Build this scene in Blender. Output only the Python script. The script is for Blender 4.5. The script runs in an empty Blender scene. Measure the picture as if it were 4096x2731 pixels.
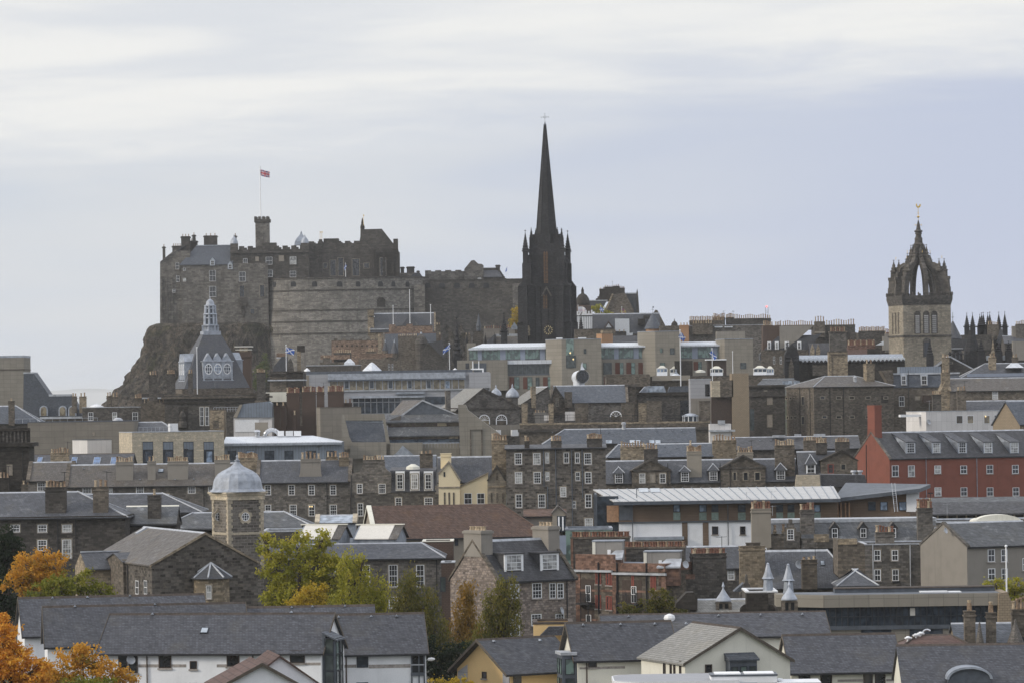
import bpy,bmesh,math,random
import numpy as np
from mathutils import Vector,Matrix,noise
R = math.radians
C = bpy.context.scene.collection
# ------------------------------------------------------------ camera,sky,sun
F,HY,CX,CZ = 17400.0,1580.0,2048.0,95.0      # focal length (photo pixels),horizon row,centre column,eye height
ROLL = R(0.8)
cam = bpy.data.cameras.new('camera'); camo = bpy.data.objects.new('camera',cam); C.objects.link(camo)
cam.sensor_width = 36.0; cam.lens = 36.0 * F / 4096.0
cam.clip_start = 5.0; cam.clip_end = 90000.0
camo.matrix_world = Matrix.Translation((0,0,CZ)) @ Matrix.Rotation(R(90),4,'X') @ Matrix.Rotation(-ROLL,4,'Z')
cam.shift_x = 0.0; cam.shift_y = (HY - 1365.5) / 4096.0
sc = bpy.context.scene; sc.camera = camo
sc.view_settings.view_transform = 'Standard'; sc.view_settings.look = 'None'
sc.cycles.volume_bounces = 4; sc.view_settings.exposure = 0.0; sc.view_settings.gamma = 1.0
SUN_EL,SUN_AZ = R(24),R(-104)                     # low autumn sun on the left,a touch towards the camera
sun = bpy.data.lights.new('sun','SUN'); suno = bpy.data.objects.new('sun',sun); C.objects.link(suno)
sun.energy = 2.0; sun.angle = R(10); sun.color = (1.0,0.9,0.76)
sd = Vector((math.sin(SUN_AZ) * math.cos(SUN_EL),math.cos(SUN_AZ) * math.cos(SUN_EL),math.sin(SUN_EL)))
suno.rotation_euler = sd.to_track_quat('Z','Y').to_euler()
def world():
 w = bpy.data.worlds.new('World'); sc.world = w; w.use_nodes = True
 nt = w.node_tree; N = nt.nodes; L = nt.links; N.clear()
 def nd(t,**k):
  n = N.new(t)
  for a,b in k.items(): setattr(n,a,b)
  return n
 def math_(op,a,b=None,c=None):
  n = nd('ShaderNodeMath',operation=op)
  for i,v in enumerate((a,b,c)):
   if v is None: continue
   if isinstance(v,(int,float)): n.inputs[i].default_value = v
   else: L.new(v,n.inputs[i])
  return n.outputs[0]
 sky = nd('ShaderNodeTexSky',sky_type='NISHITA',sun_disc=False)
 sky.sun_elevation = SUN_EL; sky.sun_rotation = SUN_AZ % (2 * math.pi)
 sky.air_density = 1.0; sky.dust_density = 2.0
 tc = nd('ShaderNodeTexCoord'); sp = nd('ShaderNodeSeparateXYZ'); L.new(tc.outputs['Generated'],sp.inputs[0])
 x,y,z = sp.outputs
 def noise_(sx,sy,sz,det,rough,dist=0.0,off=0.0):
  cb = nd('ShaderNodeCombineXYZ')
  L.new(math_('MULTIPLY_ADD',x,sx,off),cb.inputs[0]); L.new(math_('MULTIPLY',y,sy),cb.inputs[1]); L.new(math_('MULTIPLY',z,sz),cb.inputs[2])
  n = nd('ShaderNodeTexNoise'); n.inputs['Scale'].default_value = 1.0
  n.inputs['Detail'].default_value = det; n.inputs['Roughness'].default_value = rough; n.inputs['Distortion'].default_value = dist
  L.new(cb.outputs[0],n.inputs['Vector']); return n.outputs['Fac']
 def ss(v,a,b):
  n = nd('ShaderNodeMapRange',interpolation_type='SMOOTHSTEP')
  L.new(v,n.inputs['Value']); n.inputs['From Min'].default_value = a; n.inputs['From Max'].default_value = b
  return n.outputs['Result']
 def mix(f,a,b):
  n = nd('ShaderNodeMix',data_type='RGBA')
  if isinstance(f,(int,float)): n.inputs['Factor'].default_value = f
  else: L.new(f,n.inputs['Factor'])
  for v,i in ((a,6),(b,7)):
   if isinstance(v,tuple): n.inputs[i].default_value = (*v,1)
   else: L.new(v,n.inputs[i])
  return n.outputs[2]
 n1 = noise_(7,4,70,3,0.5,0.4,3.1); n2 = noise_(7,4,62,3,0.5,0.5,1.7); n3 = noise_(5,3,28,2,0.5,0.0,7.7); n4 = noise_(38,20,260,5,0.6,0.8,2.2)
 q = math_('MULTIPLY_ADD',x,-0.085,z)                                   # cloud base sinks towards the left
 q = math_('ADD',q,math_('MULTIPLY_ADD',n1,0.034,-0.017))
 q = math_('ADD',q,math_('MULTIPLY_ADD',n3,0.022,-0.011))
 q = math_('ADD',q,math_('MULTIPLY_ADD',n4,0.010,-0.005))
 bright = ss(q,0.053,0.077)
 streak = math_('MULTIPLY',ss(math_('ADD',n2,math_('MULTIPLY_ADD',n4,0.16,-0.08)),0.34,0.64),bright)
 low = mix(ss(x,-0.11,0.12),(0.595,0.65,0.745),(0.55,0.60,0.745))
 low = mix(ss(z,-0.005,0.05),low,mix(ss(x,-0.11,0.12),(0.615,0.665,0.74),(0.53,0.583,0.725)))
 low = mix(math_('MULTIPLY',ss(math_('MULTIPLY_ADD',n3,0.5,math_('MULTIPLY',n2,0.5)),0.40,0.62),ss(x,0.13,-0.08)),low,(0.69,0.715,0.75))
 hi = mix(streak,(0.72,0.745,0.785),(0.87,0.87,0.855))
 cl = mix(bright,low,hi)
 up = ss(z,0.12,0.5)                                                     # thick bright cloud overhead
 cl = mix(up,cl,(1.0,1.04,1.13))
 b1 = nd('ShaderNodeBackground'); L.new(sky.outputs[0],b1.inputs[0]); b1.inputs[1].default_value = 0.06
 b2 = nd('ShaderNodeBackground'); L.new(cl,b2.inputs[0]); b2.inputs[1].default_value = 1.06
 ms = nd('ShaderNodeMixShader'); ms.inputs[0].default_value = 0.94
 L.new(b1.outputs[0],ms.inputs[1]); L.new(b2.outputs[0],ms.inputs[2])
 o = nd('ShaderNodeOutputWorld'); L.new(ms.outputs[0],o.inputs[0])
world()
# ------------------------------------------------------------ pixel rays of the photograph -> points in the town
_c,_s = math.cos(ROLL),math.sin(ROLL)
def lev(px,py):
 dx,dy = px - CX,py - HY
 return dx * _c - dy * _s,dx * _s + dy * _c
def P(px,py,d):
 a,b = lev(px,py); return Vector((a * d / F,d,CZ - b * d / F))
_G = [(0,92.5),(60,84),(150,74),(300,66),(450,66),(520,67),(700,70),(850,72),(1000,76),(1150,85),(1350,98),(1480,100),(1640,92),(1800,70),(3000,45),(4500,-40),(9000,-160),(80000,-160)]
def ground(y,x=0.0):                                   # the old town ridge falls away on the left
 cl = lambda t: max(0.0,min(1.0,t))
 return float(np.interp(y,[g[0] for g in _G],[g[1] for g in _G])) - 36 * cl((-x - 55) / 60) * cl((y - 1000) / 250) * cl((2600 - y) / 500)
# ------------------------------------------------------------ materials
_M = {}
def nmat(name,fn):
 def get():
  if name not in _M:
   m = bpy.data.materials.new(name); m.use_nodes = True
   nt = m.node_tree; nt.nodes.clear()
   fn(nt); _M[name] = m
  return _M[name]
 return get
class G:                                               # tiny node-graph helper
 def __init__(s,nt):
  s.nt = nt; s.N = nt.nodes; s.L = nt.links
  s.tc = s.N.new('ShaderNodeTexCoord')
  s.oi = s.N.new('ShaderNodeObjectInfo')
 def m(s,op,a,b=None,c=None):
  n = s.N.new('ShaderNodeMath'); n.operation = op
  for i,v in enumerate((a,b,c)):
   if v is None: continue
   if isinstance(v,(int,float)): n.inputs[i].default_value = v
   else: s.L.new(v,n.inputs[i])
  return n.outputs[0]
 def flat(s):                                       # (x + y,z,x - y): courses run level round every wall
  sp = s.N.new('ShaderNodeSeparateXYZ'); s.L.new(s.tc.outputs['Object'],sp.inputs[0])
  cb = s.N.new('ShaderNodeCombineXYZ')
  s.L.new(s.m('ADD',sp.outputs[0],sp.outputs[1]),cb.inputs[0]); s.L.new(sp.outputs[2],cb.inputs[1])
  return cb.outputs[0]
 def noise(s,sc,det=3,rough=0.55,vec=None,sv=(1,1,1),dist=0.0):
  mp = s.N.new('ShaderNodeMapping'); s.L.new(vec or s.tc.outputs['Object'],mp.inputs['Vector'])
  mp.inputs['Scale'].default_value = [sc * q for q in sv]
  cb = s.N.new('ShaderNodeVectorMath'); cb.operation = 'ADD'       # every object its own patch of the pattern
  s.L.new(mp.outputs[0],cb.inputs[0])
  r = s.N.new('ShaderNodeCombineXYZ'); s.L.new(s.m('MULTIPLY',s.oi.outputs['Random'],91.0),r.inputs[0]); s.L.new(s.m('MULTIPLY',s.oi.outputs['Random'],37.0),r.inputs[2])
  s.L.new(r.outputs[0],cb.inputs[1])
  n = s.N.new('ShaderNodeTexNoise'); n.inputs['Scale'].default_value = 1.0
  n.inputs['Detail'].default_value = det; n.inputs['Roughness'].default_value = rough; n.inputs['Distortion'].default_value = dist
  s.L.new(cb.outputs[0],n.inputs['Vector']); return n.outputs['Fac']
 def ss(s,v,a,b,lo=0.0,hi=1.0):
  n = s.N.new('ShaderNodeMapRange'); n.interpolation_type = 'SMOOTHSTEP'
  s.L.new(v,n.inputs['Value']); n.inputs['From Min'].default_value = a; n.inputs['From Max'].default_value = b
  n.inputs['To Min'].default_value = lo; n.inputs['To Max'].default_value = hi
  return n.outputs['Result']
 def mix(s,f,a,b,mode='MIX'):
  n = s.N.new('ShaderNodeMix'); n.data_type = 'RGBA'; n.blend_type = mode
  if isinstance(f,(int,float)): n.inputs['Factor'].default_value = f
  else: s.L.new(f,n.inputs['Factor'])
  for v,i in ((a,6),(b,7)):
   if isinstance(v,tuple): n.inputs[i].default_value = (*v,1)
   else: s.L.new(v,n.inputs[i])
  return n.outputs[2]
 def brick(s,w,h,c1,c2,mo,ms=0.02,vec=None,bias=0.0):
  n = s.N.new('ShaderNodeTexBrick'); n.inputs['Scale'].default_value = 1.0
  n.inputs['Brick Width'].default_value = w; n.inputs['Row Height'].default_value = h
  n.inputs['Mortar Size'].default_value = ms; n.inputs['Mortar Smooth'].default_value = 0.3; n.inputs['Bias'].default_value = bias
  n.inputs['Color1'].default_value = (*c1,1); n.inputs['Color2'].default_value = (*c2,1); n.inputs['Mortar'].default_value = (*mo,1)
  s.L.new(vec or s.flat(),n.inputs['Vector']); return n
 def rndscale(s,col,lo,hi):                      # slight tone change from building to building
  v = s.m('MULTIPLY_ADD',s.oi.outputs['Random'],hi - lo,lo)
  cb = s.N.new('ShaderNodeCombineXYZ')
  for i in range(3): s.L.new(v,cb.inputs[i])
  return s.mix(1.0,col,cb.outputs[0],'MULTIPLY')
 def out(s,col,rough=0.9,metal=0.0,spec=0.3,bump=None,bs=0.3,bd=0.05,**k):
  b = s.N.new('ShaderNodeBsdfPrincipled')
  if isinstance(col,tuple): b.inputs['Base Color'].default_value = (*col,1)
  else: s.L.new(col,b.inputs['Base Color'])
  if isinstance(rough,(int,float)): b.inputs['Roughness'].default_value = rough
  else: s.L.new(rough,b.inputs['Roughness'])
  b.inputs['Metallic'].default_value = metal; b.inputs['Specular IOR Level'].default_value = spec
  if bump is not None:
   n = s.N.new('ShaderNodeBump'); n.inputs['Strength'].default_value = bs; n.inputs['Distance'].default_value = bd
   s.L.new(bump,n.inputs['Height']); s.L.new(n.outputs[0],b.inputs['Normal'])
  o = s.N.new('ShaderNodeOutputMaterial'); s.L.new(b.outputs[0],o.inputs[0]); return b
def mul(c,k): return tuple(q * k for q in c)
M = {}
def stone(name,c,w=0.55,h=0.28,var=0.6,soot=0.5,streak=0.25,ms=0.016,mf=0.55):
 def f(nt):
  g = G(nt); b = g.brick(w,h,mul(c,1 - var),mul(c,1 + var * 0.7),mul(c,mf),ms)
  col = b.outputs['Color']
  n = g.noise(2.3,3,0.6,sv=(1,1,2.2)); col = g.mix(g.ss(n,0.3,0.7,0,0.6),col,mul(c,0.62))
  n = g.noise(1.3,5,0.7,sv=(1,1,1.7)); col = g.mix(g.ss(n,0.5,0.68,0,0.75),col,(c[0] * 1.5,c[1] * 1.42,c[2] * 1.3))
  n = g.noise(0.22,4,0.6); col = g.mix(g.ss(n,0.42,0.68,0,soot),col,mul(c,0.36))
  n = g.noise(0.9,3,0.6,sv=(1,1,0.12)); col = g.mix(g.ss(n,0.52,0.75,0,streak),col,mul(c,0.3))
  col = g.rndscale(col,0.88,1.12)
  g.out(col,0.92,spec=0.2,bump=b.outputs['Fac'],bs=0.35,bd=-0.03)
 M[name] = nmat(name,f)
def slate(name,c,w=0.32,h=0.17,var=0.3,streak=0.3,moss=0.3,rough=0.62,light=(0.30,0.31,0.32)):
 def f(nt):
  g = G(nt); b = g.brick(w,h,mul(c,1 - var),mul(c,1 + var),mul(c,0.42),0.022)
  col = b.outputs['Color']
  n = g.noise(0.9,4,0.6); col = g.mix(g.ss(n,0.35,0.7,0,0.5),col,mul(c,0.68))
  n = g.noise(0.7,4,0.65,sv=(1,1,0.22)); col = g.mix(g.ss(n,0.56,0.78,0,streak),col,light)
  n = g.noise(0.35,4,0.6); col = g.mix(g.ss(n,0.5,0.72,0,moss),col,(c[0] * 1.15,c[1] * 1.02,c[2] * 0.72))
  n = g.noise(4.5,2,0.6); col = g.mix(g.ss(n,0.62,0.7,0,0.35),col,mul(c,1.9))
  col = g.rndscale(col,0.86,1.14)
  g.out(col,g.ss(g.noise(1.7,3),0.3,0.7,rough - 0.1,rough + 0.14),spec=0.4,bump=b.outputs['Fac'],bs=0.4,bd=-0.02)
 M[name] = nmat(name,f)
def render_(name,c,stain=0.35,streak=0.35,dark=0.45,panel=None,rough=0.9):
 def f(nt):
  g = G(nt); col = c
  if panel:
   b = g.brick(panel[0],panel[1],mul(c,0.92),mul(c,1.06),mul(c,0.62),panel[2]); b.offset = panel[3] if len(panel) > 3 else 0.0
   col = b.outputs['Color']
  n = g.noise(0.55,4,0.6); col = g.mix(g.ss(n,0.4,0.75,0,stain),col,mul(c,0.66))
  n = g.noise(1.5,4,0.65,sv=(1,1,0.07)); col = g.mix(g.ss(n,0.54,0.74,0,streak),col,mul(c,dark))
  n = g.noise(9.0,2,0.6); col = g.mix(g.ss(n,0.4,0.7,0,0.2),col,mul(c,0.8))
  col = g.rndscale(col,0.95,1.05)
  g.out(col,rough,spec=0.2,bump=g.noise(14.0,2),bs=0.12,bd=0.02)
 M[name] = nmat(name,f)
def metal(name,c,rough=0.45,metal_=0.0,seam=None,var=0.35):
 def f(nt):
  g = G(nt)
  n = g.noise(1.3,4,0.6); col = g.mix(g.ss(n,0.3,0.75),mul(c,1 + var * 0.4),mul(c,1 - var))
  n = g.noise(1.8,3,0.6,sv=(1,1,0.15)); col = g.mix(g.ss(n,0.55,0.75,0,0.4),col,mul(c,0.6))
  if seam:
   b = g.brick(seam[0],seam[1],(1,1,1),(0.93,0.93,0.93),(0.45,0.45,0.45),seam[2]); b.offset = 0.0
   col = g.mix(1.0,col,b.outputs['Color'],'MULTIPLY')
  g.out(g.rndscale(col,0.92,1.08),rough,metal_,0.5)
 M[name] = nmat(name,f)
def plain(name,c,rough=0.8,spec=0.3,var=0.25,metal_=0.0):
 def f(nt):
  g = G(nt); n = g.noise(3.0,3,0.6); col = g.mix(g.ss(n,0.3,0.7),mul(c,1 + var * 0.5),mul(c,1 - var))
  g.out(g.rndscale(col,0.88,1.12),rough,metal_,spec)
 M[name] = nmat(name,f)
stone('stone_grey',(0.158,0.146,0.132)); stone('stone_brown',(0.155,0.134,0.11)); stone('stone_tan',(0.29,0.24,0.175),soot=0.35)
stone('stone_dark',(0.105,0.096,0.087),soot=0.55); stone('stone_sooty',(0.052,0.046,0.04),soot=0.5); stone('stone_crown',(0.118,0.108,0.096),0.9,0.4,0.4,0.5,0.4); stone('stone_black',(0.037,0.037,0.040),var=0.55,soot=0.55,streak=0.3)
stone('rubble_pink',(0.25,0.21,0.185),0.42,0.24,0.7,0.3,0.15,0.03); stone('stone_tower',(0.165,0.15,0.132),0.8,0.34,0.6,0.2,0.15,0.035,1.9); stone('stone_rubble',(0.125,0.113,0.10),0.6,0.32,0.9,0.35,0.15,0.03,1.1)
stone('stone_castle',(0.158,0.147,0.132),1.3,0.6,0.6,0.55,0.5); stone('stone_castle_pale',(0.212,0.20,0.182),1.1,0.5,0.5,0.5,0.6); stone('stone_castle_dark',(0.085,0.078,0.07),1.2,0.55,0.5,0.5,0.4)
stone('stone_kirk',(0.30,0.265,0.21),0.9,0.4,0.35,0.45,0.4); stone('stone_red',(0.195,0.12,0.092),soot=0.4); stone('ashlar_tan',(0.48,0.42,0.325),1.2,0.5,0.14,0.1,0.08)
stone('stone_dressed',(0.28,0.248,0.20),0.9,0.35,0.2,0.3,0.3); stone('wall_pink_far',(0.27,0.19,0.14),soot=0.35)
slate('slate',(0.080,0.084,0.096),0.28,0.13); slate('slate_new',(0.070,0.073,0.086),0.28,0.13,0.42,0.35,0.35,light=(0.14,0.14,0.145)); slate('slate_brown',(0.115,0.103,0.092),0.28,0.13,moss=0.5); slate('slate_blue',(0.085,0.097,0.118),streak=0.25,moss=0.1)
slate('slate_dark',(0.062,0.062,0.068),streak=0.25); slate('slate_streaked',(0.10,0.105,0.112),streak=0.75); slate('slate_pale_and_lit',(0.235,0.228,0.208),0.3,0.14,0.2,0.2,0.2)  # palest slate serves pale roofs and slopes with sunlight put into the colour
slate('pantile',(0.118,0.074,0.057),0.25,0.2,0.35,0.1,0.5,0.85,(0.2,0.16,0.13)); slate('pantile_new',(0.105,0.064,0.053),0.5,0.28,0.18,0.08,0.15,0.8,(0.2,0.14,0.12))
render_('white_render',(0.78,0.79,0.81),0.35,0.4,0.68); render_('cream_render',(0.72,0.70,0.61),0.35,0.4,0.66); render_('yellow_render',(0.72,0.51,0.25),0.2,0.12,0.8)
render_('harl',(0.26,0.24,0.212),0.4,0.4,0.55); render_('harl_beige',(0.29,0.26,0.215),0.35,0.4,0.6); render_('cream_paint',(0.70,0.60,0.41),0.15,0.2,0.75); render_('red_paint',(0.21,0.078,0.056),0.45,0.45,0.6)
render_('concrete',(0.25,0.23,0.195),0.3,0.5,0.5,(1.5,0.9,0.03)); render_('concrete_grey',(0.22,0.20,0.17),0.4,0.45,0.55,(2.4,1.2,0.03)); render_('grey_cement',(0.28,0.265,0.245),0.4,0.6,0.35)
render_('brick_tan',(0.28,0.225,0.16),0.3,0.2,0.6,(0.5,0.25,0.03,0.5)); render_('brick_red',(0.145,0.066,0.05),0.3,0.2,0.6,(0.4,0.2,0.03,0.5)); render_('brick_brown',(0.10,0.07,0.056),0.4,0.4,0.5,(0.4,0.2,0.03,0.5))
render_('wood',(0.165,0.118,0.085),0.6,0.1,0.6,(5.5,0.22,0.02,0.5)); render_('orange_stone',(0.40,0.235,0.135),0.3,0.3,0.6); render_('panel_grey',(0.36,0.365,0.385),0.15,0.15,0.75,(3.2,0.8,0.03))
render_('white_wall',(0.62,0.60,0.585),0.2,0.2,0.75,(1.0,9.0,0.02))
metal('lead',(0.27,0.30,0.345),0.5); metal('lead_light',(0.34,0.37,0.42),0.5); metal('flash',(0.40,0.42,0.45),0.5); metal('roof_metal',(0.54,0.535,0.52),0.42,0.0,(1.05,90.0,0.05),0.12); metal('roof_white',(0.62,0.65,0.69),0.45,0.0,(1.2,90,0.03),0.1)
metal('zinc',(0.165,0.195,0.235),0.5,0.0,(0.55,90.0,0.03),0.15); metal('metal_dark',(0.075,0.088,0.108),0.5); metal('steel',(0.62,0.63,0.65),0.25,0.9,None,0.1); metal('panel_blue',(0.25,0.285,0.36),0.5,0.0,None,0.1)
plain('iron',(0.02,0.021,0.024),0.6); plain('white_paint',(0.78,0.79,0.80),0.5,0.4,0.06); plain('brown_frame',(0.055,0.038,0.030),0.6); plain('dark_frame',(0.030,0.036,0.046),0.5); plain('red_frame',(0.20,0.055,0.04),0.6)
plain('pot',(0.30,0.215,0.145),0.9,0.2,0.4); plain('pot_red',(0.20,0.105,0.075),0.9,0.2,0.4); plain('pot_pale',(0.46,0.37,0.26),0.9,0.2,0.4); plain('gold',(0.75,0.52,0.16),0.35,0.5,0.1,0.8); plain('clock_gold',(0.48,0.39,0.21),0.6,0.4,0.1)
plain('barge',(0.105,0.088,0.07),0.8); plain('louvre',(0.14,0.083,0.048),0.8,0.2,0.35); plain('louvre_grey',(0.27,0.265,0.26),0.8,0.2,0.2); plain('blind',(0.72,0.69,0.63),0.7,0.3,0.06); plain('blank_stone',(0.30,0.265,0.225),0.9,0.2,0.2)
plain('flag_white',(0.80,0.80,0.82),0.8,0.2,0.03); plain('flag_blue',(0.04,0.12,0.42),0.8,0.2,0.05); plain('flag_navy',(0.035,0.045,0.16),0.8,0.2,0.05); plain('flag_red',(0.5,0.035,0.05),0.8,0.2,0.05); plain('flag_yellow',(0.42,0.33,0.12),0.8); plain('flag_pink',(0.72,0.42,0.52),0.8); plain('flag_purple',(0.25,0.12,0.16),0.8)
plain('bark',(0.07,0.055,0.042),0.95,0.2,0.4); plain('copper_green',(0.19,0.25,0.22),0.6); plain('copper_band',(0.42,0.25,0.15),0.7); plain('moss_ridge',(0.085,0.07,0.06),0.9,0.2,0.3); plain('band',(0.34,0.31,0.285),0.9,0.2,0.3)
def glass(name,c,tint=(0.5,0.5,0.48),prob=0.6,rough=0.08,spec=0.6):
 def f(nt):                                         # dark room behind the pane,here and there a drawn blind
  g = G(nt); n = g.noise(1.2,2,0.5)
  col = g.mix(g.ss(n,0.3,0.7),mul(c,1.5),mul(c,0.6))
  bl = g.m('GREATER_THAN',g.oi.outputs['Random'],prob)
  pn = g.ss(g.noise(0.9,1,0.5),0.45,0.55)
  col = g.mix(g.m('MULTIPLY',bl,g.m('MULTIPLY_ADD',pn,0.5,0.3)),col,tint)
  g.out(col,rough,spec=spec)
 M[name] = nmat(name,f)
glass('glass',(0.040,0.042,0.045),prob=0.8); glass('glass_blue',(0.04,0.052,0.068),(0.35,0.45,0.6),0.7); glass('glass_green',(0.05,0.062,0.06),(0.22,0.32,0.28),0.55); glass('glass_dark',(0.018,0.02,0.024),prob=2.0)
glass('glass_warm',(0.075,0.062,0.045),(0.34,0.29,0.20),0.6); glass('skylight',(0.25,0.29,0.34),(0.5,0.55,0.6),0.6); glass('skylight_blue',(0.06,0.12,0.24),(0.4,0.5,0.62),0.7)
def lampm(nt):
 g = G(nt); e = g.N.new('ShaderNodeEmission'); e.inputs[0].default_value = (1.0,0.75,0.35,1); e.inputs[1].default_value = 1.6
 o = g.N.new('ShaderNodeOutputMaterial'); g.L.new(e.outputs[0],o.inputs[0])
M['lamp'] = nmat('lamp',lampm)
def redlamp(nt):
 g = G(nt); e = g.N.new('ShaderNodeEmission'); e.inputs[0].default_value = (1.0,0.08,0.05,1); e.inputs[1].default_value = 6
 o = g.N.new('ShaderNodeOutputMaterial'); g.L.new(e.outputs[0],o.inputs[0])
M['red_lamp'] = nmat('red_lamp',redlamp)
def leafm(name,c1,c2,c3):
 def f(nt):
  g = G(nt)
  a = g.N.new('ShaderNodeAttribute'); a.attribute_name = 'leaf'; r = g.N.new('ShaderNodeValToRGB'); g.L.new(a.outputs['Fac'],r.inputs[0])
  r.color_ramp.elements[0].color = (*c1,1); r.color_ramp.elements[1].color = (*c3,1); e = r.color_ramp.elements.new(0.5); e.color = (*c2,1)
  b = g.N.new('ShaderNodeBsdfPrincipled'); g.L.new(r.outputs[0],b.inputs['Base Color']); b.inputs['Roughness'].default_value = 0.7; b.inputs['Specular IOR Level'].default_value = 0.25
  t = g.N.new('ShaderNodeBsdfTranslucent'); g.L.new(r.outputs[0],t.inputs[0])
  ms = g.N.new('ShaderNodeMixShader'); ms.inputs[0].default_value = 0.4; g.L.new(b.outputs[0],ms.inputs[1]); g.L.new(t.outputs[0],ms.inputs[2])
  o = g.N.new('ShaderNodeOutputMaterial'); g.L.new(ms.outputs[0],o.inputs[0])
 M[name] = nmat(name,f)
leafm('leaf_orange',(0.36,0.14,0.022),(0.66,0.30,0.035),(0.78,0.48,0.07)); leafm('leaf_green',(0.045,0.075,0.018),(0.085,0.115,0.022),(0.15,0.15,0.03)); leafm('leaf_olive',(0.17,0.18,0.022),(0.32,0.31,0.035),(0.48,0.40,0.05))
leafm('leaf_yellow',(0.22,0.18,0.02),(0.42,0.31,0.03),(0.56,0.38,0.04)); leafm('leaf_dark',(0.010,0.020,0.010),(0.018,0.032,0.015),(0.032,0.045,0.018)); leafm('leaf_rust',(0.13,0.095,0.02),(0.24,0.15,0.03),(0.34,0.19,0.03)); leafm('leaf_birch',(0.065,0.075,0.02),(0.135,0.13,0.028),(0.26,0.21,0.035))
leafm('leaf_mixed',(0.17,0.16,0.024),(0.54,0.275,0.035),(0.72,0.40,0.05)); leafm('leaf_lime',(0.09,0.12,0.018),(0.18,0.19,0.024),(0.30,0.27,0.03))
# ------------------------------------------------------------ mesh building
class MB:
 def __init__(s): s.v = []; s.f = []; s.mi = []
 def add(s,vs,fs,mi=0):
  o = len(s.v); s.v += [tuple(v) for v in vs]
  for f in fs: s.f.append([o + i for i in f]); s.mi.append(mi)
  return s
 def box(s,x0,x1,y0,y1,z0,z1,mi=0):
  return s.add([(x0,y0,z0),(x1,y0,z0),(x1,y1,z0),(x0,y1,z0),(x0,y0,z1),(x1,y0,z1),(x1,y1,z1),(x0,y1,z1)],
      [(0,3,2,1),(4,5,6,7),(0,1,5,4),(1,2,6,5),(2,3,7,6),(3,0,4,7)],mi)
 def prism(s,poly,ax,c0,c1,mi=0):
  n = len(poly)
  pt = {'x': lambda a,b,c: (c,a,b),'y': lambda a,b,c: (a,c,b),'z': lambda a,b,c: (a,b,c)}[ax]
  vs = [pt(a,b,c0) for a,b in poly] + [pt(a,b,c1) for a,b in poly]
  return s.add(vs,[tuple(range(n)),tuple(range(2 * n - 1,n - 1,-1))] + [(i,(i + 1) % n,n + (i + 1) % n,n + i) for i in range(n)],mi)
 def slab(s,poly,t,mi=0):
  n = len(poly); vs = list(poly) + [(p[0],p[1],p[2] - t) for p in poly]
  return s.add(vs,[tuple(range(n)),tuple(range(2 * n - 1,n - 1,-1))] + [(i,(i + 1) % n,n + (i + 1) % n,n + i) for i in range(n)],mi)
 def lathe(s,cx,cy,prof,n=12,mi=0,wave=0.0,nw=8,rot=0.0):
  vs = []
  for r,z in prof:
   for i in range(n):
    a = 2 * math.pi * i / n + rot; q = r * (1 + wave * math.cos(nw * a)); vs.append((cx + q * math.cos(a),cy + q * math.sin(a),z))
  fs = []
  for k in range(len(prof) - 1):
   for i in range(n): j = (i + 1) % n; fs.append((k * n + i,k * n + j,(k + 1) * n + j,(k + 1) * n + i))
  fs.append(tuple(range(n - 1,-1,-1))); fs.append(tuple((len(prof) - 1) * n + i for i in range(n)))
  return s.add(vs,fs,mi)
 def tube(s,p,q,r,n=6,r1=None,mi=0):
  p,q = Vector(p),Vector(q); d = (q - p).normalized(); a = d.orthogonal().normalized(); b = d.cross(a); r1 = r if r1 is None else r1
  vs = [p + (a * math.cos(t) + b * math.sin(t)) * r for t in [2 * math.pi * i / n for i in range(n)]] + [q + (a * math.cos(t) + b * math.sin(t)) * r1 for t in [2 * math.pi * i / n for i in range(n)]]
  return s.add(vs,[(i,(i + 1) % n,n + (i + 1) % n,n + i) for i in range(n)] + [tuple(range(n - 1,-1,-1)),tuple(range(n,2 * n))],mi)
 def mesh(s,name,mats,smooth=False):
  me = bpy.data.meshes.new(name); me.from_pydata(s.v,[],s.f); me.validate()
  for m in ([mats] if isinstance(mats,str) else mats): me.materials.append(M[m]())
  for p,i in zip(me.polygons,s.mi): p.material_index = i
  bm = bmesh.new(); bm.from_mesh(me); bmesh.ops.recalc_face_normals(bm,faces=bm.faces); bm.to_mesh(me); bm.free()
  if smooth: me.shade_smooth()
  return me
 def build(s,name,mats,parent=None,loc=(0,0,0),smooth=False,rz=0.0):
  return inst(name,s.mesh(name,mats,smooth),parent,loc,rz)
def inst(name,me,parent=None,loc=(0,0,0),rz=0.0):
 o = bpy.data.objects.new(name,me); C.objects.link(o); o.parent = parent; o.location = loc
 if rz: o.rotation_euler = (0,0,rz)
 return o
def tag(o,label,cat,group=None):
 o['label'] = label; o['category'] = cat
 if group: o['group'] = group
 return o
def struct(o,kind='structure'): o['kind'] = kind; return o
def empty(name,label,cat,loc,rz=0.0,group=None):
 o = bpy.data.objects.new(name,None); C.objects.link(o); o.location = loc; o.rotation_euler = (0,0,rz); o.empty_display_size = 0.5
 return tag(o,label,cat,group)
_cache = {}
GLS = {'w': 'glass','n': 'glass'}
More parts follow.
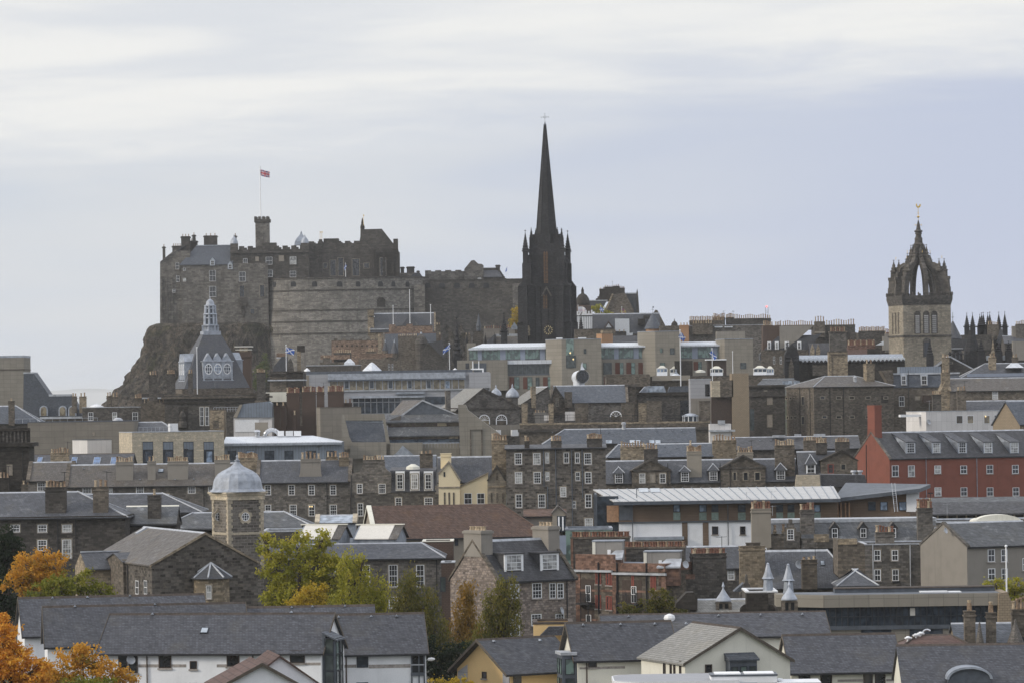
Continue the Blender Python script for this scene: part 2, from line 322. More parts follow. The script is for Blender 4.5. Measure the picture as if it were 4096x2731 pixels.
def window_mesh(w,h,st):
 k = (round(w,1),round(h,1),st); w,h = max(k[0],0.2),max(k[1],0.2)
 if k in _cache: return _cache[k]
 g = MB(); g.box(-w / 2,w / 2,-0.015,0.03,0,h)
 fr = MB(); x = w / 2
 big = min(1.0,w / 0.8)
 gm = 'glass'; fm = 'white_paint'; t = 0.065 * big; bars = None; mid = True; sill = True; sur = None
 if st[0] == 's': bars = (2,1) if w < 0.75 else (3,2) if w > 0.95 else (2,2); sur = 'stone_dressed'
 if st[0] == 'c': bars = (2,1); sur = None                        # sash,no dressed surround
 if st[0] == 'b': fm = 'brown_frame'; gm = 'glass_dark'; t = 0.07; bars = None; mid = False; sur = None
 if st[0] == 'd': fm = 'dark_frame'; gm = 'glass_blue'; t = 0.08; mid = False; sill = False
 if st[0] == 'g': fm = 'dark_frame'; gm = 'glass_green'; t = 0.06; mid = False; sill = False
 if st[0] == 'k': fm = 'stone_dressed'; gm = 'glass_dark'; t = 0.16; mid = False; sill = False
 if st[0] == 'r': fm = 'red_frame'; gm = 'glass'; t = 0.12; sur = None; bars = (1,1)
 if st[0] == 'x': fm = 'stone_dressed'; gm = 'blank_stone'; t = 0.1; mid = False; sill = False
 if st[0] == 'v': fm = 'lead_light'; gm = 'skylight'; t = 0.08; mid = False; sill = False
 if st[0] == 'l': gm = 'glass_warm'; fm = 'white_paint'; t = 0.08; mid = False; sill = False
 for a in ((-x - t * .3,-x + t,0,h),(x - t,x + t * .3,0,h),(-x + t,x - t,h - t,h),(-x + t,x - t,0,t)): fr.box(a[0],a[1],-0.06,-0.02,a[2],a[3])
 if mid: fr.box(-x + t,x - t,-0.055,-0.02,h * .5 - .035,h * .5 + .035)
 if bars:
  b = 0.013
  for i in range(1,bars[0]): fr.box(-x + w * i / bars[0] - b,-x + w * i / bars[0] + b,-0.045,-0.02,t,h - t)
  for j in range(1,bars[1]):
   for q in (0,.5): fr.box(-x + t,x - t,-0.044,-0.02,h * (q + .5 * j / bars[1]) - b,h * (q + .5 * j / bars[1]) + b)
 si = MB()
 if sill: si.box(-x - .12,x + .12,-0.13,0.0,-0.14,-0.01)
 sm = None
 if sur:
  sm = MB(); q = .17
  sm.box(-x - q,-x - .03,-0.03,0.02,-.0,h + q); sm.box(x + .03,x + q,-0.03,0.02,-.0,h + q); sm.box(-x - .03,x + .03,-0.03,0.02,h + .01,h + q)
 smt = 'band'
 _cache[k] = (g.mesh('window',gm),fr.mesh('window_frame',fm),si.mesh('sill',smt) if sill else None,sm.mesh('surround',sur) if sm else None)
 return _cache[k]
def pot_mesh(h,m):
 k = ('pot',round(h,1),m)
 if k not in _cache:
  h = k[1]; _cache[k] = MB().lathe(0,0,[(.19,-.05),(.19,h * .12),(.15,h * .2),(.135,h * .8),(.19,h * .84),(.19,h),(.12,h),(.12,h * .7)],8).mesh('chimney_pot',m)
 return _cache[k]
# ------------------------------------------------------------ buildings: a local frame (u along the front,v into depth,z up)
class Bld:
 def __init__(s,name,label,cat,x0,x1,yr,d,dp,rot=0.0,group=None):
  th = R(rot); s.u = (math.cos(th),math.sin(th)); s.n = (-math.sin(th),math.cos(th)); s.dp = dp
  a0,b0 = lev(x0,yr); a1,b1 = lev(x1,yr); s.d = d
  s.a = (a0 / F * d,d); s.zg = ground(d,s.a[0])
  k = a1 / F; s.w = (k * s.a[1] - s.a[0]) / (s.u[0] - k * s.u[1])
  s.e = empty(name,label,cat,(s.a[0],s.a[1],s.zg),th,group)
  s.ze = s.zr = None; s.rv = dp / 2
 def pt(s,px,py,V=0.0):                          # where the ray of a photo pixel meets the plane v = V
  a,b = lev(px,py); k = a / F
  ax,ay = s.a[0] + s.n[0] * V,s.a[1] + s.n[1] * V
  U = (k * ay - ax) / (s.u[0] - k * s.u[1]); y = ay + s.u[1] * U
  return U,CZ - b * y / F - s.zg
 def sd(s,px,py,U=0.0):                          # ... and the plane u = U
  a,b = lev(px,py); k = a / F
  ax,ay = s.a[0] + s.u[0] * U,s.a[1] + s.u[1] * U
  V = (k * ay - ax) / (s.n[0] - k * s.n[1]); y = ay + s.n[1] * V
  return V,CZ - b * y / F - s.zg
 def mid(s): return s.u_px(s.w / 2,0)
 def u_px(s,U,V,z=None):                         # rough photo column of a local point
  x = s.a[0] + s.u[0] * U + s.n[0] * V; y = s.a[1] + s.u[1] * U + s.n[1] * V
  return CX + x * F / y
 def zz(s,py,V=0.0,px=None):
  if isinstance(py,tuple): px,py = py
  return s.pt(s.u_px(s.w / 2,V) if px is None else px,py,V)[1]
 def part(s,mb,name,m,parent=None,**k): return mb.build(name,m,parent or s.e,**k)
 def gable(s,eave,ridge,wm,rm,over=.3,oe=.2,rv=.5,hl=0.0,hr=0.0,cap='flash',skew=None,gutter='iron',t=.16,barge=None,wall=True,bot=-1.5):
  w,dp = s.w,s.dp; r = dp * rv; ze = s.zz(eave); zr = s.zz(ridge,r); s.ze,s.zr,s.rv = ze,zr,r
  m1 = (zr - ze) / r; m2 = (zr - ze) / (dp - r)
  zf,zb = ze - over * m1,ze - over * m2
  xl,xr = (-oe if not hl else -over),(w + oe if not hr else w + over); rl,rr = (hl if hl else -oe),(w - hr if hr else w + oe)
  if wall:
   mb = MB()
   if not hl and not hr: mb.prism([(0,bot),(dp,bot),(dp,ze - .05),(r,zr - .05),(0,ze - .05)],'x',0,w)
   else:
    mb.box(0,w,0,dp,bot,ze - .05)
    if not hl: mb.prism([(0.01,ze - .06),(dp - .01,ze - .06),(r,zr - .05)],'x',0.01,.5)
    if not hr: mb.prism([(0.01,ze - .06),(dp - .01,ze - .06),(r,zr - .05)],'x',w - .5,w - .01)
   s.wall = s.part(mb,'wall',wm)
  rf = MB(); rf.slab([(xl,-over,zf),(xr,-over,zf),(rr,r,zr),(rl,r,zr)],t); rf.slab([(xr,dp + over,zb),(xl,dp + over,zb),(rl,r,zr),(rr,r,zr)],t)
  if hl: rf.slab([(xl,dp + over,zb),(xl,-over,zf),(rl,r,zr)],t)
  if hr: rf.slab([(xr,-over,zf),(xr,dp + over,zb),(rr,r,zr)],t)
  s.roof = s.part(rf,'roof',rm)
  if cap:
   c = MB(); c.prism([(r - .2,zr - .2 * m1 - .0),(r,zr + .06),(r + .2,zr - .2 * m2),(r + .2,zr - .1 - .2 * m2),(r,zr - .1),(r - .2,zr - .1 - .2 * m1)],'x',rl,rr)
   for h,q,sx in ((hl,xl,-1),(hr,xr,1)):
    if h:
     e = rl if sx < 0 else rr
     c.tube((q,-over,zf + .02),(e,r,zr + .02),.1,5); c.tube((q,dp + over,zb + .02),(e,r,zr + .02),.1,5)
   s.part(c,'ridge_cap',cap)
  if skew:
   for x0,h in ((0,hl),(w,hr)):
    if h: continue
    k = MB(); x0,x1 = (-oe - .08,.3) if x0 == 0 else (w - .3,w + oe + .08)
    k.prism([(-over - .1,zf - .1),(-over - .1,zf + .16),(r,zr + .16),(dp + over,zb + .16),(dp + over,zb - .1),(r,zr - .14)],'x',x0,x1); s.part(k,'gable_coping',skew)
  if barge:
   for x0,h in ((-oe,hl),(w + oe,hr)):
    if h: continue
    k = MB(); x0,x1 = (x0 - .05,x0 + .0) if x0 < 0 else (x0,x0 + .05)
    k.prism([(-over - .05,zf - .22),(-over - .05,zf + .04),(r,zr + .06),(dp + over,zb + .04),(dp + over,zb - .22),(r,zr - .25)],'x',x0,x1); s.part(k,'bargeboard',barge)
  if gutter:
   g = MB().box(xl,xr,-over - .12,-over - .005,zf - t - .02,zf - .03); s.part(g,'gutter',gutter)
  return s
 def fgable(s,eave,apex,wm,rm,over=.3,of=.2,cap='flash',barge=None,t=.16,wall=True,skew=None,bot=-1.5,ru=None):
  w,dp = s.w,s.dp; ua,zr = s.pt(*apex); ze = s.zz(eave); s.ze,s.zr = ze,zr
  if ru is not None: ua = ru * w
  s.ua = ua; ml = (zr - ze) / ua; mr = (zr - ze) / (w - ua); zl,zq = ze - over * ml,ze - over * mr
  if wall: s.wall = s.part(MB().prism([(0,bot),(w,bot),(w,ze - .05),(ua,zr - .05),(0,ze - .05)],'y',0,dp),'wall',wm)
  rf = MB(); rf.slab([(-over,-of,zl),(ua,-of,zr),(ua,dp + of,zr),(-over,dp + of,zl)],t); rf.slab([(ua,-of,zr),(w + over,-of,zq),(w + over,dp + of,zq),(ua,dp + of,zr)],t)
  s.roof = s.part(rf,'roof',rm)
  if cap: s.part(MB().prism([(ua - .2,zr - .2 * ml),(ua,zr + .06),(ua + .2,zr - .2 * mr),(ua,zr - .12)],'y',-of,dp + of),'ridge_cap',cap)
  if barge or skew:
   h = .12 if skew else .04; k = MB().prism([(-over,zl - .2),(-over,zl + h),(ua,zr + h + .02),(w + over,zq + h),(w + over,zq - .2),(ua,zr - .24)],'y',-of - .06,-of + (.3 if skew else .0)); s.part(k,'gable_coping' if skew else 'bargeboard',barge or skew)
  return s
 def flat(s,top,wm,rm='lead',par=.5,coping=None,ct=.2,co=.06,bot=-1.5):
  w,dp = s.w,s.dp; zt = s.zz(top); s.ze = s.zr = zt
  mb = MB(); e = .3
  mb.box(0,w,0,dp,bot,zt - par)
  for x0,x1,y0,y1 in ((0,w,0,e),(0,w,dp - e,dp),(0,e,e,dp - e),(w - e,w,e,dp - e)): mb.box(x0,x1,y0,y1,zt - par,zt)
  s.wall = s.part(mb,'wall',wm)
  s.roof = s.part(MB().box(e,w - e,e,dp - e,zt - par + .004,zt - par + .06),'roof',rm)
  if coping:
   c = MB()
   for x0,x1,y0,y1 in ((-co,w + co,-co,e + co),(-co,w + co,dp - e - co,dp + co),(-co,e + co,e + co,dp - e - co),(w - e - co,w + co,e + co,dp - e - co)): c.box(x0,x1,y0,y1,zt,zt + ct)
   s.part(c,'coping',coping)
  return s
 def hip(s,eave,ridge,wm,rm,**k):
  h = k.pop('h',s.dp / 2); k.setdefault('hl',h); k.setdefault('hr',h); return s.gable(eave,ridge,wm,rm,**k)
 def band(s,y0,y1,out,m,name='cornice',sides=True,x0=None,x1=None):
  z1,z0 = s.zz(y0,-out),s.zz(y1,-out); a = 0 if x0 is None else s.pt(x0,y0)[0]; b = s.w if x1 is None else s.pt(x1,y0)[0]
  mb = MB().box(a - (out if x0 is None else 0),b + (out if x1 is None else 0),-out,0.0,z0,z1)
  if sides: mb.box(-out,-.0,.0,s.dp,z0,z1); mb.box(s.w,s.w + out,.0,s.dp,z0,z1)
  return s.part(mb,name,m)
 def rect(s,x0,x1,y0,y1,m,name,V=0.0,out=.02,parent=None,back=.02):
  a,z1 = s.pt(x0,y0,V); b,z0 = s.pt(x1,y1,V); b = s.pt(x1,y0,V)[0]
  return s.part(MB().box(a,b,V - out,V + back,z0,z1),name,m,parent)
 def _win(s,me,loc,rz,parent,frame=True):
  o = inst('window',me[0],parent or s.e,loc,rz)
  if frame:
   inst('window_frame',me[1],o)
   if me[2]: inst('sill',me[2],o)
   if me[3]: inst('surround',me[3],o)
  return o
 def win(s,x0,x1,y0,y1,st='s',V=0.0,parent=None):
  xm = (x0 + x1) / 2; u,z0 = s.pt(xm,y1,V); z1 = s.pt(xm,y0,V)[1]; w = s.pt(x1,y1,V)[0] - s.pt(x0,y1,V)[0]
  return s._win(window_mesh(w,z1 - z0,st),(u,V,z0),0,parent)
 def wins(s,xs,y0,y1,st='s',V=0.0,wpx=None):  # xs: left edges (with wpx) or (left,right) pairs; y follows the tilt of the photo
  for a in xs:
   a,b = (a,a + wpx) if wpx else a
   s.win(a,b,y0,y1,st,V)
  return s
 def lwin(s,x0,x1,y0,y1,st='s',U=0.0):        # on the left side wall
  v0,z1 = s.sd(x0,y0,U); v1,z0 = s.sd(x1,y1,U); me = window_mesh(abs(v0 - v1),z1 - z0,st)
  return s._win(me,(U,(v0 + v1) / 2,z0),-math.pi / 2,None)
 def rwin(s,x0,x1,y0,y1,st='s'):
  U = s.w; v0,z1 = s.sd(x0,y0,U); v1,z0 = s.sd(x1,y1,U); me = window_mesh(abs(v0 - v1),z1 - z0,st)
  return s._win(me,(U,(v0 + v1) / 2,z0),math.pi / 2,None)
 def slope(s,px,py):                              # point of the front slope under a photo pixel
  lo,hi = -.5,s.rv
  for _ in range(30):
   v = (lo + hi) / 2; z = s.pt(px,py,v)[1]; zs = s.ze + (s.zr - s.ze) * v / s.rv
   if z > zs: lo = v
   else: hi = v
  return s.pt(px,py,lo)[0],lo,s.ze + (s.zr - s.ze) * lo / s.rv
 def chim(s,x0,x1,y0,y1=None,V=None,dp=.9,m='stone_grey',pots=4,pm='pot',ph=.75,cap=True,rows=1,capm=None,name='chimney_stack'):
  V = s.rv - dp / 2 if V is None else V
  if abs(V) < .03: V = -.05
  a,z1 = s.pt(x0,y0,V); b,_ = s.pt(x1,y0,V); z0 = s.pt((x0 + x1) / 2,y1,V)[1] - .6 if y1 else min(s.ze or z1 - 3,z1 - 1)
  w = max(b - a,.4); mb = MB(); mb.box(-w / 2,w / 2,0,dp,z0 - z1,-.02)
  if cap: mb.box(-w / 2 - .1,w / 2 + .1,-.1,dp + .1,-.42,-.27); mb.box(-w / 2 - .06,w / 2 + .06,-.06,dp + .06,-.02,.1)
  o = s.part(mb,name,m,loc=((a + b) / 2,V,z1))
  n = pots
  for r in range(rows):
   for i in range(n):
    x = -w / 2 + w * (i + .5) / n; h = ph * (1 + .18 * math.sin(i * 7.3 + r * 3.1 + a))
    inst('chimney_pot',pot_mesh(h,pm if (i * 5 + r * 3) % 4 else ('pot_pale' if pm != 'pot_pale' else 'pot')),o,(x,dp * (r + .5) / rows,.08),i * 1.3)
  if pots > 2 and (int(x0) * 7 + int(y0)) % 5 < 2:
   if 'aerial' not in _cache:
    k = MB().tube((0,0,-.3),(0,0,1.9),.035,5); k.tube((-.7,0,1.75),(.6,0,1.85),.022,4)
    for i in range(7): x = -.65 + i * .2; k.tube((x,-.32,1.76 + i * .015),(x,.32,1.76 + i * .015),.016,4)
    _cache['aerial'] = k.mesh('aerial','iron')
   inst('aerial',_cache['aerial'],o,(w * .42,dp * .5,.1),x0 * 1.7)
  return o
 def dormer(s,x0,x1,y0,y1,wm='slate',rm='slate',st='c',kind='flat',top=None,frame='white_paint',wx=None):
  u0,v0,zb = s.slope((x0 + x1) / 2,y1); a = s.pt(x0,y1,v0)[0]; b = s.pt(x1,y1,v0)[0]; z1 = s.pt((x0 + x1) / 2,y0,v0)[1]
  m = (s.zr - s.ze) / s.rv; vb = v0 + (z1 - zb) / m; w = b - a; h = z1 - zb; uc = (a + b) / 2
  mb = MB(); o = s.part(mb.prism([(0,-.15),(0,h),(min(vb - v0,s.rv - v0),h),(0.1,-.15)],'x',-w / 2,w / 2),'dormer',wm,loc=(uc,v0,zb))
  rf = MB(); D = max(vb - v0,.3)
  if kind == 'flat': rf.box(-w / 2 - .15,w / 2 + .15,-.2,D + .2,h,h + .14)
  elif kind == 'gable':
   zt = s.pt((x0 + x1) / 2,top,v0)[1] - zb if top else h + w * .5; D2 = D + (zt - h) / m
   rf.slab([(-w / 2 - .2,-.2,h - .1),(0,-.2,zt),(0,D2,zt),(-w / 2 - .2,D,h - .1)],.12); rf.slab([(0,-.2,zt),(w / 2 + .2,-.2,h - .1),(w / 2 + .2,D,h - .1),(0,D2,zt)],.12)
   s.part(MB().prism([(-w / 2,h - .02),(w / 2,h - .02),(0,zt - .1)],'y',0.0,.2),'dormer_gable',wm,o)
  elif kind == 'hip':
   zt = s.pt((x0 + x1) / 2,top,v0 + 1)[1] - zb if top else h + w * .4; D2 = D + (zt - h) / m; q = w / 2 + .22
   rf.slab([(-q,-.2,h),(0,w * .45,zt),(0,D2,zt),(-q,D,h)],.1); rf.slab([(0,w * .45,zt),(q,-.2,h),(q,D,h),(0,D2,zt)],.1); rf.slab([(-q,-.2,h),(q,-.2,h),(0,w * .45,zt)],.1)
   hp = MB()
   for sx in (-q,q): hp.tube((sx,-.2,h + .02),(0,w * .45,zt + .03),.07,5)
   hp.tube((0,w * .45,zt + .03),(0,D2,zt + .03),.07,5); s.part(hp,'ridge_cap','flash',o)
  elif kind == 'shed':
   zt = s.pt((x0 + x1) / 2,top,v0 + 2)[1] - zb; D2 = min((zt) / m,s.rv - v0)
   rf.slab([(-w / 2 - .12,-.15,h),(w / 2 + .12,-.15,h),(w / 2 + .12,D2,zt),(-w / 2 - .12,D2,zt)],.12)
   s.part(MB().prism([(0,0),(0,h - .1),(D2,zt - .1),(D2 * .98,zt - .3)],'x',-w / 2,w / 2),'dormer_cheek',wm,o)
  s.part(rf,'dormer_roof',rm,o)
  ww,hh = w * .82,h * .86
  me = window_mesh(ww,hh,st); wi = inst('window',me[0],o,(0,-.012,h * .06)); inst('window_frame',me[1],wi)
  if frame: s.part(MB().box(-w / 2 - .02,-ww / 2,-.06,.06,0,h - .02).box(ww / 2,w / 2 + .02,-.06,.06,0,h - .02).box(-ww / 2,ww / 2,-.06,.0,hh + h * .06,h - .02),'dormer_trim',frame,o)
  return o
 def sky(s,x0,x1,y0,y1,m='skylight',fm='dark_frame',name='skylight'):
  xm = (x0 + x1) / 2; u,v1,z1 = s.slope(xm,y0); _,v0,z0 = s.slope(xm,y1); a = s.pt(x0,y1,v0)[0]; b = s.pt(x1,y1,v0)[0]
  hw = (b - a) / 2; L = ((v1 - v0) ** 2 + (z1 - z0) ** 2) ** .5
  k = MB(); k.box(-hw,hw,-.05,L,.0,.07,0); k.box(-hw + .06,hw - .06,.02,L - .06,.07,.085,1)
  o = s.part(k,name,[fm,m],loc=((a + b) / 2,v0,z0 + .02)); o.rotation_euler = (math.atan2(z1 - z0,v1 - v0),0,0); return o
 def vents(s,pts,m='lead'):                      # little ridge and slope ventilators
  for px,py in pts:
   u,v,z = s.slope(px,py); s.part(MB().prism([(-.13,0),(.13,0),(0,.17)],'y',-.2,.2),'roof_vent',m,loc=(u,v,z + .02))
 def pipe(s,px,y0,y1,m='iron',V=0.0,r=.06):
  u,z1 = s.pt(px,y0,V); z0 = s.pt(px,y1,V)[1]
  return s.part(MB().tube((u,V - .09,z0),(u,V - .09,z1),r,6),'downpipe',m)
 def lpipe(s,px,y0,y1,m='iron',r=.06):
  v,z1 = s.sd(px,y0,0); z0 = s.sd(px,y1,0)[1]; return s.part(MB().tube((-.09,v,z0),(-.09,v,z1),r,6),'downpipe',m)
 def poly(s,pts,m,name,V0=0.0,V1=None,parent=None):    # an outline at depth V0,with real thickness back to V1
  q = [s.pt(x,y,V0) for x,y in pts]; return s.part(MB().prism(q,'y',V0,s.dp if V1 is None else V1),name,m,parent)
 def aerial(s,px,y0,y1,V=None):
  V = s.rv if V is None else V; u,z1 = s.pt(px,y0,V); z0 = s.pt(px,y1,V)[1]; r = .025
  k = MB().tube((u,V,z0),(u,V,z1),r,5); k.tube((u - .6,V,z1 - .15),(u + .6,V,z1 - .05),r * .7,4)
  for i in range(6): x = u - .5 + i * .2; k.tube((x,V - .25,z1 - .14 + i * .016),(x,V + .25,z1 - .14 + i * .016),r * .6,4)
  s.part(k,'aerial','flash')
 def dish(s,px,py,V=0.0,r=.4,m='flash'):
  u,z = s.pt(px,py,V); k = MB().lathe(0,0,[(.03,-.25),(.05,-.12),(r * .6,-.06),(r,.06),(r * .98,.08),(r * .55,-.02),(.02,-.06)],14); o = s.part(k,'satellite_dish',m,loc=(u,V - .3,z)); o.rotation_euler = (R(75),0,R(30))
# ------------------------------------------------------------ free-standing helpers
def flag_mesh(w,h,design,seed):
 nx,nz = 30,18; k = MB(); rnd = random.Random(seed); ph = rnd.random() * 6
 for j in range(nz + 1):
  for i in range(nx + 1):
   x = i / nx; z = j / nz; k.v.append((w * x * (1 - .05 * z),.16 * w * x * math.sin(x * 7 + z * 1.2 + ph) ,h * (z - 1) - .22 * h * x * x + .05 * h * math.sin(x * 6 + ph)))
 def col(x,z):                                     # x,z in 0..1
  X,Z = (x - .5) * 2,(z - .5)                  # 2 : 1
  if design == 'saltire': return 0 if abs(abs(X) / 2 - abs(Z)) < .1 else 1
  if design == 'union':
   if abs(X) < .11 or abs(Z) < .11: return 2
   if abs(X) < .19 or abs(Z) < .19: return 0
   q = abs(X) / 2 - abs(Z)
   return 2 if abs(q) < .045 else 0 if abs(q) < .11 else 1
  if design == 'royal': return 2 if (x > .5) != (z > .5) else 0
  return 0
 for j in range(nz):
  for i in range(nx): k.f.append([j * (nx + 1) + i,j * (nx + 1) + i + 1,(j + 1) * (nx + 1) + i + 1,(j + 1) * (nx + 1) + i]); k.mi.append(col((i + .5) / nx,(j + .5) / nz))
 mats = {'saltire': ['flag_white','flag_blue','flag_red'],'union': ['flag_white','flag_navy','flag_red'],'royal': ['flag_yellow','flag_blue','flag_purple'],'plain': ['flag_white']}[design]
 return k.mesh('flag',mats,True)
def flagpole(label,px,y0,y1,d,r=.07,flag=None,group=None,m='white_paint',base=0.0):
 b = P(px + (y1 - y0) * .014,y1,d); t = P(px,y0,d); h = t.z - b.z; b.z -= base; h += base
 e = empty('flagpole',label,'flagpole',b,0,group)
 MB().lathe(0,0,[(r * 1.7,0),(r * 1.7,.25),(r,.3),(r * .75,h - .15),(r * 1.6,h - .12),(r * 1.6,h),(r * .4,h + .08)],8).build('pole',m,e)
 if flag:
  w,fh,des,az,ay,drop = flag; f = inst('flag',flag_mesh(w,fh,des,px),e,(r * .8,0,h - .2 - drop),0); f.rotation_euler = (0,R(ay),R(az))
  return e,f
 return e
def tree(label,blobs,d,leaf,trunk=None,dens=1.0,size=.2,seed=1,name='tree',cat='tree',group=None,weep=0.0,lean=0.0,gap=.0,bark='bark',ysc=.8):
 """blobs: (px, py, rx, ry) in photo pixels at depth d -> a crown of leaf clumps round real limbs"""
 size *= .8; dens *= .95
 rng = np.random.default_rng(seed); s = d / F
 B = [(P(x,y,d),rx * s,ry * s) for x,y,rx,ry in blobs]
 cx = sum(b[0].x * b[1] for b in B) / sum(b[1] for b in B); zg = ground(d)
 tx = P(trunk,2000,d).x if trunk else cx
 e = empty(name,label,cat,(tx,d,zg),0,group)
 pts = []; tone = []; tips = []
 for c,rx,rz in B:
  n = max(6,int(9 * dens * (rx * rz) / (size * 4.2) ** 1.1)); q = rng.normal(size=(n,3)); q /= np.linalg.norm(q,axis=1)[:,None]
  rad = rng.uniform(.18,1.0,n) ** .5; rad *= rng.uniform(.82,1.1,n)
  cen = q * rad[:,None] * np.array([rx,min(rx,4.5) * ysc,rz]) + np.array([c.x - tx,0,c.z - zg])
  for k in range(n):
   if rng.random() < gap: continue
   m = int(rng.integers(22,46)); cr = size * rng.uniform(2.0,3.8)
   p = rng.normal(size=(m,3)) * np.array([cr * .55,cr * .55,cr * (.42 + weep)]) + cen[k]
   if weep: p[:,2] -= rng.uniform(0,1.2 * weep,m) * cr
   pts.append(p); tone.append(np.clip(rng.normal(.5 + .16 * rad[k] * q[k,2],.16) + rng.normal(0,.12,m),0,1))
   if k % 7 == 0: tips.append(cen[k])
 pts = np.concatenate(pts); tone = np.concatenate(tone); n = len(pts)
 a = rng.normal(size=(n,3)); a /= np.linalg.norm(a,axis=1)[:,None]; b = rng.normal(size=(n,3)); b -= a * (a * b).sum(1)[:,None]; b /= np.linalg.norm(b,axis=1)[:,None]
 if weep: a[:,2] = -np.abs(a[:,2]) - weep; a /= np.linalg.norm(a,axis=1)[:,None]
 L = (size * rng.uniform(.6,1.25,n))[:,None]; W = L * .62
 v = np.empty((n,4,3)); v[:,0] = pts - a * L; v[:,1] = pts + b * W; v[:,2] = pts + a * L; v[:,3] = pts - b * W
 me = bpy.data.meshes.new('crown'); me.vertices.add(n * 4); me.vertices.foreach_set('co',v.reshape(-1)); me.loops.add(n * 4); me.polygons.add(n)
 me.loops.foreach_set('vertex_index',np.arange(n * 4,dtype=np.int32)); me.polygons.foreach_set('loop_start',np.arange(0,n * 4,4,dtype=np.int32)); me.polygons.foreach_set('loop_total',np.full(n,4,dtype=np.int32))
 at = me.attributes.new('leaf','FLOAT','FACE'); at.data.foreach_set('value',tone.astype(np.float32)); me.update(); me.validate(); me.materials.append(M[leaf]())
 inst('crown',me,e)
 k = MB(); top = max(b[0].z + b[2] for b in B) - zg; rr = max(.1,top * .018); fork = max(1.0,min(b[0].z - b[2] for b in B) - zg + .5); fork = min(fork,top * .45)
 k.tube((0,0,-.4),(lean * .4,0,fork),rr * 1.25,8,rr); mids = []
 for c,rx,rz in B:
  q = Vector((c.x - tx,rng.uniform(-.4,.4),c.z - zg)); k.tube((lean * .4,0,fork - .1),q,rr * .8,6,rr * .4); mids.append(q)
 for t in tips[:90]:
  q = min(mids,key=lambda g: (g - Vector(t)).length); k.tube(q,t,rr * .28,4,rr * .06)
 k.build('trunk',bark,e)
 return e
def spike(mb,x,y,z0,z1,r,n=4,crock=6,mi=0,rot=math.pi / 4):   # crocketed gothic pinnacle
 prof = []; h = z1 - z0
 for i in range(crock * 2 + 1):
  t = i / (crock * 2); q = r * (1 - t) + .02; prof.append((q * (1.25 if i % 2 else .85),z0 + h * t * .9))
 prof += [(r * .18,z0 + h * .93),(r * .42,z0 + h * .95),(r * .1,z0 + h * .97),(.015,z1)]
 mb.lathe(x,y,prof,n,mi,rot=rot)
# ------------------------------------------------------------ ground,far hills
def terrain():
 ys = [0,20,45,75,110,150,200,250,300] + list(range(340,1820,40)) + [1900,2100,2400,3000,4500,6500,9000,16000,32000,60000]
 k = MB(); nx = 60
 for y in ys:
  hw = 60 + y * .45
  for i in range(nx + 1):
   x = -hw + 2 * hw * i / nx; k.v.append((x,y - (60 if y == 0 else 0),ground(y,-hw + 2 * hw * i / nx) + (.5 * noise.noise(Vector((x * .03,y * .03,0))) if 200 < y < 3000 else 0) - .5))
 for j in range(len(ys) - 1):
  for i in range(nx): a = j * (nx + 1) + i; k.f.append([a,a + 1,a + nx + 2,a + nx + 1]); k.mi.append(0)
 def f(nt):
  g = G(nt); n = g.noise(.05,4,.6); col = g.mix(g.ss(n,.4,.6),(.05,.05,.05),(.055,.07,.03)); n2 = g.noise(.8,4,.6); col = g.mix(g.ss(n2,.4,.7,0,.5),col,(.09,.085,.07))
  g.out(col,.95)
 M['ground'] = nmat('ground',f)
 struct(k.build('ground','ground',smooth=True))
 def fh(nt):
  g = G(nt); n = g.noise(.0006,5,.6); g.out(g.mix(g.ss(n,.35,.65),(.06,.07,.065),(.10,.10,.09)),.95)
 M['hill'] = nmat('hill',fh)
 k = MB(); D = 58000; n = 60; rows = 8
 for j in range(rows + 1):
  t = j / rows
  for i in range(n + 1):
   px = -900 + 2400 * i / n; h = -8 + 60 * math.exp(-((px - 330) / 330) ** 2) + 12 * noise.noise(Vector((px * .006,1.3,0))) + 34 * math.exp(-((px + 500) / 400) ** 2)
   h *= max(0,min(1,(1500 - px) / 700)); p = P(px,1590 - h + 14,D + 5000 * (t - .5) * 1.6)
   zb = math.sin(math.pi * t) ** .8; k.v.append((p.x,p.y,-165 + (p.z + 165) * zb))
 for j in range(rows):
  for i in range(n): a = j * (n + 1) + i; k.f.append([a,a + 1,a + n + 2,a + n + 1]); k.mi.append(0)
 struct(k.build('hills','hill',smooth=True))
terrain()
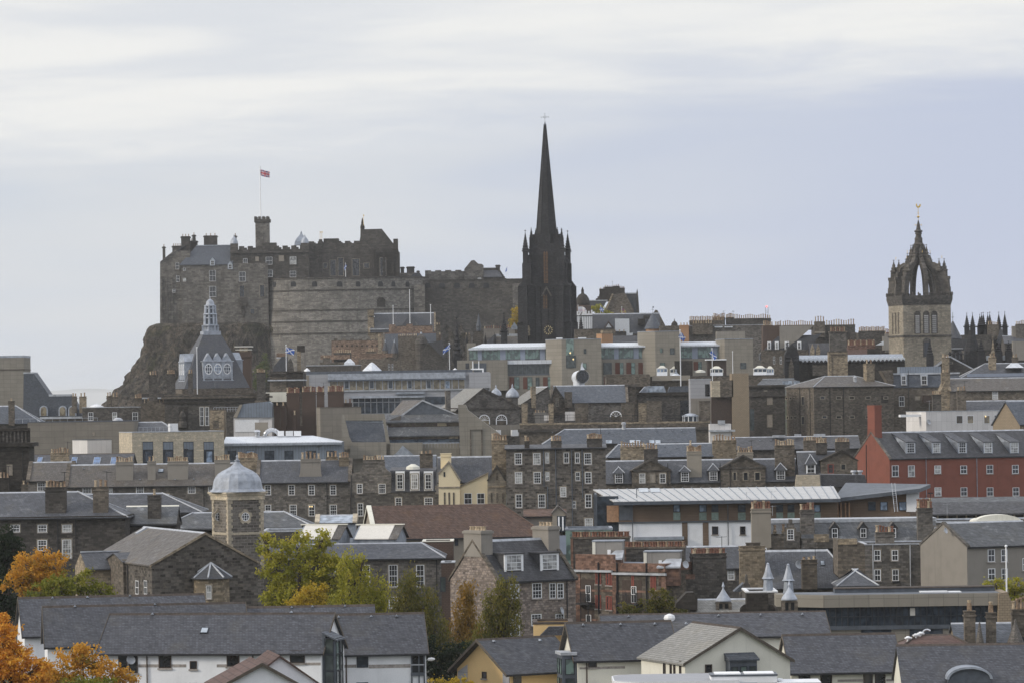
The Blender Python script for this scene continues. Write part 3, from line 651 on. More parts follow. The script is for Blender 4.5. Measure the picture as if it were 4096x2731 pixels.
# ============================================================ the castle on its rock
def castle_rock():
 L0 = [(-138.5,1652),(-136,1646),(-120,1643),(-100,1646),(-88,1650),(-60,1652),(-20,1652),(8,1654),(20,1670),(16,1720),(-20,1760),(-70,1775),(-115,1760),(-136,1720),(-141,1685)]
 pts = []; n = len(L0)
 for i in range(n):
  a,b = Vector(L0[i]),Vector(L0[(i + 1) % n]); m = max(2,int((b - a).length / .9))
  for j in range(m): pts.append(a.lerp(b,j / m))
 N = len(pts); c = Vector((-62,1700)); lv = [(124,-4),(123,-1.6),(121.5,-.3),(119,.6),(116,1.3),(112,2.4),(108,4.3),(104,7.6),(101,9.8),(98,12.3),(95,15),(92,20),(88,27),(82,40),(70,60)]
 lv = [((lv[k][0] * (1 - t) + lv[k + 1][0] * t),(lv[k][1] * (1 - t) + lv[k + 1][1] * t)) for k in range(len(lv) - 1) for t in (0,.34,.67)] + [lv[-1]]
 k = MB()
 for li,(z,off) in enumerate(lv):
  for p in pts:
   q = p - c; d = q.normalized(); o = off * (1.0 if p.x < -90 else .75)
   w = Vector((p.x * .09,p.y * .09,z * .16)); nz = noise.fractal(w,.9,2.2,6) * 2.6 + (.5 - abs(noise.noise(Vector((p.x * .2,p.y * .2,z * .05))))) * 7.0 + (.4 - abs(noise.noise(Vector((p.x * .55,p.y * .55,z * .3))))) * 3.6 - 3.4
   amp = min(1,li / 4) * (.45 + .55 * min(1,off / 10)); x = p.x + d.x * (o + nz * amp); y = p.y + d.y * (o + nz * amp)
   k.v.append((x,y,z + 1.1 * amp * noise.noise(Vector((p.x * .3,p.y * .3,z * .3))) - .9 * max(0,noise.noise(Vector((p.x * .15,p.y * .15,3)))) * (li < 6)))
 for j in range(len(lv) - 1):
  for i in range(N): i2 = (i + 1) % N; k.f.append([j * N + i,j * N + i2,(j + 1) * N + i2,(j + 1) * N + i]); k.mi.append(0)
 k.f.append(list(range(N))); k.mi.append(0)
 def f(nt):
  g = G(nt); n = g.noise(.25,6,.65,sv=(1,1,.6)); col = g.mix(g.ss(n,.35,.65),(.05,.045,.038),(.15,.125,.098))
  n = g.noise(.8,5,.6); col = g.mix(g.ss(n,.5,.66,0,.8),col,(.03,.027,.024))
  n = g.noise(.12,4,.6,sv=(1,1,1.6)); col = g.mix(g.ss(n,.53,.68,0,.55),col,(.05,.055,.022)); n = g.noise(.55,5,.7,sv=(1,1,.35),dist=1.2); col = g.mix(g.ss(g.m('ABSOLUTE',g.m('SUBTRACT',n,.5)),.0,.05,.85,0),col,(.012,.011,.010))
  g.out(col,.95,spec=.15,bump=g.noise(.9,6,.7),bs=.9,bd=1.0)
 M['rock'] = nmat('rock',f)
 struct(k.build('cliff','rock'))
castle_rock()
def crenels(mb,x0,x1,y0,y1,z,h=1.3,n=8,duty=.6):
 st = (x1 - x0) / n
 for i in range(n): mb.box(x0 + st * i,x0 + st * (i + duty),y0,y1,z,z + h)
def castle():
 e = empty('castle','grey stone castle with crenellated walls and curved battery on the dark rock','castle',(0,1650,92))
 D = 1650; s = D / F
 def p(px,py,d=D): q = P(px,py,d); return q.x,q.z - 92
 def blk(name,x0,x1,y0,y1,d0,dp,m,cren=0,ch=1.2):
  a,z1 = p(x0,y0,d0); b,z0 = p(x1,y1,d0); mb = MB().box(a,b,d0 - D,d0 - D + dp,z0,z1)
  if cren:
   crenels(mb,a,b,d0 - D,d0 - D + .9,z1,ch,cren); crenels(mb,a,b,d0 - D + dp - .9,d0 - D + dp,z1,ch,cren)
  return mb.build(name,m,e)
 def outl(name,pts,d0,dp,m): return MB().prism([p(x,y,d0) for x,y in pts],'y',d0 - D,d0 - D + dp).build(name,m,e)
 def W(x0,x1,y0,y1,d0,st='c',off=.05):
  a,z0 = p((x0 + x1) / 2,y1,d0); z1 = p(x0,y0,d0)[1]; w = (x1 - x0) * d0 / F; me = window_mesh(w,z1 - z0,st)
  o = inst('window',me[0],e,(a,d0 - D - off,z0)); inst('window_frame',me[1],o)
  if me[2]: inst('sill',me[2],o)
 outl('palace_gable',[(640,1300),(640,1050),(642,1046),(700,1000),(722,1003),(760,1003),(760,1300)],1652,20,'stone_castle')
 blk('palace_wall',724,1075,1057,1310,1650,22,'stone_castle')
 for x in (648,668,690): blk('buttress',x - 7,x + 2,1110,1300,1651.5,2,'stone_castle')
 k = MB(); a,z0 = p(718,1059,1649.6); b,_ = p(932,1059,1649.6); zr = p(800,984,1656)[1]; k.slab([(a,-.4,z0),(b,-.4,z0),(b,6,zr),(a + 6,6,zr)],.3); k.slab([(a + 6,6,zr),(b,6,zr),(b,14,z0),(a,14,z0)],.3); k.slab([(a,14,z0),(a,-.4,z0),(a + 6,6,zr)],.3); k.build('palace_roof','slate_blue',e)
 k = MB().box(a + 6,b,5.7,6.3,zr - .05,zr + .25); k.build('ridge_cap','lead_light',e)
 k = MB().slab([(*p(640,1052,1651.5)[:1],1.5,p(640,1050,1651.5)[1]),(p(742,990,1658)[0],2,p(742,985,1658)[1]),(p(742,990,1658)[0],12,p(742,985,1658)[1]),(p(640,1050,1660)[0],12,p(640,1050,1660)[1])],.3); k.build('side_roof','slate',e)
 def chm(x0,x1,y0,y1,d,n,dp=3.0):
  a,z1 = p(x0,y0,d); b,zb = p(x1,y1,d); w = b - a; mb = MB().box(-w / 2,w / 2,0,dp,zb - z1,0).box(-w / 2 - .25,w / 2 + .25,-.25,dp + .25,-.6,-.2); o = mb.build('chimney_stack','stone_castle_dark',e,((a + b) / 2,d - D,z1))
  for i in range(n): inst('chimney_pot',pot_mesh(.9,'pot'),o,(-w / 2 + w * (i + .5) / n,dp / 2,0))
 for q in ((650,661,987,1045,1656,1,1.2),(689,724,984,1018,1657,4),(724,760,946,1010,1657,3),(758,789,964,1006,1660,2),(769,782,940,970,1658,1,1.2),(815,868,943,984,1659,3),(936,946,943,960,1666,1,1.2),(1330,1352,955,975,1664,0,1.5)): chm(*q)
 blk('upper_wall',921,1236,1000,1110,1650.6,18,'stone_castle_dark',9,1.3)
 a,z = p(921,1009,1650); b,_ = p(1236,1009); MB().box(a - .2,b + .2,-.05,.55,z - .5,z).build('string_course','stone_castle_dark',e)
 blk('turret',921,951,975,1010,1650.3,3,'stone_castle_dark'); blk('turret',1203,1236,973,1010,1650.3,3.3,'stone_castle_dark')
 def cupola(x,y0,y1,r,d):
  c,z1 = p(x,y0,d); z0 = p(x,y1,d)[1]; h = z1 - z0; MB().lathe(c,d - D,[(r * 1.1,z0),(r,z0 + h * .05),(r * .95,z0 + h * .25),(r * .7,z0 + h * .48),(r * .35,z0 + h * .66),(r * .13,z0 + h * .8),(r * .16,z0 + h * .84),(.03,z1)],12).build('cupola','lead_light',e,smooth=True)
 cupola(936,938,976,1.45,1651.8); cupola(1219,938,973,1.5,1652); cupola(1205,924,982,2.7,1664)
 blk('flag_tower',1021,1077,888,1005,1656,5.6,'stone_castle'); a,z = p(1017,890,1656); b,z2 = p(1080,868,1656)
 mb = MB().box(a,b,-.4 + 6,12,z,z + 1.2); crenels(mb,a,b,5.6,6.3,z + 1.2,1.0,4,.68); crenels(mb,a,b,11.3,12,z + 1.2,1.0,4,.68); mb.build('tower_parapet','stone_castle_dark',e)
 blk('turret_base',1046,1105,972,1000,1654,5,'stone_castle_dark')
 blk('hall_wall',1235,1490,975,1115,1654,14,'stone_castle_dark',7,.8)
 blk('hall_pier',1275,1290,958,1110,1653.3,3,'stone_castle_dark'); blk('hall_parapet',1294,1354,955,980,1656,8,'stone_castle_dark')
 blk('memorial_wall',1487,1585,982,1115,1653,18,'stone_castle_dark'); blk('memorial_bay',1500,1597,1008,1112,1651,14,'stone_sooty'); blk('memorial_pier',1573,1592,956,1010,1652,4,'stone_sooty')
 for x in (1500,1535,1570,1590): blk('buttress',x - 5,x + 5,1000,1112,1650.3,2,'stone_sooty')
 outl('memorial_roof',[(1434,985),(1447,918),(1527,916),(1574,976),(1574,990),(1434,990)],1656,14,'stone_castle_dark')
 k = MB(); a,z1 = p(1449,872,1656); z0 = p(1449,925,1656)[1]; k.lathe(a,7,[(1.0,z0 - 6),(.8,z0),(.75,z0 + 1.2),(.95,z0 + 1.4),(.42,z0 + 3),(.5,z0 + 3.2),(.1,z1)],8); k.build('spirelet','stone_sooty',e)
 for x,y in ((1280,935),(1287,935),(1453,868)):
  a,z1 = p(x,y - 10,1655); z0 = p(x,y + 35,1655)[1]; k = MB().tube((a,5,z0),(a,5,z1),.07,5); k.box(a - .05,a + .4,4.97,5.03,z1 - .6,z1 - .25); k.build('weather_vane','gold',e)
 for x0,x1,y0,y1 in ((1320,1345,1040,1105),(1352,1375,1030,1105),(1408,1440,1035,1105),(1292,1310,1052,1075),(1455,1478,1052,1075),(1520,1545,1030,1105)):
  W(x0,x1,y0,y1,1654 if x0 < 1490 else 1651,'k',.1)
 for w in ((838,863,1082,1125),(838,864,1146,1188),(957,982,1088,1126),(957,980,1142,1190),(1039,1060,1140,1190),(703,716,1052,1077),(705,718,1104,1128),(732,744,1113,1126),(733,742,1072,1084),(690,701,1157,1170)): W(*w,1651.6 if w[0] < 724 else 1649.9,'k' if w[2] in (1142,1140) else 'c')
 for w in ((1064,1089,1029,1058),(1160,1185,1028,1057),(1065,1090,1081,1108),(1160,1184,1085,1109),(973,990,1036,1065)): W(*w,1650.5)
 for w in ((1021,1036,1027,1046),(1115,1136,1022,1046)): W(*w,1650.5,'x')
 for x,y in ((850,1035),(921,1050)):
  a,z0 = p(x,y + 28,1649.6); q = .95; k = MB().prism([(-q,0),(q,0),(q,1.9),(0,3.0),(-q,1.9)],'y',-.1,2.5); o = k.build('dormer','lead_light',e,(a,-.4,z0)); me = window_mesh(1.2,1.7,'c'); wi = inst('window',me[0],o,(0,-.12,.2)); inst('window_frame',me[1],wi)
 for x0,x1,y0,y1 in ((958,988,1190,1228),(965,980,1225,1262)): blk('corbel',x0,x1,y0,y1,1648.8,2,'stone_castle_dark')
 W(1000,1020,1235,1258,1649.9,'k')
 cxp = p(1385,1300,1640)[0]; xl = p(1060,1300,1640)[0]; Rr = cxp - xl; n = 56
 def arc(z,extra): return [(cxp - (Rr + extra) * math.cos(t),1663 - D - (21 + extra) * math.sin(t) ** .62,z) for t in [math.pi * (i / n + .11 * math.sin(-2 * math.pi * i / n) / math.pi) for i in range(n + 1)]]
 zs = [(p(1385,1111,1640)[1],0),(p(1385,1158,1640)[1],.15),(p(1385,1238,1640)[1],.5),(p(1385,1283,1640)[1],.9),(p(1385,1331,1640)[1],1.4),(p(1385,1500,1640)[1],2.6),(-2,3.0)]
 k = MB()
 for z,ex in zs: k.v += arc(z,ex)
 for j in range(len(zs) - 1):
  for i in range(n): a = j * (n + 1) + i; k.f.append([a,a + 1,a + n + 2,a + n + 1]); k.mi.append(0)
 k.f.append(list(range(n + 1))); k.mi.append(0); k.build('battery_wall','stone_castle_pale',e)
 k = MB()
 for z,ex in zs[1:5]:
  A,Bq = arc(z,ex + .28),arc(z,ex - .1)
  for i in range(n):
   q = [A[i],A[i + 1],Bq[i + 1],Bq[i]]; k.slab([(x,y,zz + .22) for x,y,zz in q],.5)
 k.build('string_course','stone_castle_dark',e)
 A,Bq = arc(zs[0][0],.35),arc(zs[0][0],-1.6); k = MB()
 for i in range(n): k.slab([(x,y,z + .35) for x,y,z in (A[i],A[i + 1],Bq[i + 1],Bq[i])],.5)
 k.build('coping','stone_castle_dark',e)
 for px,w in ((1096,20),(1172,26),(1258,24),(1358,26),(1432,22),(1521,24),(1572,18),(1628,20)):
  t = math.acos(max(-1,min(1,(cxp - p(px,1130,1642)[0]) / Rr))); x,y = cxp - Rr * math.cos(t),1663 - D - 21 * math.sin(t) ** .62; z = p(px,1146,1642)[1]; q = w * s * .42
  o = MB().prism([(-q,0),(q,0),(q,1.2),(q * .6,1.9),(-q * .6,1.9),(-q,1.2)],'y',-.28,.4).build('gun_embrasure','iron',e,(x,y,z)); o.rotation_euler = (0,0,math.atan2(math.cos(t) * -21,math.sin(t) * Rr) * .45)
 for px,y0,y1,w in ((1524,1190,1228,33),):
  t = math.acos((cxp - p(px,1200,1642)[0]) / Rr); x,y = cxp - Rr * math.cos(t),1663 - D - 21.3 * math.sin(t) ** .62; z0 = p(px,y1,1642)[1]; z1 = p(px,y0,1642)[1]; h = z1 - z0; q = w * s / 2
  o = MB().prism([(-q,0),(q,0),(q,h * .75),(q * .5,h),(-q * .5,h),(-q,h * .75)],'y',-.5,.6).build('archway','stone_sooty',e,(x,y,z)) if False else MB().prism([(-q,0),(q,0),(q,h * .75),(q * .5,h),(-q * .5,h),(-q,h * .75)],'y',-.45,.6).build('archway','stone_sooty',e,(x,y,z0)); o.rotation_euler = (0,0,.12)
 blk('forewall',1655,2095,1124,1420,1652,6,'stone_castle_dark',0); blk('forewall_step',1655,1702,1140,1420,1646.5,6,'stone_castle'); blk('forewall_end',2050,2110,1135,1420,1650,6,'stone_castle')
 k = MB(); a,z = p(1700,1124,1652); b,_ = p(2095,1124,1652); k.box(a,b,1.7,3.2,z,z + .4); k.build('coping','stone_castle_dark',e)
 for x in (1711,1768,1828,1887,1945): 
  a,z = p(x,1152,1652); o = MB().prism([(-1.1,0),(1.1,0),(1.1,1.2),(.6,1.9),(-.6,1.9),(-1.1,1.2)],'y',-.3,.4).build('gun_embrasure','iron',e,(a,1.95,z))
 blk('curtain_wall',1700,1862,1087,1130,1672,3,'stone_castle',4,.45); blk('guard_house',1600,1680,1092,1125,1664,8,'stone_castle')
 outl('guard_house_roof',[(1638,1112),(1655,1094),(1680,1093),(1704,1128),(1638,1128)],1660,6,'slate')
 for q in ((1602,1616,1068,1096,1665,0),(1627,1657,1067,1096,1665,0),(1668,1677,1083,1100,1664,0,1.2),(1983,2000,1060,1080,1670,0)): chm(*q)
 outl('gatehouse_tower',[(1857,1130),(1857,1077),(1866,1066),(1893,1056),(1926,1056),(1934,1062),(1934,1130)],1668,8,'stone_castle')
 outl('gatehouse_roof',[(1858,1076),(1885,1043),(1897,1041),(1912,1055),(1926,1058)],1669.5,5,'slate_brown')
 outl('gatehouse_range',[(1932,1130),(1934,1074),(1995,1074),(2000,1080),(2024,1118),(2024,1130)],1670,8,'stone_castle_dark')
 k = MB(); a,z0 = p(1934,1108,1668); b = p(1992,1108,1668)[0]; z1 = p(1934,1072,1672)[1]; k.slab([(a,17.5,z0),(b + 1.5,17.5,z0),(b,21,z1),(a,21,z1)],.3); k.build('gatehouse_slates','slate',e)
 k = MB()
 for i in range(7): x,z = p(1995 + i * 5,1078 + i * 7,1669); k.box(x - .3,x + .45,19.4,20.2,z - 3,z)
 k.build('crow_steps','stone_castle_dark',e); blk('gate_wall',2024,2110,1118,1150,1666,5,'stone_castle_dark')
 outl('gate_roof',[(2068,1140),(2098,1100),(2110,1100),(2110,1140)],1660,6,'slate_brown')
 for q in ((640,655,1050,1130,1651.0,1,1),): pass
 W(2162 - 250,2166 - 242,1112,1122,1667.9,'c')
castle()
def castle_flags():
 flagpole('tall white flagpole flying the union flag on the castle flag tower',1040,668,884,1659,.24,(3.7,2.35,'union',6,6,.9))
 flagpole('short flagpole on the curved castle battery with a limp blue flag',1382,1053,1112,1648,.1,(1.0,2.2,'saltire',60,40,.1))
 flagpole('thin flagpole with a furled dark flag right of the castle gatehouse',2028,1064,1120,1664,.07,(.9,2.6,'saltire',70,55,.1))
castle_flags()
# ============================================================ black spired kirk
def hub():
 D = 1350; q = P(2193,1380,D); s = D / F; zg = ground(D)
 e = empty('church_spire','sooty black gothic church tower with tall octagonal spire and gold clock','church',(q.x,D + 8,zg),R(-10))
 def z(py): return P(2193,py,D + 8).z - zg
 S = s * 1.0
 hw = 84 * S; t = MB(); t.box(-hw,hw,-hw,hw,-2,z(1140)); hu = 66 * S; t.box(-hu,hu,-hu,hu,z(1140),z(1022)); ho = 60 * S; t.box(-ho,ho,-ho,ho,z(1022),z(975))
 for zz,o in ((1240,.35),(1140,.5),(1060,.2)): r = (hw if zz >= 1140 else hu) + o; t.box(-r,r,-r,r,z(zz) - .35,z(zz) + .3)
 t.build('tower','stone_black',e)
 b = MB()                                           # stepped angle buttresses
 for sx in (-1,1):
  for sy in (-1,1):
   for ex,wy in ((1,0),(0,1)):
    for y0,y1,out in ((1400,1290,26),(1290,1146,22),(1146,1055,21)):
     h = hw if y1 >= 1146 else hu + 3 * S
     x0,x1 = h - 20 * S,h + (out * S if ex else 0) - (0 if ex else 3 * S); a0,a1 = h - 20 * S,h + (out * S if wy else 0) - (0 if wy else 3 * S)
     b.box(min(sx * x0,sx * x1),max(sx * x0,sx * x1),min(sy * a0,sy * a1),max(sy * a0,sy * a1),z(y0) if y0 < 1400 else -2,z(y1))
     b.lathe(sx * (x0 + x1) / 2,sy * (a0 + a1) / 2,[((x1 - x0) * .62,z(y1)),(.05,z(y1) + 28 * S)],4,rot=math.pi / 4)
 for sx in (-1,0,1):                              # ribs between the lights
  for f in (-1,1):
   for c in (-38,-15,15,38): b.box(c * S - .22,c * S + .22,f * hw - .3,f * hw + .3,z(1370),z(1150)) if f < 0 else b.box(c * S - .22,c * S + .22,hw - .3,hw + .3,z(1370),z(1150))
   for c in (-38,-15,15,38): b.box(f * hw - .3,f * hw + .3,c * S - .22,c * S + .22,z(1370),z(1150)); b.box(f * hu - .3,f * hu + .3,c * S * .85 - .2,c * S * .85 + .2,z(1135),z(1020))
   break
 b.build('buttress','stone_black',e)
 pn = 0
 for sx in (-1,1):
  for sy in (-1,1):
   k = MB(); c = 74 * S; k.box(sx * c - .75,sx * c + .75,sy * c - .75,sy * c + .75,z(1146),z(1006)); k.box(sx * c - 1.0,sx * c + 1.0,sy * c - 1.0,sy * c + 1.0,z(1008),z(1002)); spike(k,sx * c,sy * c,z(1002),z(920),1.15,4,7); k.build('pinnacle','stone_black',e)
 for a in range(4):                                 # gabled lucarnes at the foot of the spire
  k = MB(); r = 58 * S; k.box(-1.9,1.9,-r - .2,-r + 4,z(1030),z(938)); k.prism([(-3.2,z(1022)),(3.2,z(1022)),(0,z(958))],'y',-r - .5,-r + .6)
  for sx in (-1,1): k.box(sx * 52 * S - .5,sx * 52 * S + .5,-r - .2,-r + .8,z(1022),z(950)); spike(k,sx * 52 * S,-r + .3,z(950),z(912),.55,4,3)
  o = k.build('lucarne','stone_black',e); o.rotation_euler = (0,0,a * math.pi / 2)
 sp = MB(); zb,zt = z(1010),z(500); rb = 47.5 * S * 1.0
 prof = []
 for i in range(25):
  tt = i / 24; prof.append((rb * (1 - tt) + .35 * tt,zb + (zt - zb) * tt))
 sp.lathe(0,0,prof,8,rot=math.pi / 8)
 sp.build('spire','stone_black',e)
 k = MB()
 for i in range(8):
  a = i * math.pi / 4 + math.pi / 8; k.tube((rb * 1.01 * math.cos(a),rb * 1.01 * math.sin(a),zb),(.36 * math.cos(a),.36 * math.sin(a),zt),.2,5,.08)
 for yy in (880,780,640):
  tt = (z(yy) - zb) / (zt - zb); r = rb * (1 - tt) + .35 * tt; k.lathe(0,0,[(r + .02,z(yy) - .15),(r + .14,z(yy)),(r + .02,z(yy) + .15)],8,rot=math.pi / 8)
 k.build('spire_rib','stone_black',e)
 c = MB().lathe(0,0,[(.4,zt - .3),(.5,zt),(.22,zt + .4),(.12,zt + .9)],8).build('spire_cap','metal_dark',e)
 k = MB(); z0,z1 = zt + .8,z(456); k.tube((0,0,z0),(0,0,z1),.1,6,.06); zc = z(469); k.tube((-1.15,0,zc),(1.15,0,zc),.07,6)
 for x,zz in ((-1.15,zc),(1.15,zc),(0,z1),(-.4,zc),(.4,zc)): k.lathe(x,0,[(.02,zz - .22),(.2,zz),(.02,zz + .22)],6)
 for i in range(12): a = i * math.pi / 6; bq = a + math.pi / 6; k.tube((.4 * math.cos(a),0,zc + .4 * math.sin(a)),(.4 * math.cos(bq),0,zc + .4 * math.sin(bq)),.05,4)
 k.build('cross','flash',e)
 for face in range(2):                              # twin louvred lights and clock on each face
  rot = face * math.pi / 2
  for r,y0,y1 in ((hu,1014,1134),(hw,1186,1242)):
   for i,c in enumerate((4,14)):
    kk = MB(); x = (c + 2) * S - .35
    zz0,zz1 = z(y1),z(y0); m = int((zz1 - zz0) / .42)
    for j in range(m): zc2 = zz0 + (zz1 - zz0) * (j + .5) / m; kk.prism([(-r - .32,zc2 - .2),(-r - .05,zc2 - .02),(-r - .05,zc2 + .08),(-r - .32,zc2 - .1)],'x',x - .3,x + .3)
    kk.prism([(x - .32,zz1 - .05),(x + .32,zz1 - .05),(x,zz1 + .5)],'y',-r - .2,-r + .1)
    o = kk.build('louvre','louvre',e); o.rotation_euler = (0,0,rot)
  kk = MB(); zt2 = z(1146)
  for x0,dz in ((12 * S,0),): kk.prism([(x0 - 1.7,zt2 - 3.2),(x0 - 1.2,zt2 - 3.2),(x0,zt2 - .9),(x0 + 1.2,zt2 - 3.2),(x0 + 1.7,zt2 - 3.2),(x0,zt2 + .1)],'y',-hw - .7,-hw)
  o = kk.build('gablet','stone_dark',e); o.rotation_euler = (0,0,rot)
  cd = MB(); R0 = 1.55; cz = z(1322); cx0 = 17 * S
  cd.prism([(cx0 + R0 * math.cos(i * math.pi / 16),cz + R0 * math.sin(i * math.pi / 16)) for i in range(32)],'y',-hw - .34,-hw + .1); o = cd.build('clock','stone_black',e); o.rotation_euler = (0,0,rot)
  hd = MB()
  for i in range(12):
   a = i * math.pi / 6; ca,sa = math.cos(a),math.sin(a); w = .085
   hd.prism([(cx0 + ca * .95 - sa * w,cz + sa * .95 + ca * w),(cx0 + ca * .95 + sa * w,cz + sa * .95 - ca * w),(cx0 + ca * 1.4 + sa * w * 1.5,cz + sa * 1.4 - ca * w * 1.5),(cx0 + ca * 1.4 - sa * w * 1.5,cz + sa * 1.4 + ca * w * 1.5)],'y',-hw - .4,-hw - .3)
  for ang,l in ((52,1.25),(-62,.95)): a = R(ang); hd.tube((cx0,-hw - .43,cz),(cx0 + l * math.cos(a),-hw - .43,cz + l * math.sin(a)),.1,5,.05)
  hd.build('clock_hands','clock_gold',o)
 k = MB().lathe(-62 * S,-hw - .9,[(.3,z(1343)),(.5,z(1340)),(.42,z(1328)),(.55,z(1318)),(.35,z(1312)),(.3,z(1306)),(.05,z(1302))],8); k.build('statue','stone_tan',e)
hub()
# ============================================================ crown steeple
def crown():
 D = 1150; th = R(12); a = P(3615,1430,D); zg = ground(D); s = D / F
 e = empty('crown_steeple','square grey church tower under an open stone crown with gilt cockerel','church',(a.x,D,zg),th)
 w = 195 * s / math.cos(th)
 def z(py): return P(3690,py,D + w * .5).z - zg
 k = MB(); k.box(0,w,0,w,-2,z(1222)); k.build('tower','stone_kirk',e)
 k = MB().box(-.25,w + .25,-.25,w + .25,z(1345) - .2,z(1345) + .25); k.build('string_course','stone_dark',e)
 k = MB()
 for i in range(4): o = .08 + .09 * i; k.box(-o,w + o,-o,w + o,z(1222) + i * .35,z(1222) + i * .35 + .36)
 k.build('cornice','stone_dark',e)
 zp = z(1222) + 1.4; k = MB(); o = .42
 for x0,x1,y0,y1 in ((-o,w + o,-o,-o + .5),(-o,w + o,w + o - .5,w + o),(-o,-o + .5,-o + .5,w + o - .5),(w + o - .5,w + o,-o + .5,w + o - .5)): k.box(x0,x1,y0,y1,zp,z(1184))
 n = 9
 for i in range(n + 1):
  t = -o + (w + 2 * o) * i / n
  for x,y in ((t,-o + .25),(t,w + o - .25),(-o + .25,t),(w + o - .25,t)): k.lathe(x,y,[(.3,z(1184)),(.16,z(1184) + .3),(.28,z(1184) + .55),(.04,z(1184) + .95)],6)
 k.build('parapet','stone_dark',e)
 c = w / 2; cz = [(1.0,1200),(.985,1150),(.965,1150),(.955,1116),(.90,1113),(.885,1096),(.80,1090),(.785,1074),(.64,1062),(.48,1050),(.40,1050),(.33,1034),(.25,1020),(.16,1006),(0,1000)]
 inn = [(0,1050),(.15,1054),(.33,1065),(.49,1087),(.60,1114),(.68,1150),(.72,1200)]
 Rm = w / 2 + .25
 for i in range(8):                                 # eight flying ribs
  ang = i * math.pi / 4; diag = i % 2 == 1; r = Rm * (1.36 if diag else 1.0)
  rib = MB(); outer = [(q * r,z(y)) for q,y in cz]; inner = [(q * r * (1.0 if not diag else 1.05),z(y)) for q,y in inn]
  pts = outer + inner; t = .52 if not diag else .48
  rib.prism(pts,'y',-t,t)
  for q,y in ((.93,1114),(.84,1094),(.62,1072)): rib.box(q * r - .45,q * r + .4,-t - .1,t + .1,z(y) - .4,z(y) + .4)
  if diag:
   for dx,dy in ((-.55,-.6),(.35,.6)): spike(rib,.74 * r + dx,dy,z(1088),z(1036),.95,4,4)
  else: spike(rib,.46 * r,0,z(1064),z(1012),.9,4,4)
  spike(rib,.25 * r,0,z(1030),z(978),.8,4,4)
  o = rib.build('flying_buttress','stone_crown',e,(c,c,0)); o.rotation_euler = (0,0,ang)
  g = MB()
  for q,y in ((.74,1036),) if diag else ((.46,1012),): g.lathe(q * r,0,[(.03,z(y)),(.14,z(y) + .15),(.03,z(y) + .3),(.03,z(y) + .75)],6); g.box(q * r - .2,q * r + .2,-.03,.03,z(y) + .5,z(y) + .58)
  g.build('gilt_finial','gold',o)
 L = MB(); L.lathe(c,c,[(1.5,z(1050)),(1.5,z(1010)),(1.3,z(992)),(1.28,z(980)),(1.42,z(978)),(1.1,z(972)),(1.0,z(958)),(1.12,z(956)),(.8,z(948)),(.72,z(938)),(.98,z(936)),(.8,z(930)),(1.15,z(926)),(1.1,z(923)),(.62,z(919)),(.4,z(898)),(.05,z(879))],8,rot=math.pi / 8)
 for i in range(8):
  a2 = i * math.pi / 4; spike(L,c + 1.5 * math.cos(a2),c + 1.5 * math.sin(a2),z(1004),z(976),.32,4,3)
 L.build('lantern_spire','stone_dark',e)
 g = MB(); g.tube((c,c,z(880)),(c,c,z(830)),.07,6); g.lathe(c,c,[(.05,z(872)),(.4,z(868)),(.42,z(866)),(.05,z(862))],10); g.lathe(c,c,[(.05,z(855)),(.22,z(852)),(.05,z(849))],8); g.tube((c - .85,c,z(900)),(c + .85,c,z(900)),.06,5)
 for x in (-.85,.85): g.lathe(c + x,c,[(.02,z(900) - .2),(.16,z(900)),(.02,z(900) + .2)],6)
 g.build('finial_rod','gold',e)
 zc = z(825); m = s; ck = [(-9,2),(-9,8),(-7,12),(-5,8),(-4,3),(0,0),(4,2),(7,8),(10,9),(12,5),(11,0),(7,-5),(3,-7),(-2,-7),(-6,-3)]
 MB().prism([(c + x * m * .95,zc + y * m * .95) for x,y in ck],'y',c - .12,c + .12).build('cockerel','gold',e)
 def arch(x0,x1,y0,y1,name,m,side=False,V=0):
  px = 3611
  wd = (x1 - x0) * s / math.cos(th); u0 = (x0 - px) * s / math.cos(th); z1,z0 = z(y0),z(y1); pts = [(u0,z0),(u0 + wd,z0)] + [(u0 + wd / 2 + wd / 2 * math.cos(t),z1 - wd / 2 + wd / 2 * math.sin(t)) for t in [math.pi * i / 8 for i in range(9)]]
  return MB().prism(pts,'y',-.06,.3).build(name,m,e)
 for x in (3659,3695,3728):
  o = arch(x - 3,x + 23,1245,1336,'window_recess','stone_dark'); k = MB(); u0 = (x + 1 - 3611) * s / math.cos(th); z0,z1 = z(1334),z(1262)
  for j in range(9): q = z0 + (z1 - z0) * (j + .5) / 9; k.prism([(-.3,q - .25),(-.07,q + .05),(-.07,q + .2),(-.3,q - .1)],'x',u0,u0 + 17 * s)
  k.build('louvre','louvre_grey',o)
 o = arch(3690,3722,1352,1428,'window_recess','stone_dark'); k = MB(); u0 = (3695 - 3611) * s / math.cos(th); k.box(u0,u0 + 22 * s,-.12,-.07,z(1425),z(1370)); k.build('window','glass_dark',o)
 for i,v in enumerate((.28,.48,.68)):
  k = MB().box(-.12,.05,w * v,w * v + .9,z(1335),z(1250)); k.build('window_recess','stone_brown',e)
crown()
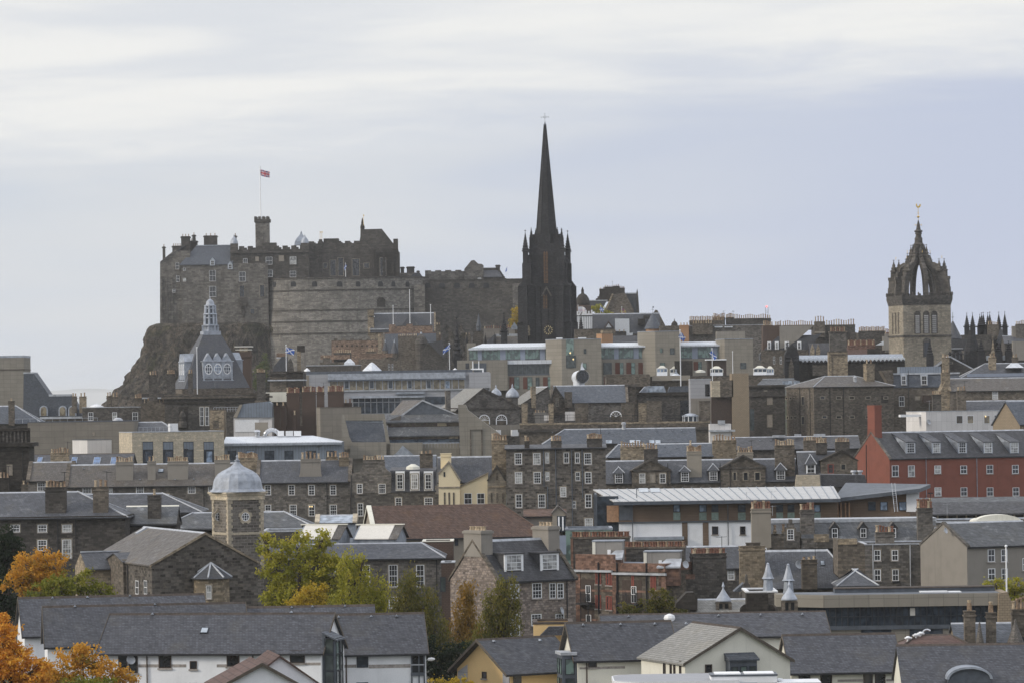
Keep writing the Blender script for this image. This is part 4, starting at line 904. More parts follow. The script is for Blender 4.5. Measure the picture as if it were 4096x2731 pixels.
# ============================================================ the foreground housing
def B(label,x0,x1,yr,d,dp,rot=0.0,name='house',cat='house',group=None): return Bld(name,label,cat,x0,x1,yr,d,dp,rot,group)
TG = 'white terraced houses with slate roofs'
def foreground():
 b = B('white terraced house with slate roof furthest back on the left',98,830,2533,418,8.6,11,group=TG)
 b.gable((100,2533),(400,2381),'white_render','slate_new',cap='moss_ridge',barge='barge',over=.35,oe=.25)
 b.vents([(210,2392),(350,2389),(520,2384)])
 b = B('white terraced house with slate roof, middle one of the three on the left',190,985,2575,400,8.4,8,group=TG)
 b.gable((190,2575),(560,2415),'white_render','slate_new',cap='moss_ridge',barge='barge',over=.35,oe=.3)
 b.pipe(368,2580,2720); b.vents([(300,2426),(620,2418)])
 b = B('white terraced house with small roof window, behind the brown tiled house',397,1285,2600,380,8.6,-11,group=TG)
 b.gable((840,2600),(880,2451),'white_render','slate_new',cap='moss_ridge',barge='barge',over=.35,oe=.25)
 b.wins([(475,511),(515,552)],2608,2690,'b'); b.win(637,684,2610,2670,'b'); b.win(760,788,2640,2674,'b'); b.win(908,958,2602,2664,'b'); b.win(1070,1100,2598,2664,'b'); b.win(1160,1220,2597,2650,'b')
 for x0,x1 in ((553,636),(686,745),(867,907),(1222,1283)): b.rect(x0,x1,2655 if x0 < 1000 else 2648,2667 if x0 < 1000 else 2659,'band','stone_band',out=.012)
 b.pipe(588,2606,2760,'brown_frame'); b.pipe(1012,2602,2660,'brown_frame'); b.sky(800,830,2511,2531,'skylight'); b.vents([(610,2457),(1165,2449)]); b.dish(527,2637)
 U = b.w; z0 = b.pt(1300,2760)[1]; z1 = b.pt(1300,2562)[1]; k = MB(); k.box(U,U + 1.15,.4,3.3,z0,z1); o = b.part(k,'oriel','metal_dark')
 k = MB().slab([(U + 1.35,.2,z1 + .1),(U + 1.35,3.5,z1 + .1),(U,3.5,z1 + .75),(U,.2,z1 + .75)],.14); b.part(k,'oriel_roof','slate_blue',o); b.part(MB().prism([(.35,z1 - .05),(.35,z1 + .1),(.35,z1 + .6),(3.35,z1 + .6),(3.35,z1 - .05)],'x',U + .02,U + .3),'oriel_cheek','metal_dark',o)
 for i in range(3):
  zz = z0 + (z1 - z0) * i / 3
  for v in (.55,1.95): b._win(window_mesh(1.15,1.35,'g'),(U + 1.16,v + .6,zz + .25),math.pi / 2,o)
  b._win(window_mesh(.75,1.35,'g'),(U + .6,.39,zz + .25),0,o)
 b = B('white house wing with slate roof and glazed corner balcony',1362,1704,2602,386,8.4,6,group=TG)
 b.gable((1540,2602),(1520,2451),'white_render','slate_new',cap='moss_ridge',barge='barge',over=.35,oe=.2)
 b.win(1427,1473,2610,2668,'d'); b.win(1427,1473,2725,2790,'d'); b.pipe(1384,2607,2770,'brown_frame')
 for x0,x1 in ((1362,1425),(1475,1642)): b.rect(x0,x1,2657,2668,'band','stone_band',out=.012)
 b.rect(1643,1699,2604,2690,'glass_dark','balcony',out=.05); 
 for x in (1643,1672,1693): b.rect(x,x + 5,2604,2770,'metal_dark','balcony_post',out=.16)
 b.rect(1643,1697,2688,2700,'metal_dark','balcony_rail',out=.15); b.rect(1643,1697,2655,2658,'flash','handrail',out=.17); b.vents([(1355,2468),(1485,2466),(1587,2464)])
 b = B('slate roofed terrace seen only as a strip behind the white houses',925,1500,2575,403,8.6,4,group=TG)
 b.gable((1200,2575),(1240,2421),'white_render','slate_new',cap='moss_ridge',over=.35); b.vents([(1167,2430),(1250,2427),(1380,2424)])
 b = B('low house with brown tiled gable roof and white gable at bottom edge',880,1200,2760,345,8,10)
 b.fgable((880,2742),(1047,2650),'white_render','pantile_new',over=.4,of=.35,cap='pantile_new',barge='barge')
 u,zr = b.pt(1105,2612,8); k = MB(); zb = zr - 4.2; k.slab([(u - 5.5,5.5,zb),(u,5.5,zr),(u,14,zr),(u - 5.5,14,zb)],.16); k.slab([(u,5.5,zr),(u + 5.8,5.5,zb),(u + 5.8,14,zb),(u,14,zr)],.16); b.part(k,'rear_roof','pantile_new')
 b.part(MB().prism([(u - 5.2,-1),(u + 5.4,-1),(u + 5.4,zb + .2),(u,zr - .2),(u - 5.2,zb + .2)],'y',5.8,13.7),'rear_wall','white_render')
 b = B('yellow rendered house with slate roof between the white and cream houses',2040,2300,2682,388,8.6,34)
 b.gable((2040,2682),(2110,2545),'yellow_render','slate_new',cap='moss_ridge',barge='barge',over=.45,oe=.7)
 b.lwin(1929,1947,2683,2712,'b'); b.pipe(2240,2682,2760,'brown_frame')
 v0,z1 = b.sd(1845,2676); v1,_ = b.sd(1868,2676)
 b.part(MB().prism([(v1 - .1,z1 - 1.2),(v0 + .5,z1 - 1.2),(v0 + .5,z1 - .2),(v1 - .1,z1 + .5)],'x',-.06,.1),'soffit_panel','panel_grey'); b.part(MB().prism([(.05,z1 - 1.2),(1.1,z1 - 1.2),(1.1,z1 + .55),(.05,z1 - .35)],'x',-.06,.1),'soffit_panel','panel_grey')
 b.rect(2052,2085,2688,2770,'glass_dark','porch',out=.04); b.vents([(1975,2566),(2160,2562)]); b.sky
 b = B('yellow rendered gable end with dark roof behind the cream house',2135,2290,2540,398,6,0)
 b.flat((2180,2495),'yellow_render','slate_dark',coping='moss_ridge'); k = MB(); u0,z0 = b.pt(2160,2538,-.4); u1,z1 = b.pt(2195,2503,-.4); u2 = b.pt(2270,2505,-.4)[0]; k.prism([(u0,z0),(u1,z1),(u2,z1),(u2,z0)],'y',-1.4,-.35); b.part(k,'lean_to_roof','slate_new')
 CG = 'cream houses with slate roofs'
 b = B('cream house with slate roof and dark glazed bay on its left gable',2310,2700,2629,380,8.4,8,group=CG)
 b.gable((2310,2630),(2500,2483),'cream_render','slate_new',cap='moss_ridge',barge='barge',over=.35,oe=.4)
 b.win(2355,2385,2634,2667,'b'); b.win(2580,2627,2630,2692,'b'); b.pipe(2346,2634,2760,'brown_frame'); b.rect(2318,2352,2667,2674,'band','stone_band',out=.012); b.rect(2362,2500,2665,2672,'band','stone_band',out=.012)
 z0 = b.sd(2270,2770)[1]; z1 = b.sd(2270,2604)[1]; o = b.part(MB().box(-1.3,0,.3,3.3,z0,z1),'bay','metal_dark'); b.part(MB().box(-1.45,-.0,.15,3.45,z1,z1 + .25),'bay_roof','flash',o)
 for zz in (z0 + .3,z0 + 2.0):
  b._win(window_mesh(.8,1.4,'g'),(-.65,.29,zz),0,o); b._win(window_mesh(1.1,1.4,'g'),(-1.31,1.1,zz),-math.pi / 2,o); b._win(window_mesh(1.1,1.4,'g'),(-1.31,2.5,zz),-math.pi / 2,o)
 b.vents([(2333,2500),(2483,2498),(2620,2496),(2745,2494)])
 b = B('cream house with broad front gable and dark oriel under a lead hood',2740,3160,2645,368,10.5,19,group=CG)
 b.fgable((2740,2645),(2957,2507),'cream_render','slate_pale_and_lit',over=.3,of=.3,cap='moss_ridge',barge='barge')  # sun on the left slope is put into this roof's paler slate colour
 b.win(2820,2848,2655,2688,'b'); b.rect(2795,3000,2690,2696,'band','stone_band',out=.012)
 u0,z1 = b.pt(2902,2636); u1,_ = b.pt(3010,2636); z0 = b.pt(2950,2760)[1]; o = b.part(MB().box(u0,u1,-1.0,0,z0,z1),'oriel','metal_dark'); b.part(MB().slab([(u0 - .15,-1.25,z1 + .05),(u1 + .15,-1.25,z1 + .05),(u1 + .15,0,z1 + .55),(u0 - .15,0,z1 + .55)],.15).prism([(-1.2,z1 - .1),(0,z1 - .1),(0,z1 + .4),(-1.2,z1)],'x',u0 - .1,u1 + .1),'oriel_roof','slate_blue',o)
 for i in range(3): w = (u1 - u0) / 3; b._win(window_mesh(w * .78,1.25,'g'),(u0 + w * (i + .5),-1.01,z1 - 1.75),0,o)
 for x0,x1 in ((2654,2663),(2680,2688),(2695,2702),(2718,2726)): b.lwin(x0,x1,2640,2702,'b')
 b = B('slate roofed cream house behind the broad cream gable',2420,3315,2540,408,8.6,3,group=CG)
 b.gable((2860,2540),(2850,2449),'cream_render','slate_new',cap='moss_ridge',barge='barge',over=.3); b.vents([(2515,2466),(2875,2462),(3043,2460),(3210,2457)])
 u,v,z = b.slope(2678,2474); b.part(MB().lathe(0,0,[(.5,-.3),(.55,0),(.45,.25),(.1,.4)],10),'rooflight_dome','white_paint',loc=(u,v,z + .1))
 b = B('cream house on the right with slate roof and row of brown windows',3165,3603,2678,386,8.6,4,group=CG)
 b.gable((3390,2676),(3300,2534),'cream_render','slate_new',cap='moss_ridge',barge='barge',over=.35)
 b.win(3197,3240,2687,2750,'b'); b.win(3283,3327,2686,2750,'b'); b.win(3455,3490,2685,2750,'b'); b.win(3502,3540,2684,2750,'b'); b.rect(3350,3452,2716,2724,'band','stone_band',out=.012); b.rect(3545,3585,2714,2722,'band','stone_band',out=.012); b.pipe(3590,2680,2760,'brown_frame')
 b = B('long slate roofed house at the bottom right with curved lead dormer',3615,4170,2731,370,9.4,0,group=CG)
 b.gable((3850,2726),(3850,2574),'cream_render','slate_new',cap='moss_ridge',over=.35)
 u,v,z = b.slope(3876,2731); r = 1.75; k = MB(); pf = [(-r - .1,-.1)] + [(r * math.cos(t) * 1.0,r * .52 * math.sin(t) + .25) for t in [math.pi - math.pi * i / 14 for i in range(15)]] + [(r + .1,-.1)]; b.part(k.prism(pf,'y',0,3.4),'dormer','metal_dark',loc=(u,v - .4,z + .15))
 pf = [(1.12 * r * math.cos(t),r * .6 * math.sin(t) + .25) for t in [math.pi - math.pi * i / 14 for i in range(15)]] + [(1.0 * r * math.cos(t),r * .50 * math.sin(t) + .25) for t in [math.pi * i / 14 for i in range(15)]]; b.part(MB().prism(pf,'y',-.35,3.4),'dormer_roof','lead',loc=(u,v - .4,z + .15)); b.win(3652,3718,2731,2790,'b')
 D = 336; q = P(2780,2731,D); e = empty('flat_roofed_block','low white block with rounded flat roof edge and white plant box','building',(q.x,D,ground(D)),0); zg = ground(D)
 def lp(px,py,V=0): w = P(px,py,D + V); return w.x - q.x,w.z - zg
 a,z = lp(2455,2738); bq,_ = lp(2960,2730); k = MB(); L = bq - a; ol = [(a + 2.0 - 2.0 * math.cos(t),2.2 - 2.2 * math.sin(t)) for t in [math.pi / 2 * i / 10 for i in range(11)]] + [(bq,0),(bq,9.6),(a + 2.0,9.6),(a + .5,9),(a,7.5)]; k.prism(ol,'z',z - .15,z + .2); k.build('roof_edge','white_paint',e)
 ol2 = [(x * .985 + .02,y * .96 + .12) for x,y in ol]; MB().prism(ol2,'z',z + .2,z + .215).build('roof','panel_grey',e); MB().prism([(x * .98,y * .97 + .2) for x,y in ol],'z',-1,z - .15).build('wall','panel_grey',e)
 a,z1 = lp(2845,2704,.5); bq = lp(3108,2700,.5)[0]; MB().box(a,bq,.5,3.5,z,z1).build('plant_box','white_render',e); MB().box(a - .05,bq + .05,.45,3.55,z1,z1 + .12).build('plant_box_rim','metal_dark',e); MB().slab([(a + .3,.8,z1 + .2),(a + 2.3,.8,z1 + .2),(a + 2.3,3.2,z1 + .2),(a + .3,3.2,z1 + .2)],.08).slab([(a + 2.6,.8,z1 + .2),(bq - .2,.8,z1 + .2),(bq - .2,3.2,z1 + .2),(a + 2.6,3.2,z1 + .2)],.08).build('rooflight','white_paint',e)
 a,z1 = lp(3110,2728); bq = lp(3285,2727)[0]; MB().box(a,bq,0,4,-1,z1).build('side_block','white_render',e); c,zt = lp(3117,2716,1); MB().lathe(c,1,[(.18,z1),(.18,zt - .1),(.32,zt - .05),(.25,zt + .08),(.05,zt + .12)],10).build('flue','white_paint',e)
 k = MB(); x0,z1 = lp(3466,2700,6); x1 = lp(3535,2700,6)[0]
 b_ = P(1696,2720,392); e = empty('street_lamp','white headed street lamp beside the glazed corner balcony','street lamp',(b_.x,392,ground(392))); zz = P(1735,2635,392); hz = zz.z - ground(392)
 MB().tube((0,0,0),(0,0,hz - .1),.08,8,.05).tube((0,0,hz - .1),(.5,0,hz),.04,6).build('pole','flash',e); MB().lathe(0,0,[(.03,0),(.13,.06),(.16,.35),(.1,.6),(.03,.68)],10).build('lamp_head','white_paint',e,(.35,0,hz)).rotation_euler = (0,R(88),0)
foreground()
# ============================================================ the second rank
def second():
 b = B('old stone hall with wide dark gable and brown slate roof',607,1030,2250,470,27,19,'hall','hall')
 b.fgable((607,2254),(820,2128),'stone_rubble','slate_brown',over=.25,of=.12,cap='flash',barge='stone_tan')
 U,z = b.pt(840,2307,-.1); z0 = 0; z1 = b.pt(840,2252,-2)[1]
 tw = MB().lathe(U,-.5,[(2.0,-1),(2.0,z - .05)],8,rot=R(22)); t = b.part(tw,'stair_turret','stone_tan'); k = MB().lathe(U,-.5,[(2.4,z - .1),(2.3,z),(.08,z1)],8,rot=R(22)); rr = b.part(k,'turret_roof','slate',t); k = MB()
 for i in range(8): a = R(22) + i * math.pi / 4; k.tube((U + 2.3 * math.cos(a),-.5 + 2.3 * math.sin(a),z + .05),(U,-.5,z1 + .03),.1,5)
 b.part(k,'hip_flashing','flash',t); b._win(window_mesh(.5,1.4,'s'),(U - .75,-2.38,z - 2.2),R(-22),t)
 b.part(MB().box(-.08,.35,-.08,.3,-1,b.ze - 4.2).box(-.12,.2,-.1,.5,b.ze - 5.2,b.ze - 4.2),'quoin','stone_dressed')
 for x0,x1,y0,y1 in ((450,464,2284,2366),(469,484,2286,2367),(543,556,2318,2376),(577,590,2318,2376)): b.lwin(x0,x1,y0,y1,'c')
 v,zt = b.sd(470,2212); v0 = b.sd(505,2250)[0]; v1 = b.sd(436,2250)[0]; k = MB().prism([(min(v0,v1),b.ze - 5),(max(v0,v1),b.ze - 5),(max(v0,v1),b.ze),(v,zt),(min(v0,v1),b.ze)],'x',-.35,3.0); b.part(k,'wall_gable','stone_brown'); k = MB(); k.slab([(-.5,min(v0,v1) - .3,b.ze - .1),(-.5,v,zt + .12),(3.2,v,zt + .12),(1.5,min(v0,v1) - .3,b.ze - .1)],.12).slab([(-.5,v,zt + .12),(-.5,max(v0,v1) + .3,b.ze - .1),(1.5,max(v0,v1) + .3,b.ze - .1),(3.2,v,zt + .12)],.12); b.part(k,'gable_roof','slate')
 v,z1 = b.sd(308,2203,-3); k = MB().prism([(17.6,-1),(22.4,-1),(22.4,b.ze - .9),(20,b.ze + .55),(17.6,b.ze - .9)],'x',-3.2,-.0); b.part(k,'porch','stone_tan'); k = MB(); k.slab([(-3.1,17.2,b.ze - 1.05),(-3.1,20,b.ze + .75),(2.2,20,b.ze + .75),(.2,17.2,b.ze - 1.05)],.14).slab([(-3.1,20,b.ze + .75),(-3.1,22.8,b.ze - 1.05),(.2,22.8,b.ze - 1.05),(2.2,20,b.ze + .75)],.14); b.part(k,'porch_roof','slate'); b.part(MB().box(-3.1,2.0,19.85,20.15,b.ze + .72,b.ze + .86),'ridge_cap','flash')
 b.lpipe(407,2255,2400); b.lpipe(513,2258,2400)
 k = MB().box(1.2,2.6,14.5,15.4,0,.16); o = b.part(k,'skylight','flash',loc=(1.0,0,b.ze + 2.2)); o.rotation_euler = (0,-math.atan2(b.zr - b.ze,b.ua),0)
 b = B('square stone bell tower with round windows and ogee lead dome',912,1052,1990,505,4.7,28,'bell_tower','tower')
 z1 = b.pt(985,1998)[1]; w = b.w; b.dp = w; b.part(MB().box(0,w,0,w,-1,z1),'wall','stone_tower')
 k = MB(); za = z1 - .15; k.box(-.16,w + .16,-.16,w + .16,z1,z1 + .55).box(-.3,w + .3,-.3,w + .3,z1 + .55,z1 + .75).box(-.42,w + .42,-.42,w + .42,z1 + .75,z1 + .95); b.part(k,'cornice','ashlar_tan')
 k = MB()
 for x,y in ((0,0),(w,0),(0,w)):
  for i in range(22):
   q = .34 if i % 2 else .55; zz = z1 - .36 * (i + 1); k.box(x - .05 if x == 0 else x - q,x + q if x == 0 else x + .05,y - .05 if y == 0 else y - q,y + q if y == 0 else y + .05,zz,zz + .34)
 b.part(k,'quoin','ashlar_tan'); zb = b.pt(985,2132)[1]; b.part(MB().box(-.06,w + .06,-.06,w + .06,zb - .15,zb + .15),'string_course','ashlar_tan')
 for px,side in ((981,0),(875,1)):
  if side == 0: U,z = b.pt(px,2065); rz,loc = 0,(U,-.02,z)
  else: v,z = b.sd(px,2065); rz,loc = -math.pi / 2,(-.02,v,z)
  k = MB(); n = 20
  for i in range(n): a = 2 * math.pi * i / n; c = 2 * math.pi * (i + 1) / n; r0,r1 = .5,(.72 if (i // 2) % 2 else .88); k.prism([(r0 * math.cos(a),r0 * math.sin(a)),(r1 * math.cos(a),r1 * math.sin(a)),(r1 * math.cos(c),r1 * math.sin(c)),(r0 * math.cos(c),r0 * math.sin(c))],'y',-.09,.05)
  o = MB().prism([(.5 * math.cos(2 * math.pi * i / n),.5 * math.sin(2 * math.pi * i / n)) for i in range(n)],'y',-.03,.02).build('window','glass',b.e,loc,rz); k.build('surround','ashlar_tan',o)
  f = MB()
  for i in range(n): a = 2 * math.pi * i / n; c = 2 * math.pi * (i + 1) / n; f.prism([(.43 * math.cos(a),.43 * math.sin(a)),(.5 * math.cos(a),.5 * math.sin(a)),(.5 * math.cos(c),.5 * math.sin(c)),(.43 * math.cos(c),.43 * math.sin(c))],'y',-.075,-.01)
  for t in (-.15,.15): f.box(t - .02,t + .02,-.07,-.03,-.43,.43).box(-.43,.43,-.068,-.03,t - .02,t + .02)
  f.build('window_frame','white_paint',o)
 c = w / 2; z0 = z1 + .95; top = b.pt(945,1852,c)[1] if False else z0 + 4.1; s_ = 505 / F; prof = [(110,0),(107,4),(98,13),(95,30),(92,50),(86,66),(76,82),(60,95),(40,107),(26,116),(15,127),(8,140),(11,141.5),(12,146),(5,148),(3.5,160),(6,162),(4,165),(.6,172)]
 k = MB().lathe(c,c,[(r * s_ * 1.02,z0 + h * s_ * .87) for r,h in prof],48,0,.018,16); b.part(k,'dome','lead_light',smooth=False)
 b = B('long dark stone villa with two chimney stacks on the far left',-40,500,2060,545,11,0,'villa','house')
 b.gable((240,2062),(150,1966),'stone_dark','slate',cap='flash',over=.45,hr=6.5)
 b.chim(180,263,1950,2052,V=.6,dp=1.3,m='stone_dark',pots=6); b.chim(371,431,1948,2050,V=.6,dp=1.3,m='stone_brown',pots=3)
 b.wins([(44,78),(152,187),(250,286)],2098,2126,'s'); b.wins([(152,187)],2160,2200,'s'); b.win(250,286,2156,2230,'s'); b.pipe(302,2070,2200); b.pipe(230,2072,2200); b.band(2064,2078,.35,'stone_sooty')
 b = B('lower slate roofed wing with dark stack right of the dark villa',500,700,2092,552,9,0)
 b.gable((600,2092),(560,2022),'stone_dark','slate_streaked',cap='cream_render',over=.3); b.chim(590,642,1982,2080,V=1.2,dp=1.4,m='stone_dark',pots=1); b.band(2094,2106,.25,'stone_sooty')
 b = B('broad hipped slate roof behind the dark villa chimneys',310,800,2052,600,12,0)
 b.gable((560,2046),(500,1972),'stone_dark','slate',hr=5.7,cap='flash')
 b = B('long low slate roof behind the bell tower',640,1250,2112,562,9,0)
 b.hip((940,2108),(950,2046),'stone_dark','slate_streaked',cap='flash',h=4); b.band(2110,2124,.2,'stone_sooty')
 b = B('flat dark roofed range with pale edging behind the green tree',1050,1250,2140,545,10,0,'outbuilding','building')
 b.flat((1120,2126),'stone_dark','lead',coping='flash')
 b = B('grey stone hall with slate roof behind the green trees',1070,1770,2235,510,9.5,0,'hall','hall')
 b.gable((1420,2230),(1420,2172),'stone_grey','slate',hr=2.6,cap='flash',over=.35)
 b.wins([(1340,1372),(1449,1481),(1557,1590),(1666,1698)],2256,2346,'s'); b.pipe(1746,2236,2420); b.pipe(1080,2240,2420)
 b.band(2232,2240,.15,'stone_tan'); b.wins([(1557,1590)],2385,2430,'s')
 b = B('flat roofed dark clad extension at the right end of the hall',1690,1812,2180,520,7,0,'extension','building'); b.flat((1740,2165),'brick_brown','lead',coping='cream_render',ct=.1)
 b = B('narrow dark clad link between the hall and the pink house',1765,1818,2262,500,5,0,'extension','building'); b.flat((1790,2250),'brick_brown','lead',coping='flash',ct=.1); b.win(1762,1782,2305,2365,'g')
 for x0,x1,lab in ((1190,1366,'left of two wedge shaped rooflights with cream blinds behind the trees'),(1412,1594,'right of two wedge shaped rooflights with cream blinds behind the trees')):
  b = B(lab,x0,x1 - 12,2160,522,5.2,-15,'rooflight','rooflight','wedge rooflights with cream blinds'); b.dp = 4.6
  ze = b.zz(2152); zr = b.zz(2100,2.6); w = b.w; b.ze,b.zr,b.rv = ze,zr,2.6
  b.part(MB().prism([(0,-1),(4.6,-1),(4.6,ze),(2.6,zr),(0,ze)],'x',0,w),'side_wall','lead'); b.part(MB().slab([(.25,-.25,ze),(w - .8,-.25,ze),(w - .8,2.5,zr + .1),(.25,2.5,zr + .1)],.1),'blind','blind'); b.part(MB().slab([(w - .78,-.3,ze - .03),(w + .3,-.3,ze - .03),(w + .3,2.6,zr + .05),(w - .78,2.6,zr + .05)],.1).slab([(w + .3,2.62,zr + .05),(w + .3,4.9,ze),(-.3,4.9,ze),(-.3,2.62,zr + .05)],.1),'roof','slate_brown'); b.part(MB().box(-.35,w + .35,2.4,2.85,zr + .06,zr + .2),'ridge_cap','cream_render')
 b = B('glazed rooflight with stone end copings left of the brown tiled hall',1268,1420,2097,535,5,0,'rooflight','rooflight'); b.gable((1340,2088),(1340,2058),'lead','skylight',cap='flash',skew='ashlar_tan',over=.1)
 b = B('long low hall with red brown pantile roof and pale left gable',1500,2180,2140,548,12,9,'hall','hall')
 b.gable((1840,2140),(1800,2018),'harl_beige','pantile',hr=4.6,cap='pantile',skew='cream_render',over=.4)
 b.wins([(1795,1815),(1820,1832)],2156,2180,'d'); b.win(1728,1748,2158,2170,'d')
 b = B('small pantiled wing with gabled stair head behind the pink stone house',2100,2260,2065,556,6,0)
 b.gable((2180,2060),(2180,2036),'harl','pantile',cap='pantile'); b.poly([(2210,2125),(2210,2052),(2232,2022),(2262,2052),(2262,2125)],'harl_beige','stair_head',-1.6,1); b.poly([(2206,2056),(2206,2050),(2232,2018),(2266,2050),(2266,2056),(2232,2026)],'slate_brown','stair_head_roof',-1.8,1.5); b.rect(2232,2238,2065,2120,'white_paint','column',V=-1.6,out=.3); b.rect(2248,2254,2065,2120,'white_paint','column',V=-1.6,out=.3); b.rect(2228,2262,2062,2125,'glass_blue','window',V=-1.6,out=.05)
 b = B('low curved blue grey roof left of the timber clad block',2262,2450,2135,552,8,0,'extension','building'); b.flat((2350,2118),'glass_green','metal_dark',coping='lead',ct=.25); b.rect(2228,2264,2140,2215,'panel_blue','blue_glazing',V=-4,out=.1); 
 b = B('pinkish rubble stone house with two white dormers and tall chimneys',1990,2302,2318,456,8.4,37)
 b.gable((1990,2318),(2080,2153),'rubble_pink','slate_dark',cap='flash',over=.22,oe=.05,skew='stone_brown')
 b.dormer(2018,2092,2214,2283,'slate_dark','slate_dark','s'); b.dormer(2162,2234,2211,2280,'slate_dark','slate_dark','s')
 r = b.rv; z1 = b.sd(1907,2118,.6)[1]; o = b.part(MB().box(0,1.5,-1.55,1.55,b.zr - 1.7 - z1,-.02).box(-.12,1.62,-1.67,1.67,-.35,-.1),'chimney_stack','harl',loc=(-.1,r,z1))
 for i in range(6): inst('chimney_pot',pot_mesh(.4,'pot_pale'),o,(.75,-1.2 + .48 * i,0))
 o = b.part(MB().box(-1.5,0,-1.4,1.4,-4.5,-.02).box(-1.62,.12,-1.52,1.52,-.4,-.15),'chimney_stack','harl',loc=(b.w + .1,r,z1 + .2))
 for i in range(4): inst('chimney_pot',pot_mesh(.4,'pot_pale'),o,(-.75,-.9 + .6 * i,0))
 b.wins([(2042,2076),(2130,2165),(2198,2222),(2229,2253)],2332,2391,'s'); b.win(2042,2077,2457,2540,'s'); b.win(2125,2165,2455,2500,'s'); b.win(2222,2256,2452,2506,'s'); b.pipe(2266,2320,2520); b.dish(2240,2440)
 b = B('red sandstone tenement with iron balconies and rows of chimney pots',2305,2660,2290,505,9,-38,'tenement','tenement')
 w = b.w; zt = b.pt(2480,2262)[1]; zl = zt + .9
 b.part(MB().box(0,w,0,b.dp,-1,zt),'wall','stone_brown'); b.part(MB().box(-.05,w * .42,-.06,.5,zt - .6,zl + .4).box(w * .42,w + .06,-.06,.5,zt - .6,zt + .35).box(w - .5,w + .06,.5,b.dp,zt - .5,zt + .35),'parapet','stone_red'); b.part(MB().box(-.3,w * .42,-.35,-.06,zt - .75,zt - .5).box(w * .42,w + .3,-.35,-.06,zt - 1.0,zt - .75),'cornice','flash')
 b.part(MB().box(.5,w - .5,.5,b.dp - .3,zt,zt + .1),'roof','lead'); b.ze = b.zr = zt; b.rv = 3
 b.part(MB().box(0,w * .99,-.05,0,zt - 3.0,zt - 2.75).box(0,w * .99,-.05,0,zt - 6.4,zt - 6.15),'string_course','stone_red')
 for q in (.02,.44,.985): b.part(MB().box(w * q - .35,w * q + .35,-.08,.02,-1,zt - 1),'pilaster','stone_red')
 for y0,y1 in ((2277,2334),(2378,2432)):
  for x0,x1 in ((2383,2392),(2396,2405),(2426,2436),(2440,2448),(2528,2536),(2604,2612),(2616,2624)): b.win(x0,x1,y0 + (x0 - 2383) * .1,y1 + (x0 - 2383) * .1,'r')
 for i,(u0,u1) in enumerate(((.03,.2),(.52,.74))):
  for z in (zt - 4.2,zt - 7.6):
   u0_,u1_ = w * u0,w * u1; b.part(MB().box(u0_,u1_,-.03,.0,z - .2,z + 2.6),'balcony_recess','brown_frame'); k = MB().box(u0_ - .1,u1_ + .1,-1.25,-.0,z - .3,z - .1)
   for t in range(15): x = u0_ + (u1_ - u0_) * t / 14; k.box(x - .02,x + .02,-1.2,-1.16,z - .1,z + .95)
   k.box(u0_,u1_,-1.22,-1.14,z + .92,z + 1.0); b.part(k,'balcony','iron')
   wi = inst('window',window_mesh(.7,1.9,'c')[0],b.e,((u0_ + u1_) / 2 + .3,-.05,z)); inst('window_frame',window_mesh(.7,1.9,'c')[1],wi)
  for x in (u0,(u0 + u1) / 2,u1): b.part(MB().tube((w * x,-1.2,-1),(w * x,-1.2,zt - 3),.06,5),'balcony_post','iron')
 for q in (.26,.47,.8): b.part(MB().tube((w * q,-.15,-1),(w * q,-.15,zt + .4),.09,6),'downpipe','iron')
 D = 512
 for i,(lab,x0,x1,y0,y1,pots,m,d2) in enumerate((('left long chimney wall crowded with pots above the red tenement',2285,2515,2152,2240,20,'stone_dark',520),('middle long chimney wall crowded with pots above the red tenement',2497,2738,2192,2275,22,'stone_dark',512))):
  b2 = B(lab,x0,x1,y1,d2,1.6,-8,'chimney_wall','chimney','long chimney walls of the red tenement'); z1 = b2.pt((x0 + x1) / 2,y0)[1]; b2.part(MB().box(0,b2.w,0,1.6,-1,z1),'wall',m); b2.part(MB().box(-.1,b2.w + .1,-.1,1.7,z1,z1 + .2),'coping','stone_brown'); b2.part(MB().box(-.06,.25,-.06,1.66,-1,z1 - .02),'quoin','stone_red')
  for r in range(2):
   for j in range(pots): 
    if (j * 7 + r * 3) % 9: inst('chimney_pot',pot_mesh(.55,'pot_red' if (j + r) % 3 else 'pot'),b2.e,(b2.w * (j + .5) / pots,.4 + .8 * r,z1 + .2))
 b3 = B('dark rubble end of the red tenement with short pots on top',2650,2912,2440,500,6,8,'tenement','tenement'); z1 = b3.pt(2780,2300)[1]; b3.part(MB().box(0,b3.w,0,6,-1,z1),'wall','stone_dark'); b3.part(MB().box(b3.w * .02,b3.w * .5,-.06,.3,z1 - .4,z1 + .15),'parapet','stone_red'); b3.ze = b3.zr = z1; b3.rv = 1
 b3.chim(2772,2905,2216,2310,V=0.02,dp=2.0,m='stone_dark',pots=10,pm='pot_red',ph=.55,rows=2)
 for i,(x0,x1,y0,y1,d2,lab) in enumerate(((2372,2490,2164,2232,508,'left of two stained cement huts on the roof of the red tenement'),(2577,2722,2206,2266,500,'right of two stained cement huts on the roof of the red tenement'))):
  b2 = B(lab,x0,x1,y1,d2,3,-6,'rooftop_hut','rooftop hut','cement rooftop huts'); z1 = b2.pt((x0 + x1) / 2,y0)[1]; b2.part(MB().box(0,b2.w,0,3,-1,z1),'wall','grey_cement'); b2.part(MB().box(-.1,b2.w + .1,-.1,3.1,z1,z1 + .12),'roof','lead'); b2.part(MB().box(-.06,.3,-.05,3.05,0,z1 - .02),'quoin','cream_render'); xm = x0 + 58; b2.rect(xm,xm + 13,y0 + 33,y0 + 55,'white_paint','vent_box',out=.3)
